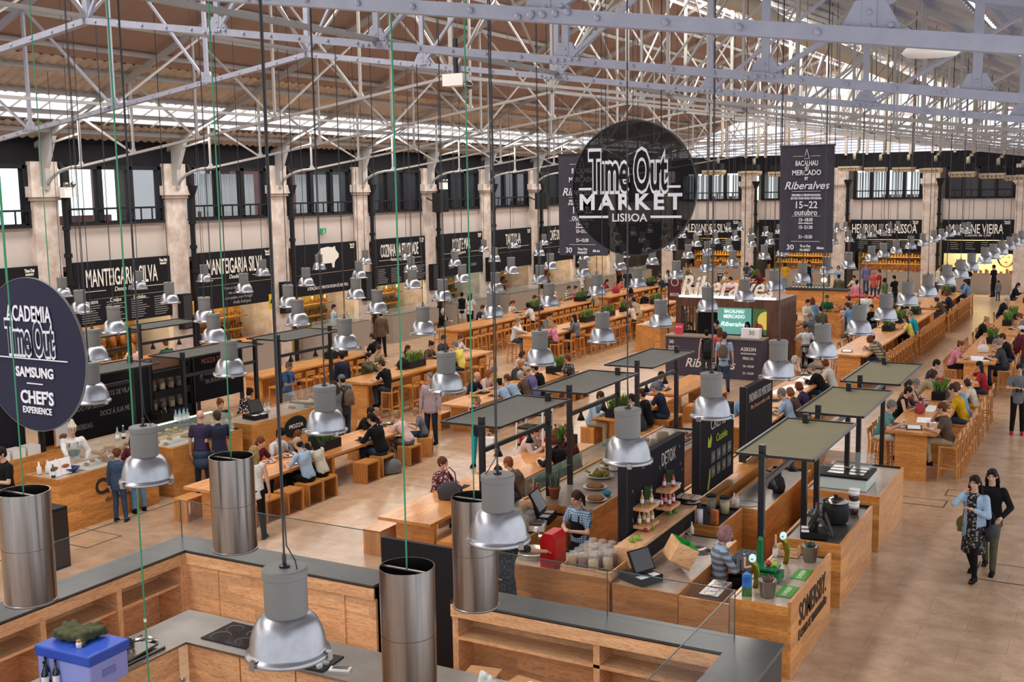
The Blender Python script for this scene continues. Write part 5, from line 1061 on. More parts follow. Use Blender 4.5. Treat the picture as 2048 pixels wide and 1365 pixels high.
for j, (yy, zz, nmz) in enumerate([(-.75, 1.55, 'upper shelf near the front'), (-.75, 1.28, 'lower shelf near the front'), (.15, 1.6, 'upper shelf farther back'), (.15, 1.33, 'lower shelf farther back')]):
    MB().box(.06, yy-.22, zz-.05, .3, yy+.22, zz).build('shelf', P_Y, t)
t = board('black menu board with green chalk drawings and price squares', -6.25, 17.75, 19.6, .95, 2.3)
text('CREME', .26, CH, (.07, 0, 2.1), LEFTW, t, fit=.8); text('Cozinha', .2, YG, (.07, .2, 1.82), LEFTW, t, fit=.6, sh=.2)
q = MB()
for i in range(4):
    for j in range(2): q.box(.06, -.35+i*.3, 1.42-.26*j, .07, -.15+i*.3, 1.62-.26*j)
q.build('price_square', mat('slate_grey', '5a5854', .7), t)
for i in range(4):
    for j in range(2): text('%d,5' % (3+i+j), .1, CH, (.075, -.25+i*.3, 1.52-.26*j), LEFTW, t)
q = MB(); q.m = Matrix.Translation((.065, 0, 0)) @ Matrix.Rotation(R(90), 4, 'Z') @ Matrix.Rotation(R(90), 4, 'X')
q.prism([(-.55, 1.75), (-.4, 1.72), (-.33, 1.85), (-.38, 1.95), (-.45, 1.84), (-.52, 1.93)], 0, .008); q.prism([(-.55, 1.0), (-.5, .98), (-.42, 1.15), (-.4, 1.35), (-.44, 1.34), (-.48, 1.18)], 0, .008); q.build('drawing', YG, t)
t = board('plain black bakery menu board with one orange line of writing', -6.35, 20.7, 22.5, .95, 2.35); text('PADARIA DO MERCADO', .24, CH, (.07, 0, 2.12), LEFTW, t, fit=1.5); text('Pão fresco todo o dia', .12, mat('chalk_orange', 'c9835a', .8), (.07, 0, 1.93), LEFTW, t, fit=1.3)
# bottles and jars, each on its own
def bottle_mesh(h, r, col, capcol, label=True, nm='bottle'):
    t = bpy.data.objects.new(nm, None); C.objects.link(t); t['category'] = 'bottle'
    MB().lathe([(r*.9, 0), (r, .01), (r, h*.55), (r*.4, h*.72), (r*.36, h*.93)], n=14).build('glass_body', col, t, True); MB().lathe([(r*.4, h*.93), (r*.42, h)], n=12).build('cap', capcol, t, True)
    if label: MB().lathe([(r*1.02, h*.18), (r*1.02, h*.45)], n=14, cap=False).build('paper_label', PAPER, t, True)
    return t
LABN = {}
def putset(proto, spots, lab, group):
    for i, p in enumerate(spots):
        L = lab % ORD[i] if '%s' in lab else lab
        if not proto.get('used'): proto['used'] = 1; proto.location = p; tag(proto, L, proto['category'], group)
        else: copy(proto, L, p, None, group)
cid = bottle_mesh(.23, .03, AMBER, WHITE); rsc = bottle_mesh(.23, .03, ROSE, BLACK)
putset(cid, [(-6.34+.08*(i % 2), 13.9+1.8+.09*i-.42, 1.281) for i in range(0, 0)] or [(-6.11+.1*(i % 2), 14.88+.085*i, 1.281) for i in range(5)], 'golden cider bottle on the front lower shelf, %s', 'cider bottles on the shelves')
putset(cid, [(-6.11+.1*(i % 2), 14.98+.12*i, 1.551) for i in range(2)], 'golden cider bottle on the front upper shelf, %s', 'cider bottles on the shelves')
putset(rsc, [(-6.11+.1*(i % 2), 15.76+.085*i, 1.331) for i in range(5)], 'red cider bottle on the farther lower shelf, %s', 'cider bottles on the shelves')
putset(rsc, [(-6.11+.1*(i % 2), 15.88+.12*i, 1.601) for i in range(2)], 'red cider bottle on the farther upper shelf, %s', 'cider bottles on the shelves')
for y in (15.12, 16.02): c = E('bottle_card', 'folded green advertising card on the %s upper bottle shelf' % ('front' if y < 15.5 else 'farther'), 'card', (-6.05, y+.13, 1.551 if y < 15.5 else 1.601), group='bottle cards'); MB().bar((-.07, 0, .0), (-.07, 0, .22), .12, .01).build('card', mat('card_green', '4c6b3c', .6, var=.3), c); MB().box(-.1, -.06, 0, .1, .06, .02).build('foot', WHITE, c)
def jar(fill, s=1.0):
    t = bpy.data.objects.new('glass_jar', None); C.objects.link(t); t['category'] = 'jar'
    MB().lathe([(.07*s, 0), (.078*s, .01), (.078*s, .17*s), (.055*s, .2*s), (.055*s, .215*s)], n=18).build('glass_body', JGLASS, t, True)
    MB().lathe([(.065*s, .008), (.071*s, .015), (.071*s, .15*s), (.0, .155*s)], n=18).build('contents', fill, t, True)
    MB().lathe([(.062*s, .215*s), (.064*s, .235*s), (.04*s, .245*s), (.02*s, .25*s)], n=16).build('lid', JGLASS, t, True); return t
GRAN = [mat('granola', 'b58a5a', .8, col2='6e4527', scale=60, bump=.6), mat('nuts_red', '7e3a2a', .8, col2='43201a', scale=50, bump=.6), mat('seeds', 'c9b58c', .8, col2='8f7a55', scale=70, bump=.5)]
JR = [jar(g_) for g_ in GRAN]; JB = [jar(g_, 1.25) for g_ in GRAN]
n = 0
for i in range(5):
    for k in range(4):
        x, y = -6.58+.15*k, 13.62+.16*i
        if (k == 3 and i == 0): continue
        putset(JR[(i*2+k) % 3], [(x, y, .95)], 'cereal jar in the crate, %s row, %s from the left' % (ORD[i].replace('nearest', 'first'), ORD[k].replace('nearest', 'first')), 'cereal jars in the crate')
for i in range(5):
    for k in range(3): putset(JB[(i+k) % 3], [(-8.62+.22*k, 14.5+.21*i, .81)], 'large granola jar beside the till, %s row, %s from left' % (ORD[i].replace('nearest', 'first'), ORD[k].replace('nearest', 'first')), 'granola jars beside the till')
cr = E('jar_crate', 'pale wooden tray holding the cereal jars', 'tray', (-6.33, 13.9, .9)); q = MB(); [q.box(*b_) for b_ in ((-.36, -.42, 0, .36, .5, .03), (-.36, -.44, 0, .36, -.42, .12), (-.38, -.44, 0, -.36, .5, .12), (.36, -.44, 0, .38, .5, .12))]; q.build('tray', P_X, cr)
t = E('red_machine', 'bright red box-shaped grinder machine with white knob beside the jars', 'machine', (-6.95, 13.72, .9))
q = MB(); q.m = Matrix.Rotation(R(90), 4, 'X'); q.prism([(-.12, 0), (.12, 0), (.12, .42), (.07, .5), (-.07, .5), (-.12, .42)], -.17, .17); q.build('body', RED, t); q = MB(); q.tube([(-.12, 0, .38), (-.22, 0, .38)], .04, 12); q.tube([(-.2, 0, .38), (-.26, .02, .46)], .01, 6); q.build('spindle', STEELT, t); MB().cb((-.28, .02, .48), (.05, .05, .06)).build('knob', WHITE, t)
t = E('ring_pan', 'round steel-rimmed cooking bowl set in the front counter', 'bowl', (-7.4, 13.95, .9)); MB().lathe([(.25, 0), (.27, .08), (.24, .09), (.2, .03), (.02, .02)], n=36, cap=False).build('rim', mat('cream_steel', 'c7bca8', .25, .6), t, True); MB().lathe([(.2, .035), (.0, .036)], n=30, cap=False).build('batter', mat('batter', '3a342c', .6), t)
def till(lab, loc, rz, s=1.0):
    t = E('till', lab, 'till', loc, R(rz), group='black tills'); MB().box(-.2*s, -.22*s, 0, .2*s, .22*s, .1*s).build('cash_drawer', BLACK, t)
    q = MB(); q.m = Matrix.Translation((0, 0, .28*s)) @ Matrix.Rotation(R(62), 4, 'X'); q.box(-.19*s, -.16*s, -.015, .19*s, .16*s, .015); q.build('monitor', BLACK, t)
    q = MB(); q.m = Matrix.Translation((0, 0, .28*s)) @ Matrix.Rotation(R(62), 4, 'X'); q.box(-.17*s, -.14*s, .015, .17*s, .14*s, .018); q.build('screen', SCREEN, t); MB().bar((0, .02, .1*s), (0, .05, .24*s), .06).build('stand', BLACK, t)
    q = MB(); q.box(-.18*s, -.2*s, .1*s, -.04*s, -.08*s, .103*s); q.box(.04*s, -.2*s, .1*s, .17*s, -.08*s, .103*s); q.build('papers', PAPER, t); return t
till('black till with tilted screen on the stone counter beside the green-lined box', (-5.62, 13.75, .88), 65, 1.0)
till('black till with tall tilted screen beside the granola jars', (-8.25, 15.75, .84), 100, 1.15)
till('black till with white notice on the second kiosk counter', (-3.95, 16.5, .96), -75, .9)
t = E('kitchen_scale', 'white shop scale with dark keypad beside the granola jars', 'scale', (-8.1, 15.3, .84), R(20)); MB().box(-.2, -.17, 0, .2, .17, .09).build('body', PORC, t); MB().box(-.17, -.02, .09, .17, .16, .11).build('plate', STEELT, t); MB().box(-.15, -.15, .09, .15, -.05, .095).build('keypad', SCREEN, t)
t = E('cake_stand', 'footed glass cake dome beside the scale', 'cake stand', (-8.45, 15.62, .84)); MB().lathe([(.08, 0), (.02, .02), (.015, .14), (.17, .16), (.17, .17)], n=28, cap=False).build('stand', JGLASS, t, True); MB().lathe([(.16, .17), (.155, .24), (.11, .32), (.03, .36), (.02, .4), (.0, .41)], n=28, cap=False).build('dome', GLASS, t, True); MB().ell((0, 0, .2), (.12, .12, .04)).build('cake', FOODB, t, True)
# salads and pies
for i, (px, py, r_, f_, lab) in enumerate([(1268, 918, .26, 0, 'white platter of green salad farthest back on the salad bar'), (1225, 930, .24, 0, 'white platter of mixed salad in the middle of the salad bar'), (1200, 950, .26, 0, 'white platter of yellow green salad at left of the salad bar'), (1190, 972, .22, 1, 'white dish of sliced cheese on the salad bar'), (1294, 955, .24, 1, 'white platter with round pie on the salad bar'), (1200, 998, .2, 1, 'white plate with cut tart nearest on the salad bar')]):
    g_ = G(px, py, .97); g_.x = min(max(g_.x, -8.6), -7.75); t = E('platter', lab, 'platter', (g_.x, g_.y, .93), group='salad bar platters'); MB().lathe([(.1, 0), (r_, .03), (r_, .036), (.1, .01)], n=28).build('dish', PORC, t, True)
    q = MB(); rr = random.Random(i)
    if f_ == 0: [q.ell((rr.gauss(0, r_*.36), rr.gauss(0, r_*.36), rr.uniform(.03, .09)), (.04, .03, .015), 7, 5, Euler((rr.uniform(-.6, .6), rr.uniform(-.6, .6), rr.uniform(0, 3)))) for _ in range(70)]
    else: q.lathe([(r_*.7, .02), (r_*.75, .05), (r_*.68, .06), (.0, .055)], n=24)
    q.build('food', FOODY if f_ == 0 else FOODB, t, True)
for px, py, c_, lab in ((1245, 925, 'd2552c', 'small orange bowl on the salad bar'), (1222, 985, '3a8fb0', 'small blue fluted bowl on the salad bar')): g_ = G(px, py, 1.0); t = E('bowl', lab, 'bowl', (max(min(g_.x, -7.7), -8.7), g_.y, .93)); MB().lathe([(.05, 0), (.09, .07), (.085, .07), (.04, .01)], n=20).build('bowl', mat('bowl_'+c_, c_, .3), t, True)
t = E('glass_screen', 'slanting glass sneeze guard along the salad bar', 'glass screen', (-8.88, 18.3, .93)); MB().bar((0, -1.8, .17), (0, 1.9, .17), .008, .34).build('pane', GLASSG, t); MB().add([(0, -1.8, .34), (.32, -1.8, .38), (.32, 1.9, .38), (0, 1.9, .34)], [(0, 1, 2, 3)]).build('shelf_pane', GLASSG, t)
for i in range(4): putset(E('plate_stack', '', 'plates') if i == 0 else PST, [(-8.3+.0*i, 19.0+.28*i, .93)], 'stack of white plates at the far end of the salad bar, %s' % ORD[i], 'plate stacks'); PST = PST if i else [o for o in C.objects if o.name == 'plate_stack'][0]; (MB().lathe([(.06, 0)]+[(.12, .01+.012*k+(.006 if k % 2 else 0)) for k in range(18)]+[(.05, .23)], n=22).build('plates', PORC, PST)) if i == 0 else None
for c_ in [o for o in C.objects if o.name.startswith('plate_stack.')]:
    if not c_.children: d_ = PST.children[0].copy(); C.objects.link(d_); d_.parent = c_
jb = bottle_mesh(.26, .05, mat('tomato_juice', 'b3361e', .3), mat('gold_cap', 'c9a24a', .3, .8), False, 'juice_bottle')
putset(jb, [(-8.72, 16.5, .93), (-8.72, 16.64, .93)], 'big bottle of red juice near the awning post, %s', 'red juice bottles')
t = E('flower_pot', 'terracotta pot with grey green herb beside the juice bottles', 'potted plant', (-8.45, 16.75, .93)); MB().lathe([(.07, 0), (.1, .17), (.11, .17), (.11, .2), (.09, .2)], n=20).build('pot', mat('terracotta', 'b0573a', .7), t, True); leaves(60, .07, .07, .8, 9).build('foliage', mat('sage', '76836a', .6), t)
t = E('grass_pot', 'small white pot of bright green grass in front of the granola jars', 'potted plant', (-7.85, 14.15, .9)); MB().lathe([(.05, 0), (.07, .13), (.05, .13)], n=18).build('pot', PORC, t, True); MB().box(-.2, -.2, -.9, .2, .12, 0).build('pedestal', W_X, t); leaves(70, .05, .05, .7, 4).build('foliage', LEAF, t); [setattr(c_, 'location', (0, 0, -.06)) for c_ in t.children if c_.name.startswith('foliage')]
# low cabinet with apples
t = E('side_cabinet', 'low pale wooden cabinet with apples on top against the bottle wall', 'cabinet', (-5.97, 15.2, 0)); MB().box(-.17, -1.2, .88, .17, 1.3, 1.2).build('body', P_Y, t); MB().box(.17, -1.1, .93, .175, 1.2, 1.15).build('opening', BLACK, t)  # black sheet on the solid body paints the shaded inside of an opening
def apple(col, p, lab):
    t = E('apple', lab, 'apple', p, group='apples on the cabinet'); MB().ell((0, 0, .036), (.042, .042, .038), 14, 10).build('fruit', mat('apple_'+col, col, .35), t, True); MB().tube([(0, 0, .068), (.006, 0, .09)], .003, 5).build('stem', SOIL, t)
for i, (c_, y, x, lab) in enumerate([('6ea82c', 14.3, 0, 'green apple nearest on the cabinet'), ('7cb338', 14.42, .05, 'smaller green apple beside the nearest one'), ('a81f24', 14.85, 0, 'red apple on the cabinet'), ('5f9c28', 14.98, .03, 'green apple beside the red one'), ('4d8a22', 15.8, 0, 'dark green apple farther back on the cabinet'), ('4d8a22', 15.93, .04, 'dark green apple farthest back on the cabinet')]): apple(c_, (-5.99+x, y, 1.2), lab)
t = E('lined_box', 'tilted pale wooden box lined in bright green on the stone counter', 'box', (-5.35, 14.35, .9), R(35)); q = MB(); q.m = Matrix.Translation((0, 0, .1)) @ Matrix.Rotation(R(28), 4, 'Y')
[q.box(*b_) for b_ in ((-.16, -.22, 0, .16, .22, .02), (-.16, -.22, 0, .16, -.2, .3), (-.16, .2, 0, .16, .22, .3), (-.16, -.2, 0, -.14, .2, .3), (.14, -.2, 0, .16, .2, .3))]; q.build('box', P_X, t)
q = MB(); q.m = Matrix.Translation((0, 0, .1)) @ Matrix.Rotation(R(28), 4, 'Y'); [q.box(*b_) for b_ in ((-.138, -.198, .02, .138, -.19, .31), (-.138, .19, .02, .138, .198, .31), (-.138, -.19, .02, -.13, .19, .31), (.13, -.19, .02, .138, .19, .31), (-.13, -.19, .02, .13, .19, .03))]; q.box(.16, -.07, .2, .165, .07, .23); q.build('green_lining', mat('bright_green', '1f9a2c', .5), t)
t = E('round_sink', 'round steel sink sunk in the stone counter beyond the lined box', 'sink', (-5.35, 15.3, .875)); MB().lathe([(.2, .0), (.21, .006), (.185, .006), (.18, -.0), (.0, -.001)], n=32, cap=False).build('bowl', STEEL, t, True); q = MB(); q.tube([(-.24, .1, 0), (-.24, .1, .2), (-.2, .06, .24), (-.1, 0, .2)], .012, 8); q.build('tap', STEELT, t, True)
def kettle(lab, p, s=1.0):
    t = E('soup_kettle', lab, 'kettle', p, group='black soup kettles'); MB().lathe([(.15*s, 0), (.18*s, .04*s), (.19*s, .2*s), (.17*s, .3*s)], n=30).build('body', BLACK, t, True); MB().lathe([(.175*s, .3*s), (.18*s, .315*s), (.1*s, .36*s), (.02, .38*s), (.0, .38*s)], n=30).build('lid', STEEL, t, True); MB().cb((0, 0, .39*s), (.06, .02, .03)).build('lid_knob', BLACK, t); return t
kettle('black soup kettle with a tea towel on its lid in the cider kiosk', (-5.95, 16.6, .92)); kettle('black soup kettle with shiny lid on the second kiosk counter', (-3.82, 17.35, .95), 1.1)
t = E('tea_towel', 'cream tea towel with red stripes on the soup kettle', 'towel', (-5.95, 16.55, 1.27)); MB().box(-.17, -.1, .02, .17, .12, .05).build('cloth', mat('towel', 'd8cbb8', .9, bump=.4), t); q = MB(); q.box(-.1, -.101, .021, -.08, .121, .051); q.box(.06, -.101, .021, .08, .121, .051); q.build('red_stripe', mat('towel_red', 'a8564c', .9), t)
for i, x in enumerate((-5.78, -5.55)):
    t = E('blender_jug', 'lidded clear jug of %s batter on the back counter, %s' % (('grey', 'left') if i == 0 else ('cream', 'right')), 'jug', (x, 17.15, .92), group='batter jugs'); MB().lathe([(.07, 0), (.085, .26)], n=20).build('jug', JGLASS, t, True); MB().lathe([(.066, .01), (.078, .2)], n=20).build('contents', mat('batter_%d' % i, '8e8a80' if i == 0 else 'cdbb8a', .5), t, True); MB().lathe([(.09, .26), (.085, .29), (.02, .3)], n=20).build('lid', BLACK, t, True)
t = E('paper_packet', 'orange printed food packet standing on the back counter', 'packet', (-5.5, 16.5, .92), R(-30)); MB().prism([(-.07, -.03), (.07, -.03), (.06, .03), (-.06, .03)], 0, .24).build('packet', mat('packet_orange', 'd4793c', .5, var=.35, scale=14), t)
t = E('paper_roll', 'white paper roll standing on the back counter of the cider kiosk', 'paper roll', (-5.72, 16.42, .92)); MB().lathe([(.05, 0), (.05, .24), (.018, .24)], n=20).build('roll', PAPER, t, True)
# cider counter
def bucket(lab, p, stuff):
    t = E('metal_bucket', lab, 'bucket', p, group='zinc buckets'); MB().lathe([(.085, 0), (.125, .23), (.13, .235), (.122, .235), (.082, .01)], n=26, cap=False).build('pail', STEELT, t, True); q = MB(); q.tube([(.125*math.cos(a), .125*math.sin(a), .22-.05*math.sin(a)) for a in [i*math.pi/8 for i in range(9)]], .004, 5); q.build('handle', STEELT, t)
    q = MB(); rr = random.Random(3); [q.cap((rr.uniform(-.06, .06), rr.uniform(-.06, .06), .05), .014, (rr.uniform(-.09, .09), rr.uniform(-.09, .09), .27), .01, 6) for _ in range(9)]; q.build('cutlery', stuff, t, True)
bucket('zinc bucket with dark stalks at the near end of the cider counter', (-3.86, 13.72, .94), mat('stalks', '6b3a34', .7)); bucket('zinc bucket with green bottle necks at the far end of the cider counter', (-3.72, 15.35, .94), SHOT)
for i, (y, x) in enumerate(((14.02, -3.68), (14.75, -3.68))): t = E('bar_mat', 'green cider bar mat, %s on the cider counter' % ('nearer' if i == 0 else 'farther'), 'bar mat', (x, y, .94), R(0), group='green bar mats'); MB().box(-.1, -.22, 0, .1, .22, .008).build('mat', LIME, t); text('SOMERSBY', .09, LETTER, (0, 0, .009), R(90), t, fit=.36, tilt=0, ext=.001)
t = E('green_scale', 'dark green enamel weighing scale with fruit on the cider counter', 'scale', (-4.02, 14.35, .94)); MB().box(-.17, -.14, .02, .17, .14, .13).build('body', GREEN, t); MB().box(-.19, -.12, .16, .12, .16, .19).bar((-.03, .02, .13), (-.03, .02, .16), .06).build('pan', GREEN, t); q = MB(); q.box(-.2, .1, .1, -.13, .17, .5); q.ell((-.165, .135, .5), (.035, .05, .05)); q.build('column', GREEN, t, 2)
for c_, x, lab in (('b8242c', -.02, 'red apple on the green scale'), ('9fc02c', .06, 'small green lime on the green scale')): apple(c_, (-4.02+x, 14.38, 1.13), lab)
for i, (x, y) in enumerate(((-4.1, 13.98), (-4.0, 15.1))):
    t = E('beer_tap', 'curved green and gold cider tap, %s on the cider counter' % ('nearer' if i == 0 else 'farther'), 'tap', (x, y, .94), R(30), group='cider taps'); q = MB(); q.tube([(0, 0, 0), (.02, 0, .15), (-.01, 0, .3), (-.06, 0, .42)], [.035, .03, .04, .06], 14); q.build('column', mat('tap_gold', '8a7a1e', .2, .7), t, True); q = MB(); q.tube([(.03, 0, .02), (.05, 0, .2), (.02, 0, .34)], .014, 8); q.build('green_rib', LIME, t, True)
    MB().ell((-.05, -.045, .42), (.05, .012, .06), 18, 10).build('badge', mat('tap_badge', 'bfe3ee', .3, emit=.5), t, True); q = MB(); q.bar((-.03, 0, .3), (-.14, 0, .28), .02); q.bar((-.14, 0, .28), (-.14, 0, .42), .022); q.build('handle', P_X, t)
t = E('menu_prism', 'three-sided blue and green menu card standing on the cider counter', 'menu card', (-4.12, 13.66, .94), R(20)); MB().prism([(-.06, -.05), (.07, -.05), (0, .07)], 0, .12).build('green_part', mat('menu_green', '4a7a3a', .5, var=.4, scale=20), t); MB().prism([(-.06, -.05), (.07, -.05), (0, .07)], .12, .3).build('blue_part', mat('menu_blue', '2457a8', .5, col2='3f9ad8', scale=6), t)
t = E('steel_inset', 'steel insert with four round wells beside the seated person', 'steel insert', (-4.58, 13.8, .86), R(0)); MB().box(-.13, -.3, 0, .13, .3, .06).build('frame', STEELT, t); [MB().lathe([(.075, .061), (.08, .064), (.085, .061)], (0, -.21+.14*k, 0), 20, False).build('well', STEEL, t, True) for k in range(4)]
t = E('basket_rack', 'grey plastic glass-washer basket behind the green scale', 'basket', (-4.55, 15.0, .86)); q = MB(); [q.box(-.14, -.22+.055*k, 0, .14, -.205+.055*k, .16) for k in range(9)]; [q.box(-.14+.07*k, -.22, 0, -.13+.07*k, .24, .16) for k in range(5)]; q.build('basket', mat('basket_grey', '6b6d70', .6), t)
t = E('cardboard_box', 'open brown cardboard box on the floor beside the seated person', 'box', (-4.6, 15.5, .35), R(15)); q = MB(); [q.box(*b_) for b_ in ((-.2, -.2, 0, .2, .2, .01), (-.2, -.2, 0, .2, -.19, .3), (-.2, .19, 0, .2, .2, .3), (-.2, -.2, 0, -.19, .2, .3), (.19, -.2, 0, .2, .2, .3))]; q.box(-.2, -.2, -.35, .2, .2, 0); q.build('box', mat('cardboard', '9a6a3e', .8), t)
t = E('phone', 'white lit phone in the hand of the pink-haired person', 'phone', (0, 0, 0)); MB().box(-.035, -.065, 0, .035, .065, .008).build('case', BLACK, t); MB().box(-.032, -.06, .008, .032, .06, .009).build('screen', GLOW, t)
sp_ = [p_ for p_ in PEOPLE if 'pinkish' in p_[6]][0]; J_ = POSES['lap']; h_ = sp_[5].matrix_basis @ ((J_['wL']+J_['wR'])/2+V(0, .09, .03)); t.location = h_; t.rotation_euler = (R(-30), 0, R(-60))
kb = bottle_mesh(.28, .04, JGLASS, RED, True, 'soda_bottle'); putset(kb, [(-4.2, 15.3, .94)], 'clear soda bottle with red cap behind the green scale', 'soda bottles'); putset(kb, [(-4.12, 17.35, .95)], 'clear soda bottle with red cap beside the second kettle', 'soda bottles')
t = E('wooden_caddy', 'small wooden caddy with green inside on the cider counter', 'caddy', (-4.05, 15.45, .94)); q = MB(); [q.box(*b_) for b_ in ((-.15, -.08, 0, .15, .08, .01), (-.15, -.08, 0, .15, -.07, .1), (-.15, .07, 0, .15, .08, .1), (-.15, -.07, 0, -.14, .07, .16), (.14, -.07, 0, .15, .07, .16))]; q.build('caddy', P_X, t); MB().box(-.135, -.068, .01, .135, .068, .06).build('napkins', LIME, t)
# second kiosk: crepe plates, tubs, oil bottle, tablet menu; third: warmer
for i, y in enumerate((17.75, 18.2)): t = E('crepe_plate', 'round grey crepe griddle, %s on the second kiosk counter' % ('nearer' if i == 0 else 'farther'), 'griddle', (-4.1, y, .95), group='crepe griddles'); MB().box(-.2, -.2, 0, .2, .2, .07).build('base', STEELT, t); MB().lathe([(.21, .07), (.215, .09), (.0, .092)], n=40).build('plate', mat('griddle', '5d5c66', .5, .3), t)
for i, z in enumerate((.95, 1.16)):
    t = E('spread_tub', 'plastic tub of chocolate spread with white lid, %s of two stacked' % ('lower' if i == 0 else 'upper'), 'tub', (-3.68, 18.0, z), group='stacked spread tubs'); MB().lathe([(.075, 0), (.085, .09)], n=22).build('spread', mat('choc', '3a1a12', .3), t, True); MB().lathe([(.0855, .09), (.09, .17)], n=22).build('paper_label', PAPER, t, True); MB().lathe([(.095, .17), (.095, .195), (.0, .2)], n=22).build('lid', PORC, t, True)
t = E('menu_stand', 'slanting dark tablet menu beside the till on the second kiosk', 'menu card', (-3.7, 16.62, .96), R(100)); q = MB(); q.m = Matrix.Rotation(R(70), 4, 'X'); q.box(-.13, 0, 0, .13, .34, .012); q.build('board', BLACK, t); MB().bar((0, .03, .0), (0, .13, .2), .02).build('strut', STEELT, t)
t = E('food_warmer', 'white and glass food warmer with six steel trays on the end kiosk', 'food warmer', (-4.15, 19.75, .95)); MB().box(-.5, -.4, 0, .4, .4, .2).build('body', mat('warmer_white', 'c9d6d2', .3), t); MB().box(-.5, -.42, .2, .42, .4, .24).build('rim', BLACK, t); [MB().box(-.3+.34*(k % 2), -.3+.22*(k//2), .24, -.02+.34*(k % 2), -.14+.22*(k//2), .255).build('tray', STEEL, t) for k in range(6)]
q = MB(); q.add([(-.45, .05, .27), (.38, .05, .27), (.38, .38, .5), (-.45, .38, .5)], [(0, 1, 2, 3)]); q.add([(-.45, .38, .5), (.38, .38, .5), (.38, .39, .25), (-.45, .39, .25)], [(0, 1, 2, 3)]); q.build('glass_hood', GLASS, t); q = MB(); q.bar((-.45, -.1, .35), (-.45, .3, .52), .02); q.build('handle', STEELT, t)
t = E('coffee_flask', 'matt black swan-neck flask on the steel sink counter', 'flask', (-5.15, 18.9, .9)); MB().lathe([(.1, 0), (.12, .1), (.09, .24), (.04, .3), (.05, .34), (.0, .35)], n=24).build('body', BLACK, t, True); q = MB(); q.tube([(0, 0, .3), (-.1, 0, .34), (-.22, 0, .36)], .015, 8); q.build('spout', BLACK, t)
ob = bottle_mesh(.3, .035, mat('olive_oil', '6b6a1e', .2), STEELT, False, 'oil_bottle'); putset(ob, [(-4.0, 17.6, .95)], 'glass olive oil bottle beside the crepe griddles', 'oil bottles')
wb = bottle_mesh(.2, .035, PORC, PORC, False, 'soap_bottle'); putset(wb, [(-5.6, 17.8, .9), (-5.52, 17.72, .9)], 'white soap bottle at the round sink of the second kiosk, %s', 'soap bottles'); putset(wb, [(-5.72, 16.05, .86)], 'white pump bottle behind the round sink of the cider kiosk', 'soap bottles')
for i in range(6): putset(JR[i % 3], [(-8.7+.18*(i % 3), 20.8+.3*(i//3), .93)], 'glass jar on the second kiosk side counter, %s' % ORD[i], 'jars on the second kiosk')
t = E('round_jar', 'big glass jar with cereal on the side counter behind the salad bar', 'jar', (-8.35, 21.6, .93)); MB().lathe([(.12, 0), (.15, .12), (.12, .26), (.07, .3), (.08, .32)], n=26).build('glass_body', JGLASS, t, True); MB().lathe([(.11, .01), (.135, .12), (.11, .2), (0, .2)], n=22).build('contents', GRAN[2], t, True)
for i in range(3): t = E('pastry_tray', 'tray of pastries on the side counter, %s' % ORD[i], 'tray', (-8.0, 21.2+.55*i, .93), group='pastry trays'); MB().box(-.2, -.22, 0, .2, .22, .02).build('tray', PORC, t); q = MB(); rr = random.Random(i); [q.ell((-.13+.13*(k % 3), -.15+.1*(k//3), .04), (.05, .035, .025), 8, 6) for k in range(12)]; q.build('pastries', FOODB, t, True)
# ================= festival kiosk =================
t = E('festival_counter', 'long dark festival counter with white lettering', 'counter', (-11.75, 35.15, 0)); PUR = mat('counter_purple', '3b3545', .6); MB().box(-1.62, -.3, 0, 1.65, .3, 1.3).build('body', PUR, t); MB().box(-1.65, -.34, 1.3, 1.68, .34, 1.35).build('top', mat('counter_top', '8d7a6c', .4), t)
text('Riberalves', .42, LETTER, (-.1, -.305, .45), 0, t, fit=1.7, sh=.3, bold=.004)
for s_, sz, x, z, ft in (('30', .16, -1.42, 1.12, .16), ('Time Out', .09, -1.42, .96, .22), ('MARKET', .08, -1.42, .87, .22), ('A2033N', .17, 1.2, 1.0, .5), ('EXPOSIÇÃO DE FOTOGRAFIA', .06, 1.2, .86, .5), ('PISO 01', .12, 1.2, .7, .34), ('15~18:30', .1, 1.2, .45, .36), ('21~15:30', .1, 1.2, .22, .36)): text(s_, sz, LETTER, (x, -.305, z), 0, t, fit=ft, bold=.002)
t = E('festival_kiosk', 'wooden slatted festival kiosk with lit interior and white script letters on its roof', 'kiosk', (-11.75, 0, 0))
MB().box(-1.7, 36.0, 2.2, 1.85, 38.2, 2.5).build('roof_beam', D_X, t); MB().box(-1.7, 36.0, 0, -1.5, 36.3, 2.2).build('corner_post', D_X, t); MB().box(1.45, 36.0, 0, 1.85, 36.3, 2.2).build('corner_post', D_X, t)
q = MB(); [q.box(1.8, 36.3+.16*k, 0, 1.86, 36.4+.16*k, 2.3) for k in range(12)]; [q.box(-1.5+.12*k, 36.05, 0, -1.44+.12*k, 36.12, 2.2) for k in range(5)]; q.build('slats', D_X, t); MB().box(1.74, 36.3, 0, 1.78, 38.2, 2.3).build('inner_wall', BLACK, t)
MB().box(-1.7, 38.1, 0, 1.8, 38.2, 2.3).build('back_wall', BLACK, t); PAN = mat('backlit_teal', '6aa79c', .5, emit=.75, var=.3, scale=1.2)
MB().box(-.75, 37.6, 1.1, .45, 37.64, 2.15).build('backlit_panel', PAN, t)
pg_ = MB().box(.5, 37.6, 1.1, 1.6, 37.64, 2.15).build('backlit_panel', mat('backlit_food', '55784a', .5, emit=.5, var=.3, scale=2), t)
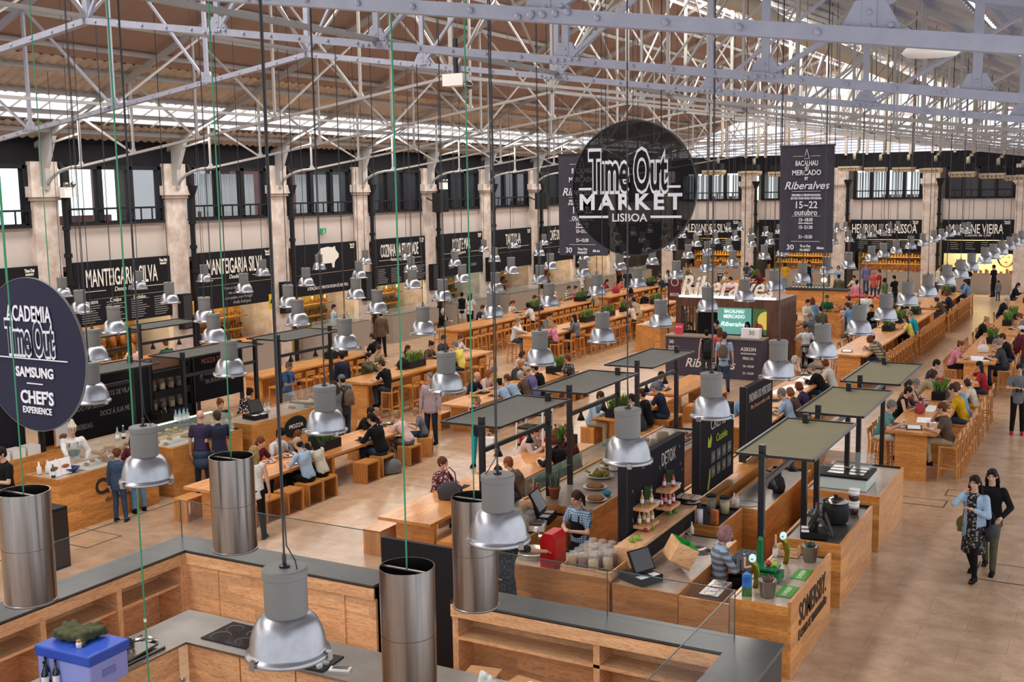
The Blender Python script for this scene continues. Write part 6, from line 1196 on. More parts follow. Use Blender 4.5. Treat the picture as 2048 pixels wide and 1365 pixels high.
q = MB(); q.m = Matrix.Translation((1.0, 37.59, 1.62)) @ Matrix.Rotation(R(90), 4, 'X'); q.lathe([(.32, 0), (.32, .004)], n=30); q.build('food_picture', mat('pic_yellow', 'e2c861', .5, emit=.7), t); q = MB(); q.m = Matrix.Translation((.72, 37.585, 1.35)) @ Matrix.Rotation(R(90), 4, 'X'); q.lathe([(.16, 0), (.16, .004)], n=24); q.build('food_picture', mat('pic_red', 'b8434a', .5, emit=.4), t)
WG = mat('white_lit', 'eef4f2', .5, emit=.9)
for s_, sz, z, ft, sh in (('BACALHAU', .17, 1.9, .7, 0), ('MERCADO', .17, 1.72, .75, 0), ('Riberalves', .22, 1.45, 1.0, .3)): text(s_, sz, WG, (-.15, 37.58, z), 0, t, fit=ft, sh=sh, bold=.004)
text('Riberalves', .95, LETTER, (.0, 36.1, 2.86), 0, t, fit=3.2, sh=.3, bold=.008, ext=.05); MB().box(-1.6, 36.02, 2.5, 1.7, 36.2, 2.56).build('letter_plinth', GLOW, t)
t = E('white_box', 'white cardboard box marked 30 on the festival counter', 'box', (-10.55, 35.15, 1.35)); MB().box(-.3, -.15, 0, .3, .15, .3).build('box', PAPER, t); text('30', .2, mat('gold_txt', '8a7a5a', .5), (.05, -.155, .17), 0, t)
t = E('red_card', 'bright red folded card on the left end of the festival counter', 'card', (-13.0, 35.1, 1.35)); MB().bar((0, 0, 0), (0, .04, .36), .3, .01).build('card', mat('card_red', 'cc3347', .5), t); text('BILHETES', .07, LETTER, (0, -.015, .25), 0, t, fit=.22)
t = E('beer_sign', 'small maroon hanging sign reading BEER near the centre', 'sign', at(1350, 573, 40)); MB().box(-.22, -.02, -.5, .22, .02, .5).build('panel', mat('maroon', '5d1c2c', .6), t); text('BEER', .16, LETTER, (0, -.03, -.3), 0, t, fit=.36); q = MB(); q.m = Matrix.Translation((0, -.025, .15)) @ Matrix.Rotation(R(90), 4, 'X'); q.lathe([(.12, 0), (.14, 0), (.14, .005), (.12, .005)], n=20, cap=False); q.build('emblem', LETTER, t); MB().tube([(-.25, 0, -2.72), (-.25, 0, .52)], .02, 6).build('pole', BLACKM, t)
# ================= show kitchen in the foreground =================
t = E('kitchen_ledge', 'slate-topped pine partition enclosing the show kitchen', 'partition')
ZL = 1.2
def led(x0, x1, y0, y1): MB().box(x0, y0, ZL-.04, x1, y1, ZL).build('slate_top', SLATE, t)
led(-12.1, -11.53, 2.5, 11.73); led(-11.53, -8.26, 11.2, 11.73); led(-7.1, -3.63, 11.2, 11.73); led(-3.63, -3.1, 2.5, 11.73)
MB().box(-12.08, 2.5, 0, -12.05, 11.7, ZL-.04).box(-12.05, 11.67, 0, -8.26, 11.7, ZL-.04).build('outer_cladding', BLACK, t); MB().box(-7.1, 11.67, 0, -3.12, 11.7, ZL-.04).box(-3.15, 2.5, 0, -3.12, 11.67, ZL-.04).build('outer_cladding', mat('dark_cladding', '2c2d2e', .5), t)
MB().box(-11.56, 2.5, ZL-.2, -11.53, 11.2, ZL-.03).build('fascia', P_Y, t); MB().box(-11.53, 11.2, ZL-.2, -8.26, 11.23, ZL-.03).box(-7.1, 11.2, ZL-.2, -3.63, 11.23, ZL-.03).build('fascia', P_X, t); MB().box(-3.63, 2.5, ZL-.2, -3.6, 11.2, ZL-.03).build('fascia', P_Y, t)
MB().box(-11.53, 11.24, 0, -8.26, 11.28, ZL-.2).build('inner_boarding', P_X, t); q = MB(); [q.box(x-.05, 11.22, 0, x+.05, 11.24, ZL-.2) for x in (-11.0, -9.9, -8.8)]; q.build('upright_strip', P_X, t)
MB().box(-12.04, 2.5, 0, -12.0, 11.2, ZL-.05).build('shelf_back', P_Y, t); MB().box(-7.1, 11.6, 0, -3.63, 11.64, ZL-.05).build('shelf_back', P_X, t)
for y in (4.3, 5.8, 7.3, 8.8, 10.0, 11.14): MB().box(-12.0, y-.04, 0, -11.54, y+.04, ZL-.05).build('divider', P_X, t)
for x in (-7.06, -5.15, -3.7): MB().box(x-.04, 11.24, 0, x+.04, 11.6, ZL-.05).build('divider', P_Y, t)
MB().box(-11.6, 11.14, 0, -11.52, 11.26, ZL-.05).build('corner_post', P_Y, t)
MB().box(-12.0, 2.5, .7, -11.56, 11.1, .74).build('shelf', P_Y, t); MB().box(-7.02, 11.24, .7, -3.74, 11.6, .74).build('shelf', P_X, t)
g = E('glass_screen', 'tall clear glass screens standing along the slate ledge', 'glass screen')
KG = mat('screen_glass', '6a7478', .02, alpha=.1, spec=1.0)
for b_ in ((-12.02, 3, -12.01, 7.3), (-12.02, 7.33, -12.01, 11.62), (-12.0, 11.62, -10.1, 11.63), (-10.07, 11.62, -8.3, 11.63), (-7.05, 11.62, -5.2, 11.63), (-5.17, 11.62, -3.64, 11.63), (-3.64, 7.4, -3.63, 11.62), (-3.64, 3, -3.63, 7.37)): MB().box(b_[0], b_[1], ZL, b_[2], b_[3], 1.76).build('pane', KG, g)
ED = mat('glass_edge', '46524f', .3)
for a, b in (((-12.015, 3, 1.76), (-12.015, 11.62, 1.76)), ((-12.0, 11.625, 1.76), (-8.3, 11.625, 1.76)), ((-7.05, 11.625, 1.76), (-3.64, 11.625, 1.76)), ((-3.635, 3, 1.76), (-3.635, 11.62, 1.76)), ((-12.01, 11.625, 1.2), (-12.01, 11.625, 1.76)), ((-10.08, 11.625, 1.2), (-10.08, 11.625, 1.76)), ((-8.3, 11.625, 1.2), (-8.3, 11.625, 1.76)), ((-5.18, 11.625, 1.2), (-5.18, 11.625, 1.76)), ((-3.635, 11.625, 1.2), (-3.635, 11.625, 1.76)), ((-12.015, 7.31, 1.2), (-12.015, 7.31, 1.76))): MB().bar(a, b, .01).build('edge', ED, g)
t = E('black_door', 'matt black door panel in the gap of the kitchen partition', 'door', (-7.68, 11.4, 0)); MB().box(-.56, -.03, 0, .56, .03, 1.8).build('leaf', BLACK, t); MB().box(.5, -.06, .9, .53, -.03, 1.05).build('handle', STEELT, t)
# steel worktop in an L
t = E('steel_worktop', 'L-shaped stainless worktop on knotty pine cabinets', 'counter')
MB().prism([(-10.38, 3), (-9.64, 3), (-9.64, 9.3), (-4.6, 9.3), (-4.6, 10.1), (-10.38, 10.1)], .87, .9).build('steel_top', STEELT, t)
KP = wood('knotty_pine', 'efc090', 'e0aa7a', (1.3, 1.3, 8), .45)
for i in range(6): MB().box(-10.3, 3.05+1.03*i, 0, -9.68, 4.06+1.03*i, .87).build('cabinet_front', KP, t)
for i in range(6): MB().box(-9.66+.83*i, 9.34, 0, -8.85+.83*i, 10.04, .87).build('cabinet_front', KP, t)
t = E('cooktop', 'black glass cooktop set in the steel worktop', 'hob', (-9.2, 9.74, .9)); MB().box(-.36, -.28, 0, .36, .28, .012).build('glass', mat('hob_glass', '15151a', .08), t); q = MB()
for x, y, r_ in ((-.18, .12, .1), (.17, .12, .12), (-.18, -.13, .12), (.17, -.13, .09)): q.lathe([(r_, .012), (r_+.004, .014), (r_+.004, .012)], (x, y, 0), 28, False)
q.build('ring_marks', mat('hob_mark', '6a6a6c', .4), t)
t = E('cooler_box', 'periwinkle plastic cool box with bright blue lid on the steel worktop', 'cool box', (-9.93, 8.05, .9), R(2)); MB().prism([(-.4, -.27), (.4, -.27), (.4, .27), (-.4, .27)], 0, .3).build('body', PERI, t); o = MB().box(-.42, -.29, .3, .42, .29, .42).build('lid', BLUE, t)
for o in t.children: b_ = o.modifiers.new('b', 'BEVEL'); b_.width = .02; b_.segments = 3
MB().box(.4, -.1, .12, .41, .08, .2).build('painted_handle_recess', mat('peri_shade', '6d78bd', .5), t)  # raised plate in darker periwinkle, shade of a grip recess put into its colour
q = MB(); rr = random.Random(2)
for i in range(60): a = rr.uniform(0, 6.28); q.cap((rr.uniform(-.22, .22), rr.uniform(-.15, .15), rr.uniform(.03, .08)), rr.uniform(.03, .05), (rr.uniform(-.27, .27), rr.uniform(-.19, .19), rr.uniform(.02, .13)), rr.uniform(.025, .045), 8)
me = remesh(q, .014, 6, 'jacket'); me.materials.append(OLIVE); tag(link('folded_jacket', me, None, None, (-10.05, 8.1, 1.32)), 'olive green jacket thrown in a heap on the cool box', 'jacket')
t = E('salt_jar', 'tiny glass jar with cork lid on the cool box', 'jar', (-9.82, 7.92, 1.32)); MB().lathe([(.03, 0), (.033, .05), (.025, .065)], n=16).build('jar', PORC, t, True); MB().lathe([(.026, .065), (.026, .085)], n=12).build('cork', mat('cork', 'a87a4a', .8), t, True)
wine = bottle_mesh(.31, .038, mat('wine_glass', '14180f', .08, coat=.6), BLACK, True, 'wine_bottle')
g_ = G(104, 1372, .9); putset(wine, [(g_.x+a, g_.y+b, .9) for a, b in ((-.08, 0), (0, .07), (-.1, .12), (.08, 0), (0, -.08))], 'dark wine bottle with white label in front of the cool box, %s', 'wine bottles by the cool box')
g_ = G(262, 1300, .95); t = E('sauce_pot', 'small steel pot on the trays beside the cool box', 'pot', (g_.x-.05, g_.y, .96)); MB().lathe([(.08, 0), (.085, .1), (.088, .105), (.08, .1), (.075, .01)], n=26, cap=False).build('pot', STEEL, t, True); MB().tube([(.08, 0, .09), (.2, .08, .11)], .01, 6).build('handle', BLACKM, t)
for i in range(2): t = E('baking_tray', 'steel baking tray beside the cool box, %s one' % ('lower' if i == 0 else 'upper, smaller'), 'tray', (g_.x, g_.y, .9+.03*i), R(8*i), group='baking trays'); q = MB(); w_ = .24-.05*i; q.box(-w_, -.3+.05*i, 0, w_, .3-.05*i, .01); [q.box(*b_) for b_ in ((-w_, -.3+.05*i, 0, -w_+.01, .3-.05*i, .03), (w_-.01, -.3+.05*i, 0, w_, .3-.05*i, .03))]; q.build('tray', STEELT, t)
t = E('foil_sheet', 'crumpled sheet of foil behind the cool box', 'foil', (g_.x-.15, g_.y+.3, .9)); q = MB(); rr = random.Random(4); q.add([(x*.05-.15, y*.05-.12, rr.uniform(.005, .04)) for x in range(7) for y in range(6)], [(a*6+b, a*6+b+1, a*6+b+7, a*6+b+6) for a in range(6) for b in range(5)]); q.build('foil', STEEL, t)
# tray of glasses
t = E('glass_tray', 'black tray carrying upturned wine glasses on the steel worktop', 'tray', (-7.95, 9.55, .9), R(5)); MB().box(-.3, -.22, 0, .3, .22, .015).build('tray', BLACK, t)
wg = bpy.data.objects.new('wine_glass', None); C.objects.link(wg); wg['category'] = 'glass'; MB().lathe([(.032, 0), (.04, .03), (.036, .07), (.006, .09), (.005, .15), (.032, .158), (.032, .16)], n=18, cap=False).build('glass', mat('wine_glass_clear', 'f4f8fa', .05, alpha=.5, spec=1.0), wg, True)
putset(wg, [(-8.2+.12*(k % 5), 9.41+.12*(k//5), .916) for k in range(14)], 'upturned wine glass on the black tray, %s', 'wine glasses on the tray')
t = E('white_dish', 'small white dish with cutlery beside the glass tray', 'dish', (-7.5, 9.5, .9), R(20)); MB().box(-.12, -.05, 0, .12, .05, .02).build('dish', PORC, t); q = MB(); [q.bar((-.09, -.02+.02*k, .025), (.1, -.03+.03*k, .03), .008) for k in range(3)]; q.build('cutlery', STEEL, t)
t = E('worktop_tap', 'small chrome tap at the inner corner of the worktop', 'tap', (-9.35, 9.0, .0)); t.location = (G(366, 1365, .95).x, G(366, 1365, .95).y+.0, .0); MB().tube([(0, 0, 0), (0, 0, .95)], .012, 8).build('column', STEELT, t); MB().ell((0, 0, .98), (.03, .03, .03)).build('knob', STEEL, t, True)
t = E('paper_towel_roll', 'big white paper roll lying on the steel worktop at the bottom edge', 'paper roll', (-5.35, 9.75, .99), R(25)); q = MB(); q.m = Matrix.Rotation(R(80), 4, 'Y'); q.lathe([(.09, -.15), (.09, .15), (.03, .15)], n=28); q.build('roll', PAPER, t, 2)
q = MB(); rr = random.Random(8); [q.cap((rr.uniform(-.1, .1), rr.uniform(-.08, .08), .03), .05, (rr.uniform(-.13, .13), rr.uniform(-.08, .08), rr.uniform(.08, .22)), .03, 8) for _ in range(16)]; me = remesh(q, .014, 2); me.materials.append(mat('plastic_bag', 'd4d8d6', .3)); tag(link('plastic_bag', me, None, None, (-5.75, 9.78, .9)), 'crumpled white plastic bag beside the paper roll', 'bag')
def kstool(p, rz, lab):
    t = E('wooden_stool', lab, 'stool', p, R(rz), group='pale kitchen stools'); MB().box(-.2, -.17, .42, .2, .17, .46).build('seat', P_X, t)
    for sx in (-1, 1):
        for sy in (-1, 1): MB().bar((sx*.19, sy*.17, 0), (sx*.155, sy*.13, .42), .038).build('leg', W_Z, t)
    MB().bar((-.17, -.15, .18), (.17, -.15, .18), .025).bar((-.17, .15, .26), (.17, .15, .26), .025).build('rung', P_X, t)
kstool((-6.55, 11.0, 0), 10, 'pale wooden stool under the shelf, left one of the pair'); kstool((-5.95, 10.95, 0), -6, 'pale wooden stool under the shelf, right one of the pair'); kstool((-4.9, 10.9, 0), 3, 'pale wooden stool at the bottom edge under the second shelf bay'); kstool((-11.2, 7.6, 0), 90, 'pale wooden stool at the left edge of the kitchen')
# ================= left-hand stalls =================
DG = mat('display_glass', 'cfe0da', .03, alpha=.15, spec=1.0)
t = counter('counter', 'wooden counter with black stencilled letters at left, boy in denim before it', -17.9, -17.0, 13.5, 15.9, 1.05)
text('CAFÉ', .42, STEN, (.452, .1, .68), LEFTW, t, fit=.95, bold=.012); text('do Bairro', .14, STEN, (.452, .15, .42), LEFTW, t, fit=.6)
counter('counter', 'wooden counter with lit pastry case beside the bald waiter', -18.1, -17.0, 16.3, 18.4, 1.05)
t = counter('counter', 'wooden mozzarella counter with black oval logo', -18.1, -17.0, 18.7, 21.3, 1.08)
q = MB(); q.m = Matrix.Translation((.56, .2, .75)) @ Matrix.Rotation(R(90), 4, 'Y'); q.ell((0, 0, 0), (.26, .42, .012), 28, 8); q.build('oval_logo', BLACK, t, True); text('MOZZA', .13, LETTER, (.575, .2, .77), LEFTW, t, fit=.5)
counter('counter', 'wooden counter at the far end of the left stalls with deli case', -18.1, -17.0, 21.4, 22.6, 1.08)
for i, (y0, y1, x0, lab) in enumerate([(14.3, 15.8, -17.75, 'glass sandwich case on the stencilled counter'), (16.4, 18.3, -17.8, 'brightly lit glass pastry case on the second counter'), (20.6, 22.5, -17.7, 'glass deli case with bowls on the mozzarella counter')]):
    t = E('display_case', lab, 'display case', (x0, (y0+y1)/2, 1.02), group='glass display cases'); b = (y1-y0)/2
    MB().box(.65, -b, 0, .66, b, .38).box(0, -b, 0, .66, -b+.01, .38).box(0, b-.01, 0, .66, b, .38).box(0, -b, .38, .66, b, .39).build('glass', DG, t)
    MB().box(0, -b, 0, .64, b, .02).build('tray', PORC, t); MB().box(.12, -b+.05, .2, .55, b-.05, .21).build('shelf', DG, t)
    if i == 1: MB().box(.0, -b+.02, .36, .05, b-.02, .375).build('light_strip', mat('case_light', 'fff1cf', .5, emit=6), t)
    q = MB(); rr = random.Random(i)
    for k in range(34): q.ell((rr.uniform(.1, .55), rr.uniform(-b+.1, b-.1), .05+(.19 if k % 2 else 0)), (.07, .05, .035), 8, 6)
    f_ = q.build('baked_goods', FOODB if i != 1 else FOODY, t, True); f_['kind'] = 'stuff'
for (y0, y1, x0, x1, lab, px_) in [(14.6, 17.2, -19.2, -18.15, 'dark grey awning nearest over the left stalls', -18.9), (17.9, 20.5, -19.2, -18.15, 'dark grey awning second over the left stalls', -18.3), (21.1, 23.4, -19.2, -17.95, 'dark grey awning farthest over the left stalls', -18.3), (18.8, 21.1, -24.1, -22.9, 'dark grey awning over the rear left stall, nearer', -23.2), (21.4, 23.7, -24.2, -23.1, 'dark grey awning over the rear left stall, farther', -23.4)]:
    awning(x0, x1, y0, y1, lab, CANG, px=px_)
t = E('chalk_board', 'large black chalk menu behind the man in the pointed hat', 'menu board', (-19.25, 16.5, 0)); MB().box(-.05, -1.5, 1.05, 0, 1.4, 2.4).build('panel', SIGN, t); MB().box(-.08, -1.55, 0, .02, -1.48, 2.5).box(-.08, 1.38, 0, .02, 1.45, 2.5).build('post', BLACKM, t)
for i, s_ in enumerate(('AÇORDA - SOPA', 'TARTE DE VILA', 'GRELHADO NA BRASA', 'DOCE À SUA MESA', 'BEBIDAS')): text(s_, .16, mat('chalk_dim', '8f8a86', .8), (.01, .45*((i % 2)*2-1), 2.15-.2*i), LEFTW, t, sx=.7)
t = E('shelf_unit', 'black open shelf unit with jars behind the pastry case', 'shelf', (-19.25, 18.6, 0)); q = MB(); [q.box(-.35, -.6, z, 0, .6, z+.16) for z in (1.15, 1.6, 2.05)]; q.box(-.35, -.62, 0, 0, -.58, 2.5); q.box(-.35, .58, 0, 0, .62, 2.5); q.build('shelves', BLACK, t); MB().box(-.38, -.6, 1.0, -.34, .6, 2.5).build('back', mat('shelf_copper', '6d4a36', .6), t)
for i in range(8): putset(JR[i % 3], [(-19.4, 18.15+.27*(i % 4), 1.31+.45*(i//4))], 'small jar on the black shelf unit, %s' % ORD[i], 'jars on the black shelf unit')
t = E('chalk_board', 'smaller black chalk board with red and white writing behind the mozzarella counter', 'menu board', (-19.25, 20.1, 0)); MB().box(-.05, -.8, 1.3, 0, .8, 2.5).build('panel', SIGN, t); text('MOZZA TÁRTARO', .18, mat('chalk_red', 'c9756b', .8), (.01, 0, 2.25), LEFTW, t, fit=1.1); text('MOZZARELLA', .15, mat('chalk_dim', '8f8a86', .8), (.01, -.1, 1.95), LEFTW, t, fit=.9); text('BURRATA', .15, MATS['chalk_dim'], (.01, -.1, 1.75), LEFTW, t, fit=.7); MB().box(-.08, -.85, 0, .02, -.8, 2.6).box(-.08, .8, 0, .02, .85, 2.6).build('post', BLACKM, t)
t = E('chalk_board', 'black board of white chalk drinks list below the blue disc', 'menu board', (-19.25, 13.4, 0)); MB().box(-.05, -1.5, .9, 0, 1.2, 2.2).build('panel', SIGN, t); [text(s_, .15, CH, (.01, -.3, 1.9-.18*i), LEFTW, t, sx=.8) for i, s_ in enumerate(('Sumos', 'Cervejas', 'Vinhos', 'Águas', 'Bebidas'))]; MB().box(-.08, -1.5, 0, -.05, 1.2, .9).build('base', BLACK, t)
counter('counter', 'pale work counter behind the stencilled counter', -19.15, -18.75, 13.2, 15.6, 1.15, W_Y)
till('black till on the mozzarella counter', (-17.5, 19.4, 1.06), 80, 1.0)
t = E('black_cabinet', 'matt black cabinet standing beside the first steel tube', 'cabinet', (-15.75, 12.1, 0)); MB().box(-.32, -.3, 0, .32, .3, 1.05).build('body', BLACK, t); MB().box(.32, -.28, .05, .33, .28, 1.0).build('door', BLACKM, t)
wat = bottle_mesh(.27, .04, mat('water_bottle', 'a9c8c2', .08, alpha=.5), mat('cap_blue', '2f4f8f', .5), True, 'water_bottle')
putset(wat, [(-17.55+.1*(k % 2), 17.0+.12*(k//2), 1.42) for k in range(6)], 'clear water bottle on top of the lit pastry case, %s', 'water bottles on the pastry case')
putset(wat, [(-17.75, 19.9+.12*k, 1.06) for k in range(3)], 'clear water bottle beside the till on the mozzarella counter, %s', 'water bottles by the till')
putset(wat, [(-17.3, 15.2, 1.42)], 'clear water bottle on the glass sandwich case', 'water bottles on the sandwich case')
gb = bottle_mesh(.27, .04, SHOT, WHITE, True, 'green_bottle'); putset(gb, [(-17.3, 15.35, 1.42)], 'green bottle on the glass sandwich case', 'green bottles'); putset(gb, [(-17.3, 13.65, 1.03)], 'green bottle among the cups on the stencilled counter', 'green bottles')
sb = bottle_mesh(.24, .045, PORC, PORC, False, 'squeeze_bottle'); putset(sb, [(-17.75+.05*k, 13.7+.15*k, 1.03) for k in range(3)], 'white squeeze bottle on the stencilled counter, %s', 'white squeeze bottles')
for i in range(4): t = E('white_container', 'stack of white food boxes on the left work counter, %s' % ORD[i], 'container', (-18.95, 13.4+.35*i, 1.12), group='white food boxes'); MB().box(-.14, -.14, 0, .14, .14, .2).build('boxes', PORC, t)
t = E('cups', 'crowd of upturned glasses on the stencilled counter', 'glasses', (-17.85, 13.95, 1.03)); q = MB(); [q.lathe([(.035, 0), (.028, .1)], (.09*(k % 4), .09*(k//4), 0), 10) for k in range(20)]; q.build('glasses', JGLASS, t, True); t.children[0]['kind'] = 'stuff'
t = E('blue_bowl', 'dark blue bowl on the stencilled counter', 'bowl', (-17.35, 14.1, 1.03)); MB().lathe([(.07, 0), (.16, .09), (.15, .09), (.06, .01)], n=24).build('bowl', mat('bowl_blue', '22345e', .3), t, True)
for i, y in enumerate((14.9, 15.15)): t = E('menu_stand', 'paper menu with sandwich picture on the stencilled counter, %s' % ORD[i], 'menu card', (-17.3, y-1.2, 1.03), R(80), group='sandwich menu cards'); q = MB(); q.bar((0, 0, .0), (0, .08, .3), .22, .008); q.build('card', PAPER, t); q = MB(); q.ell((0, .03, .15), (.08, .01, .04)); q.build('picture', FOODB, t, True)
t = E('framed_picture', 'framed sandwich picture standing behind the blue disc', 'picture', (-18.9, 15.2, 1.15), R(90)); MB().box(-.2, -.01, 0, .2, .01, .5).build('frame', W_Z, t); MB().box(-.17, -.015, .03, .17, -.011, .47).build('print', PAPER, t); MB().ell((0, -.016, .2), (.1, .004, .06)).build('picture', FOODB, t, True)
t = E('coffee_machine', 'dark coffee machine behind the pastry case', 'coffee machine', (-18.85, 18.0, 0)); MB().box(-.25, -.45, .0, .25, .45, .95).build('cabinet', BLACK, t); MB().box(-.2, -.35, .95, .2, .35, 1.35).build('body', BLACKM, t); q = MB(); q.tube([(.15, -.3, 1.35), (.15, -.3, 1.5), (.25, -.3, 1.55), (.3, -.3, 1.4)], .015, 8); q.build('steam_pipe', STEEL, t, True); MB().ell((.1, -.55, 1.1), (.07, .07, .13)).build('steel_dome', STEEL, t, True)
# ================= shop interiors behind the signs =================
sh = bpy.data.objects.new('shop_shelf', None); C.objects.link(sh); sh['category'] = 'shelf'; q = MB(); [q.box(0, -1.6, z, .35, 1.6, z+.04) for z in (.9, 1.35, 1.8)]; q.build('boards', mat('ochre_wood', 'a8752f', .5), sh)
q = MB(); rr = random.Random(1)
for z in (.94, 1.39, 1.84):
    for k in range(22): q.lathe([(.05, 0), (.05, rr.uniform(.1, .28))], (.15, -1.5+.14*k, z), 8)
q.build('bottles', mat('shop_goods', 'b58b3c', .4, col2='5b3320', scale=14), sh)['kind'] = 'stuff'
KS = [('wooden', 'c58f3c'), ('wooden', 'c58f3c'), ('tiled', 'b59a4a'), ('white', 'a9a59c'), ('grey', '5a6a68'), ('black', '2b2c2f'), ('red', '7c2b30'), ('yellow', 'b99a3a'), ('green', '24453c')]
for k, y in enumerate(YP[1:10]):
    yc = y+2.55; nm, c_ = KS[k]; putset(sh, [(-28.5, yc, .0)], 'back shelf of bottles and jars in the %s shop along the left wall' % ORD[k], 'shop back shelves')
    t = E('shop_counter', '%s shop counter along the left wall, front face of pale terrazzo' % ORD[k], 'counter', (-26.75, yc, 0), group='terrazzo shop counters')
    if k >= 2: MB().box(-.4, -1.75, 0, .4, 1.75, 1.12).build('body', TERR, t); MB().box(-.4, -1.7, 1.12, .35, 1.7, 1.15).build('worktop', STEELT, t); MB().box(.0, -1.5, 1.15, .3, 1.1, 1.4).build('glass_case', DG, t)
    else: MB().box(-.9, -1.75, 0, .0, 1.75, 1.05).build('body', TERR, t); MB().box(-.9, -1.7, 1.05, 0, 1.7, 1.1).build('worktop', FOODB, t)
    if k == 0:
        for j in range(7): h_ = E('hanging_ham', 'cured ham hanging in the first left wall shop, %s' % ORD[j], 'ham', (-28.1, yc-1.4+.42*j, 1.75), group='hanging hams'); q = MB(); q.tube([(0, 0, .3), (0, 0, .15), (.02, 0, 0), (.03, 0, -.2), (0, 0, -.32)], [.02, .04, .09, .11, .03], 12); q.build('ham', FOODB, h_, True); MB().tube([(0, 0, .3), (0, 0, 2.2)], .005, 5).build('cord', CORD, h_)
    L = bpy.data.lights.new('shop_lamp', 'AREA'); L.energy = 130 if k not in (4, 5, 8) else 60; L.size = 1.6; L.color = (1, .8, .5) if k != 4 else (.9, 1, .8); o = bpy.data.objects.new('shop_lamp', L); C.objects.link(o); o.location = (-27.9, yc, 3.6)
    t = E('side_wall', '%s dividing wall of the shops along the left wall, %s end' % (nm, ORD[k]), 'wall panel', (-29.2, y+.0, 0), group='shop dividing walls'); MB().box(-2.0, -.08, 0, 1.7, .08, 3.99).build('panel', STONE if k > 1 else PLASTER, t)
    MB().box(.55, 1.0, 0, .65, 4.2, 2.5).build('coloured_back', mat('shop_'+c_, c_, .6, var=.4, scale=3), t)
    if k in (2, 3, 6):
        for j in range(3): p_ = E('shop_pendant', 'small copper pendant in the %s left wall shop, %s' % (ORD[k], ORD[j]), 'lamp', (-27.8, yc-.9+.8*j, 2.1), group='copper shop pendants'); MB().lathe([(.02, .12), (.05, .1), (.11, 0)], n=14, cap=False).build('shade', mat('copper', 'b0714a', .35, .7), p_, True); MB().tube([(0, 0, .1), (0, 0, 1.88)], .005, 5).build('cord', CORD, p_); MB().ell((0, 0, .02), (.035, .035, .035)).build('bulb', WARM, p_, True)
for k, x in enumerate(XP):
    x1 = (XP+[XR+.2])[k+1]; xc = (x+x1)/2+.1; t = E('shop_counter', 'long stone shop counter along the far wall, %s from the left' % ORD[k].replace('nearest', 'first'), 'counter', (xc, YF+.7, 0), group='far shop counters'); MB().box(-1.9, -.3, 0, 1.9, .3, 1.15).build('body', TERR, t); MB().box(-1.9, -.3, 1.15, 1.9, .3, 1.18).build('worktop', STEELT, t)
    q = MB(); rr = random.Random(k); [q.lathe([(.07, 0), (.07, rr.uniform(.1, .3))], (rr.uniform(-1.8, 1.8), rr.uniform(-.2, .2), 1.18), 8) for _ in range(16)]; q.build('dishes', mat('copper', 'b0714a', .35, .7), t)['kind'] = 'stuff'
    b_ = E('shop_backdrop', 'back wall of the far shop, %s from the left, with shelves' % ORD[k].replace('nearest', 'first'), 'wall panel', (xc, YF+3.4, 0), group='far shop backdrops'); MB().box(-2.2, 0, 0, 2.2, .05, 3.2).build('panel', mat('shopback_%d' % k, ['b08a3a', '8a7a5a', 'c09a6a', 'cfc79a', 'a08a6a'][k], .6, var=.5 if k < 3 else .05, scale=5), b_)
    if k < 3: q = MB(); [q.box(-2.0, -.3, z, 2.0, 0, z+.04) for z in (1.4, 1.8, 2.2)]; q.build('shelves', mat('ochre_wood', 'a8752f', .5), b_); q = MB(); [q.lathe([(.07, 0), (.07, rr.uniform(.1, .28))], (-1.9+.17*(i % 23), -.15, (1.44, 1.84, 2.24)[i//23]), 8) for i in range(69)]; q.build('pots', MATS['shop_goods'], b_)['kind'] = 'stuff'
    if k == 3:
        q = MB(); q.m = Matrix.Translation((1.2, -.02, 1.9)) @ Matrix.Rotation(R(90), 4, 'X'); q.ell((0, .05, 0), (.5, .6, .01), 28, 8); q.build('mural_hair', BLACK, b_, True); q = MB(); q.m = Matrix.Translation((1.2, -.035, 1.85)) @ Matrix.Rotation(R(90), 4, 'X'); q.ell((0, 0, 0), (.38, .5, .01), 28, 8); q.build('mural_face', mat('mural_skin', 'd9b58a', .6), b_, True)
        q = MB(); q.m = Matrix.Translation((1.2, -.05, 1.9)) @ Matrix.Rotation(R(90), 4, 'X'); [q.ell((s*.16, .02, 0), (.07, .02, .006), 12, 6) for s in (-1, 1)]; q.ell((0, -.28, 0), (.08, .03, .006), 12, 6); q.build('mural_features', mat('mural_dark', '5a2a22', .6), b_, True)
    L = bpy.data.lights.new('shop_lamp', 'AREA'); L.energy = 420; L.size = 2.5; L.color = (1, .85, .6); o = bpy.data.objects.new('shop_lamp', L); C.objects.link(o); o.location = (xc, YF+2.0, 3.9)
    if k < 4: t = E('side_wall', 'dividing wall between the far shops, %s from the left' % ORD[k].replace('nearest', 'first'), 'wall panel', (x+.1, YF+2.2, 0), group='far shop dividers'); MB().box(-.1, -1.8, 0, .1, 1.7, 3.99).build('panel', BLACK, t)

d = ray(543, 604); p = Vector((0, 0, HC))+d*((XW+.145)/d.x); t = E('warning_sign', 'small yellow warning sign on the left wall', 'sign', p); MB().box(-.02, -.12, -.28, .0, .12, .28).build('panel', YELL, t); q = MB(); q.m = Matrix.Translation((.005, 0, .02)) @ Matrix.Rotation(R(90), 4, 'Z') @ Matrix.Rotation(R(90), 4, 'X'); q.prism([(-.09, -.07), (.09, -.07), (0, .1)], 0, .006); q.build('triangle', BLACK, t)
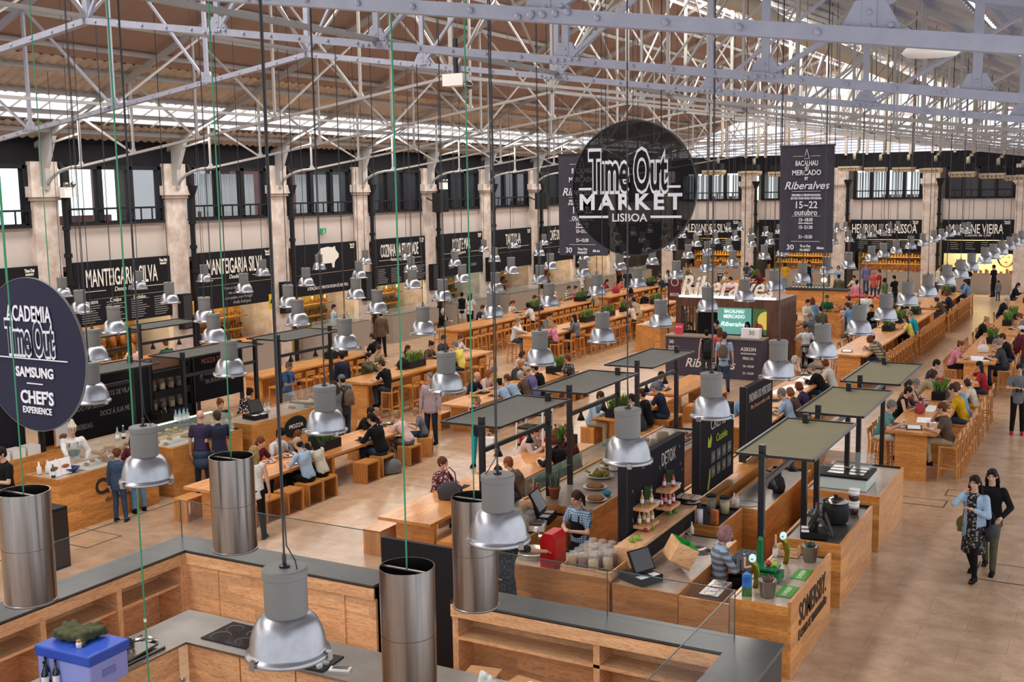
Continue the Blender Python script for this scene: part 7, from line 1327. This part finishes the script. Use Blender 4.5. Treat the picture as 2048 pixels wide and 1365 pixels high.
# ================= things people carry and what stands on tables =================
def who(s): return [p_ for p_ in PEOPLE if s in p_[6]][0]
def local(o, v): return o.matrix_basis @ Vector(v)
def backpack(s, col, lab):
    p_ = who(s); o = p_[5]; J = [POSES[n] for n in POSES if o.data is CACHE.get(('body_mesh', n))][0]; b = J['P']+J['s']*.25+V(0, -.2, 0)
    q = MB(); q.ell((0, 0, 0), (.15, .09, .22), 16, 10); q.ell((0, -.05, -.06), (.12, .06, .13), 14, 8); q.cb((0, 0, -.08), (.24, .13, .22)); me = remesh(q, .014, 3); me.materials.append(mat('bag_'+col, COL[col], .8, bump=.3))
    t = E('backpack', lab, 'backpack', local(o, b)); t.rotation_euler = (0, 0, o.rotation_euler.z); link('body', me, None, t); q = MB()
    for s_ in (-1, 1): q.tube([(s_*.09, .06, .18), (s_*.1, .16, .26), (s_*.12, .3, .2), (s_*.13, .33, 0), (s_*.13, .2, -.16), (s_*.1, .05, -.18)], .014, 6)
    q.build('strap', mat('bag_'+col, COL[col], .8), t)
backpack('light blue shirt with brown backpack', 'brown', 'brown backpack worn by the man at the festival counter'); backpack('woman with black backpack', 'black', 'black backpack on the woman at the festival counter'); backpack('man in grey cap with brown', 'brown', 'brown backpack of the man in the grey cap'); backpack('blue polo shirt holding', 'denim', 'dark blue backpack of the camera man')
backpack('man in white shirt with dark straps', 'darkgrey', 'dark backpack of the man in white at the second bar table')
def handbag(p, col, lab, rz=0, s=1.0):
    q = MB(); q.ell((0, 0, .14*s), (.2*s, .08*s, .15*s), 18, 10); q.cb((0, 0, .1*s), (.34*s, .12*s, .16*s)); me = remesh(q, .014, 4); me.materials.append(mat('bag_'+col, COL[col], .8, bump=.3)); t = E('handbag', lab, 'bag', p, rz); link('body', me, None, t)
    q = MB(); q.tube([(-.1*s, 0, .26*s), (-.08*s, 0, .42*s), (0, 0, .5*s), (.08*s, 0, .42*s), (.1*s, 0, .26*s)], .012, 6); q.build('handle', mat('bag_'+col, COL[col], .8), t)
w = who('mustard green bag')[5]; p = local(w, (.3, .1, .62)); COL['mustardg'] = '6f6a3a'; handbag(p, 'mustardg', 'slouchy mustard green handbag carried by the woman in black', w.rotation_euler.z, 1.1)
w = who('light denim jacket walking')[5]; p = local(w, (-.27, -.02, .7)); handbag(p, 'black', 'black shoulder bag of the woman in the denim jacket', w.rotation_euler.z+R(90), .9)
g_ = G(923, 985, .75); handbag((-10.35, 16.4, .75), 'darkgrey', 'black padded bag standing on the front table', R(20), 1.2); handbag((-14.75, 18.2, .75), 'black', 'black camera bag with hanging strap on the low table edge', R(80), 1.0); handbag((-3.95, 26.2, 1.05), 'red', 'crumpled crimson cloth bag on the right bar table', R(60), .8); handbag((-18.5, 26.9, 1.05), 'black', 'black shoulder bag lying on the near left bar table', R(60), 1.0); handbag((-3.75, 36.6, 1.05), 'white', 'white and black net bag on the far right table', R(30), .9); handbag((-22.2, 51.0, 1.05), 'red', 'red bag on the background bar table', 0, 1.1); handbag((-14.05, 19.9, 0), 'grey', 'grey rucksack on the floor beside the box stools', R(60), 1.2)
w = who('turquoise trousers')[5]; p = local(w, (-.3, .05, .42)); t = E('paper_bag', 'white paper carrier bag held by the woman in turquoise trousers', 'bag', p, w.rotation_euler.z); MB().box(-.13, -.05, 0, .13, .05, .32).build('bag', PAPER, t); q = MB(); q.tube([(-.06, 0, .32), (-.05, 0, .42), (.05, 0, .42), (.06, 0, .32)], .006, 5); q.build('handle', PAPER, t)
w = who('holding a camera')[5]; p = local(w, (0, .36, 1.16)); t = E('camera_body', 'black camera held by the man in the blue polo', 'camera', p, w.rotation_euler.z); MB().box(-.07, -.03, -.04, .07, .03, .05).build('body', BLACK, t); MB().tube([(0, .03, 0), (0, .1, 0)], .032, 12).build('lens', BLACKM, t)
w = who('red shoes')[5]; p = local(w, (0, .36, 1.14)); t = E('camera_body', 'black camera held by the man with the red shoes', 'camera', p, w.rotation_euler.z); MB().box(-.07, -.03, -.04, .07, .03, .05).build('body', BLACK, t); MB().tube([(0, .03, 0), (0, .1, 0)], .032, 12).build('lens', BLACKM, t)
for s_ in ('mustard green bag', 'denim jacket walking', 'turquoise trousers', 'sunglasses and grey'):
    w = who(s_)[5]; J = POSES[[n for n in POSES if w.data is CACHE.get(('body_mesh', n))][0]]; up = 0 if 'sunglasses' in s_ else .085
    q = MB(); q.ell((-.032, .092-up*.35, .012+up), (.028, .01, .02), 12, 6); q.ell((.032, .092-up*.35, .012+up), (.028, .01, .02), 12, 6); q.bar((-.07, .08-up*.35, .015+up), (.07, .08-up*.35, .015+up), .006); o = q.build('glasses', mat('lens_dark', '1a1620', .1), w); o.location = J['H']; o.rotation_euler = (-R(J['h']), 0, 0)
# food trays, plates and drinks in front of seated people
tr = bpy.data.objects.new('food_tray', None); C.objects.link(tr); tr['category'] = 'tray'; MB().box(-.17, -.22, 0, .17, .22, .012).build('tray', BLACK, tr); MB().lathe([(.06, .012), (.11, .03), (.1, .03), (.05, .016)], (0, .05, 0), 20).build('plate', PORC, tr, True); q = MB(); rr = random.Random(2); [q.ell((rr.gauss(0, .03), .05+rr.gauss(0, .03), .035), (.025, .02, .015), 7, 5) for _ in range(9)]; q.build('food', FOODY, tr, True)
pl_ = bpy.data.objects.new('plate', None); C.objects.link(pl_); pl_['category'] = 'plate'; MB().lathe([(.06, 0), (.12, .018), (.11, .018), (.05, .004)], n=22).build('dish', PORC, pl_, True); q = MB(); [q.ell((rr.gauss(0, .03), rr.gauss(0, .03), .022), (.025, .02, .012), 7, 5) for _ in range(8)]; q.build('food', FOODB, pl_, True)
gl = bpy.data.objects.new('drinking_glass', None); C.objects.link(gl); gl['category'] = 'glass'; MB().lathe([(.028, 0), (.036, .13), (.033, .13), (.026, .01)], n=16, cap=False).build('glass', JGLASS, gl, True); MB().lathe([(.025, .01), (.03, .08)], n=14).build('drink', mat('drink', '8c3a22', .1), gl, True)
n_ = 0
for (x, y, hi, sit, sd, o, lab, tb) in PEOPLE:
    if not (sit and tb): continue
    n_ += 1; z = tb[4]; s_ = 1 if x < (tb[0]+tb[1])/2 else -1; xx = x+s_*(.42 if z < .9 else .42); who_ = ' '.join(lab.split()[:9])
    if abs(xx-(tb[0]+tb[1])/2) > (tb[1]-tb[0])/2-.1: xx = x+s_*.38
    k = n_ % 3
    putset(tr if k == 0 else pl_, [(xx, y+.02, z)], ('black food tray before the ' if k == 0 else 'white plate before the ')+who_, 'trays and plates on the tables')
    if n_ % 2: putset(gl, [(xx+s_*.05, y+.28, z)], 'drinking glass before the '+who_, 'glasses on the tables')
for px, py, z, lab in ((808, 738, 1.05, 'black tablet computer lying on the near left bar table'), (1694, 703, 1.05, 'black tray at the near end of the right bar table'), (1828, 856, 1.05, 'black tray before the empty near edge of the right table')):
    g_ = G(px, py, z); t = E('flat_tray', lab, 'tray', (g_.x, g_.y, z), R(10)); MB().box(-.16, -.24, 0, .16, .24, .015).build('tray', BLACK, t); MB().box(-.13, -.2, .015, .13, .2, .017).build('inlay', SCREEN if 'tablet' in lab else PAPER, t)
for i, (x, y, a, w_, l_) in enumerate([(-7.85, 29.6, .75, .55, 1.6), (-7.8, 31.5, .75, .5, 1.0), (-3.7, 25.5, 1.05, .4, .6), (-3.85, 26.9, 1.05, .35, .8), (-3.75, 29.9, 1.05, .4, .9), (-3.7, 35.3, 1.05, .5, .9)]): t = E('paper_sheet', 'glossy white paper spread on a table, %s of six from the camera' % ORD[i].replace('nearest', 'first'), 'paper', (x, y, a+.001), R(7*((i % 3)-1)), group='white paper sheets'); MB().box(-w_/2, -l_/2, 0, w_/2, l_/2, .003).build('sheet', PAPER, t)
t = E('tray_trolley', 'dark tray trolley with shelves standing right of the slatted kiosk', 'trolley', (-8.9, 36.6, 0)); q = MB(); [q.box(-.35, -.25, z, .35, .25, z+.04) for z in (.25, .6, .95)]; q.build('shelf', BLACK, t); q = MB(); [q.box(a-.02, b-.02, .0, a+.02, b+.02, 1.0) for a in (-.33, .33) for b in (-.23, .23)]; q.build('post', STEELT, t)
t = E('waste_trolley', 'white-framed service trolley with red crates behind the nearest awning', 'trolley', (-11.9, 22.6, 0)); q = MB(); [q.box(-.35, -.25, z, .35, .25, z+.04) for z in (.3, .7, 1.05)]; q.build('shelf', BLACK, t); q = MB(); [q.box(a-.02, b-.02, .0, a+.02, b+.02, 1.15) for a in (-.34, .34) for b in (-.24, .24)]; q.build('post', WHITE, t); MB().box(-.3, -.2, .34, .3, .2, .5).build('crate', RED, t)
t = E('cider_bar', 'green and black cider bar island in the right background', 'counter', (-13.3, 55.5, 0)); MB().box(-1.5, -.5, 0, 1.5, .5, 1.1).build('body', W_X, t); MB().box(-1.55, -.55, 1.1, 1.55, .55, 1.15).build('top', BLACK, t); putset(gb, [(-14.5+.16*k, 55.3, 1.15) for k in range(12)], 'green bottle in the row on the background cider bar', 'green bottles on the cider bar')
for i, (x, y, w_, d_, lab, m_) in enumerate([(-13.2, 44.5, 3.2, .9, 'dark long counter with lit fruit in the background behind the festival kiosk', BLACK), (-10.6, 47.5, 1.0, 3.0, 'wooden produce counter in the background right of the banner', W_Y), (-11.0, 41.3, 1.2, 1.6, 'wooden stall block behind the waitress', W_X), (-15.8, 40.5, 1.0, 2.4, 'wooden display counter behind the beer sign', W_Y), (-10.4, 52.6, 2.2, .9, 'wooden stall with red jars in the right background', W_X)]):
    t = E('stall_counter', lab, 'counter', (x, y, 0), group='background stall counters'); MB().box(-w_/2, -d_/2, 0, w_/2, d_/2, 1.05).build('body', m_, t); q = MB(); rr = random.Random(i); [q.ell((rr.uniform(-w_/2+.1, w_/2-.1), rr.uniform(-d_/2+.1, d_/2-.1), 1.1), (.09, .08, .07), 8, 6) for _ in range(40)]; q.build('produce', [FOODY, FOODB, FOODB, JGLASS, RED][i], t, True)['kind'] = 'stuff'
t = E('green_lamp', 'small glowing green globe lamp on the cider bar', 'lamp', (-13.0, 55.3, 1.15)); MB().tube([(0, 0, 0), (0, 0, .35)], .02, 8).build('stem', BLACKM, t); MB().ell((0, 0, .45), (.14, .14, .12)).build('globe', mat('green_glow', 'b4ffd8', .5, emit=3), t, True)
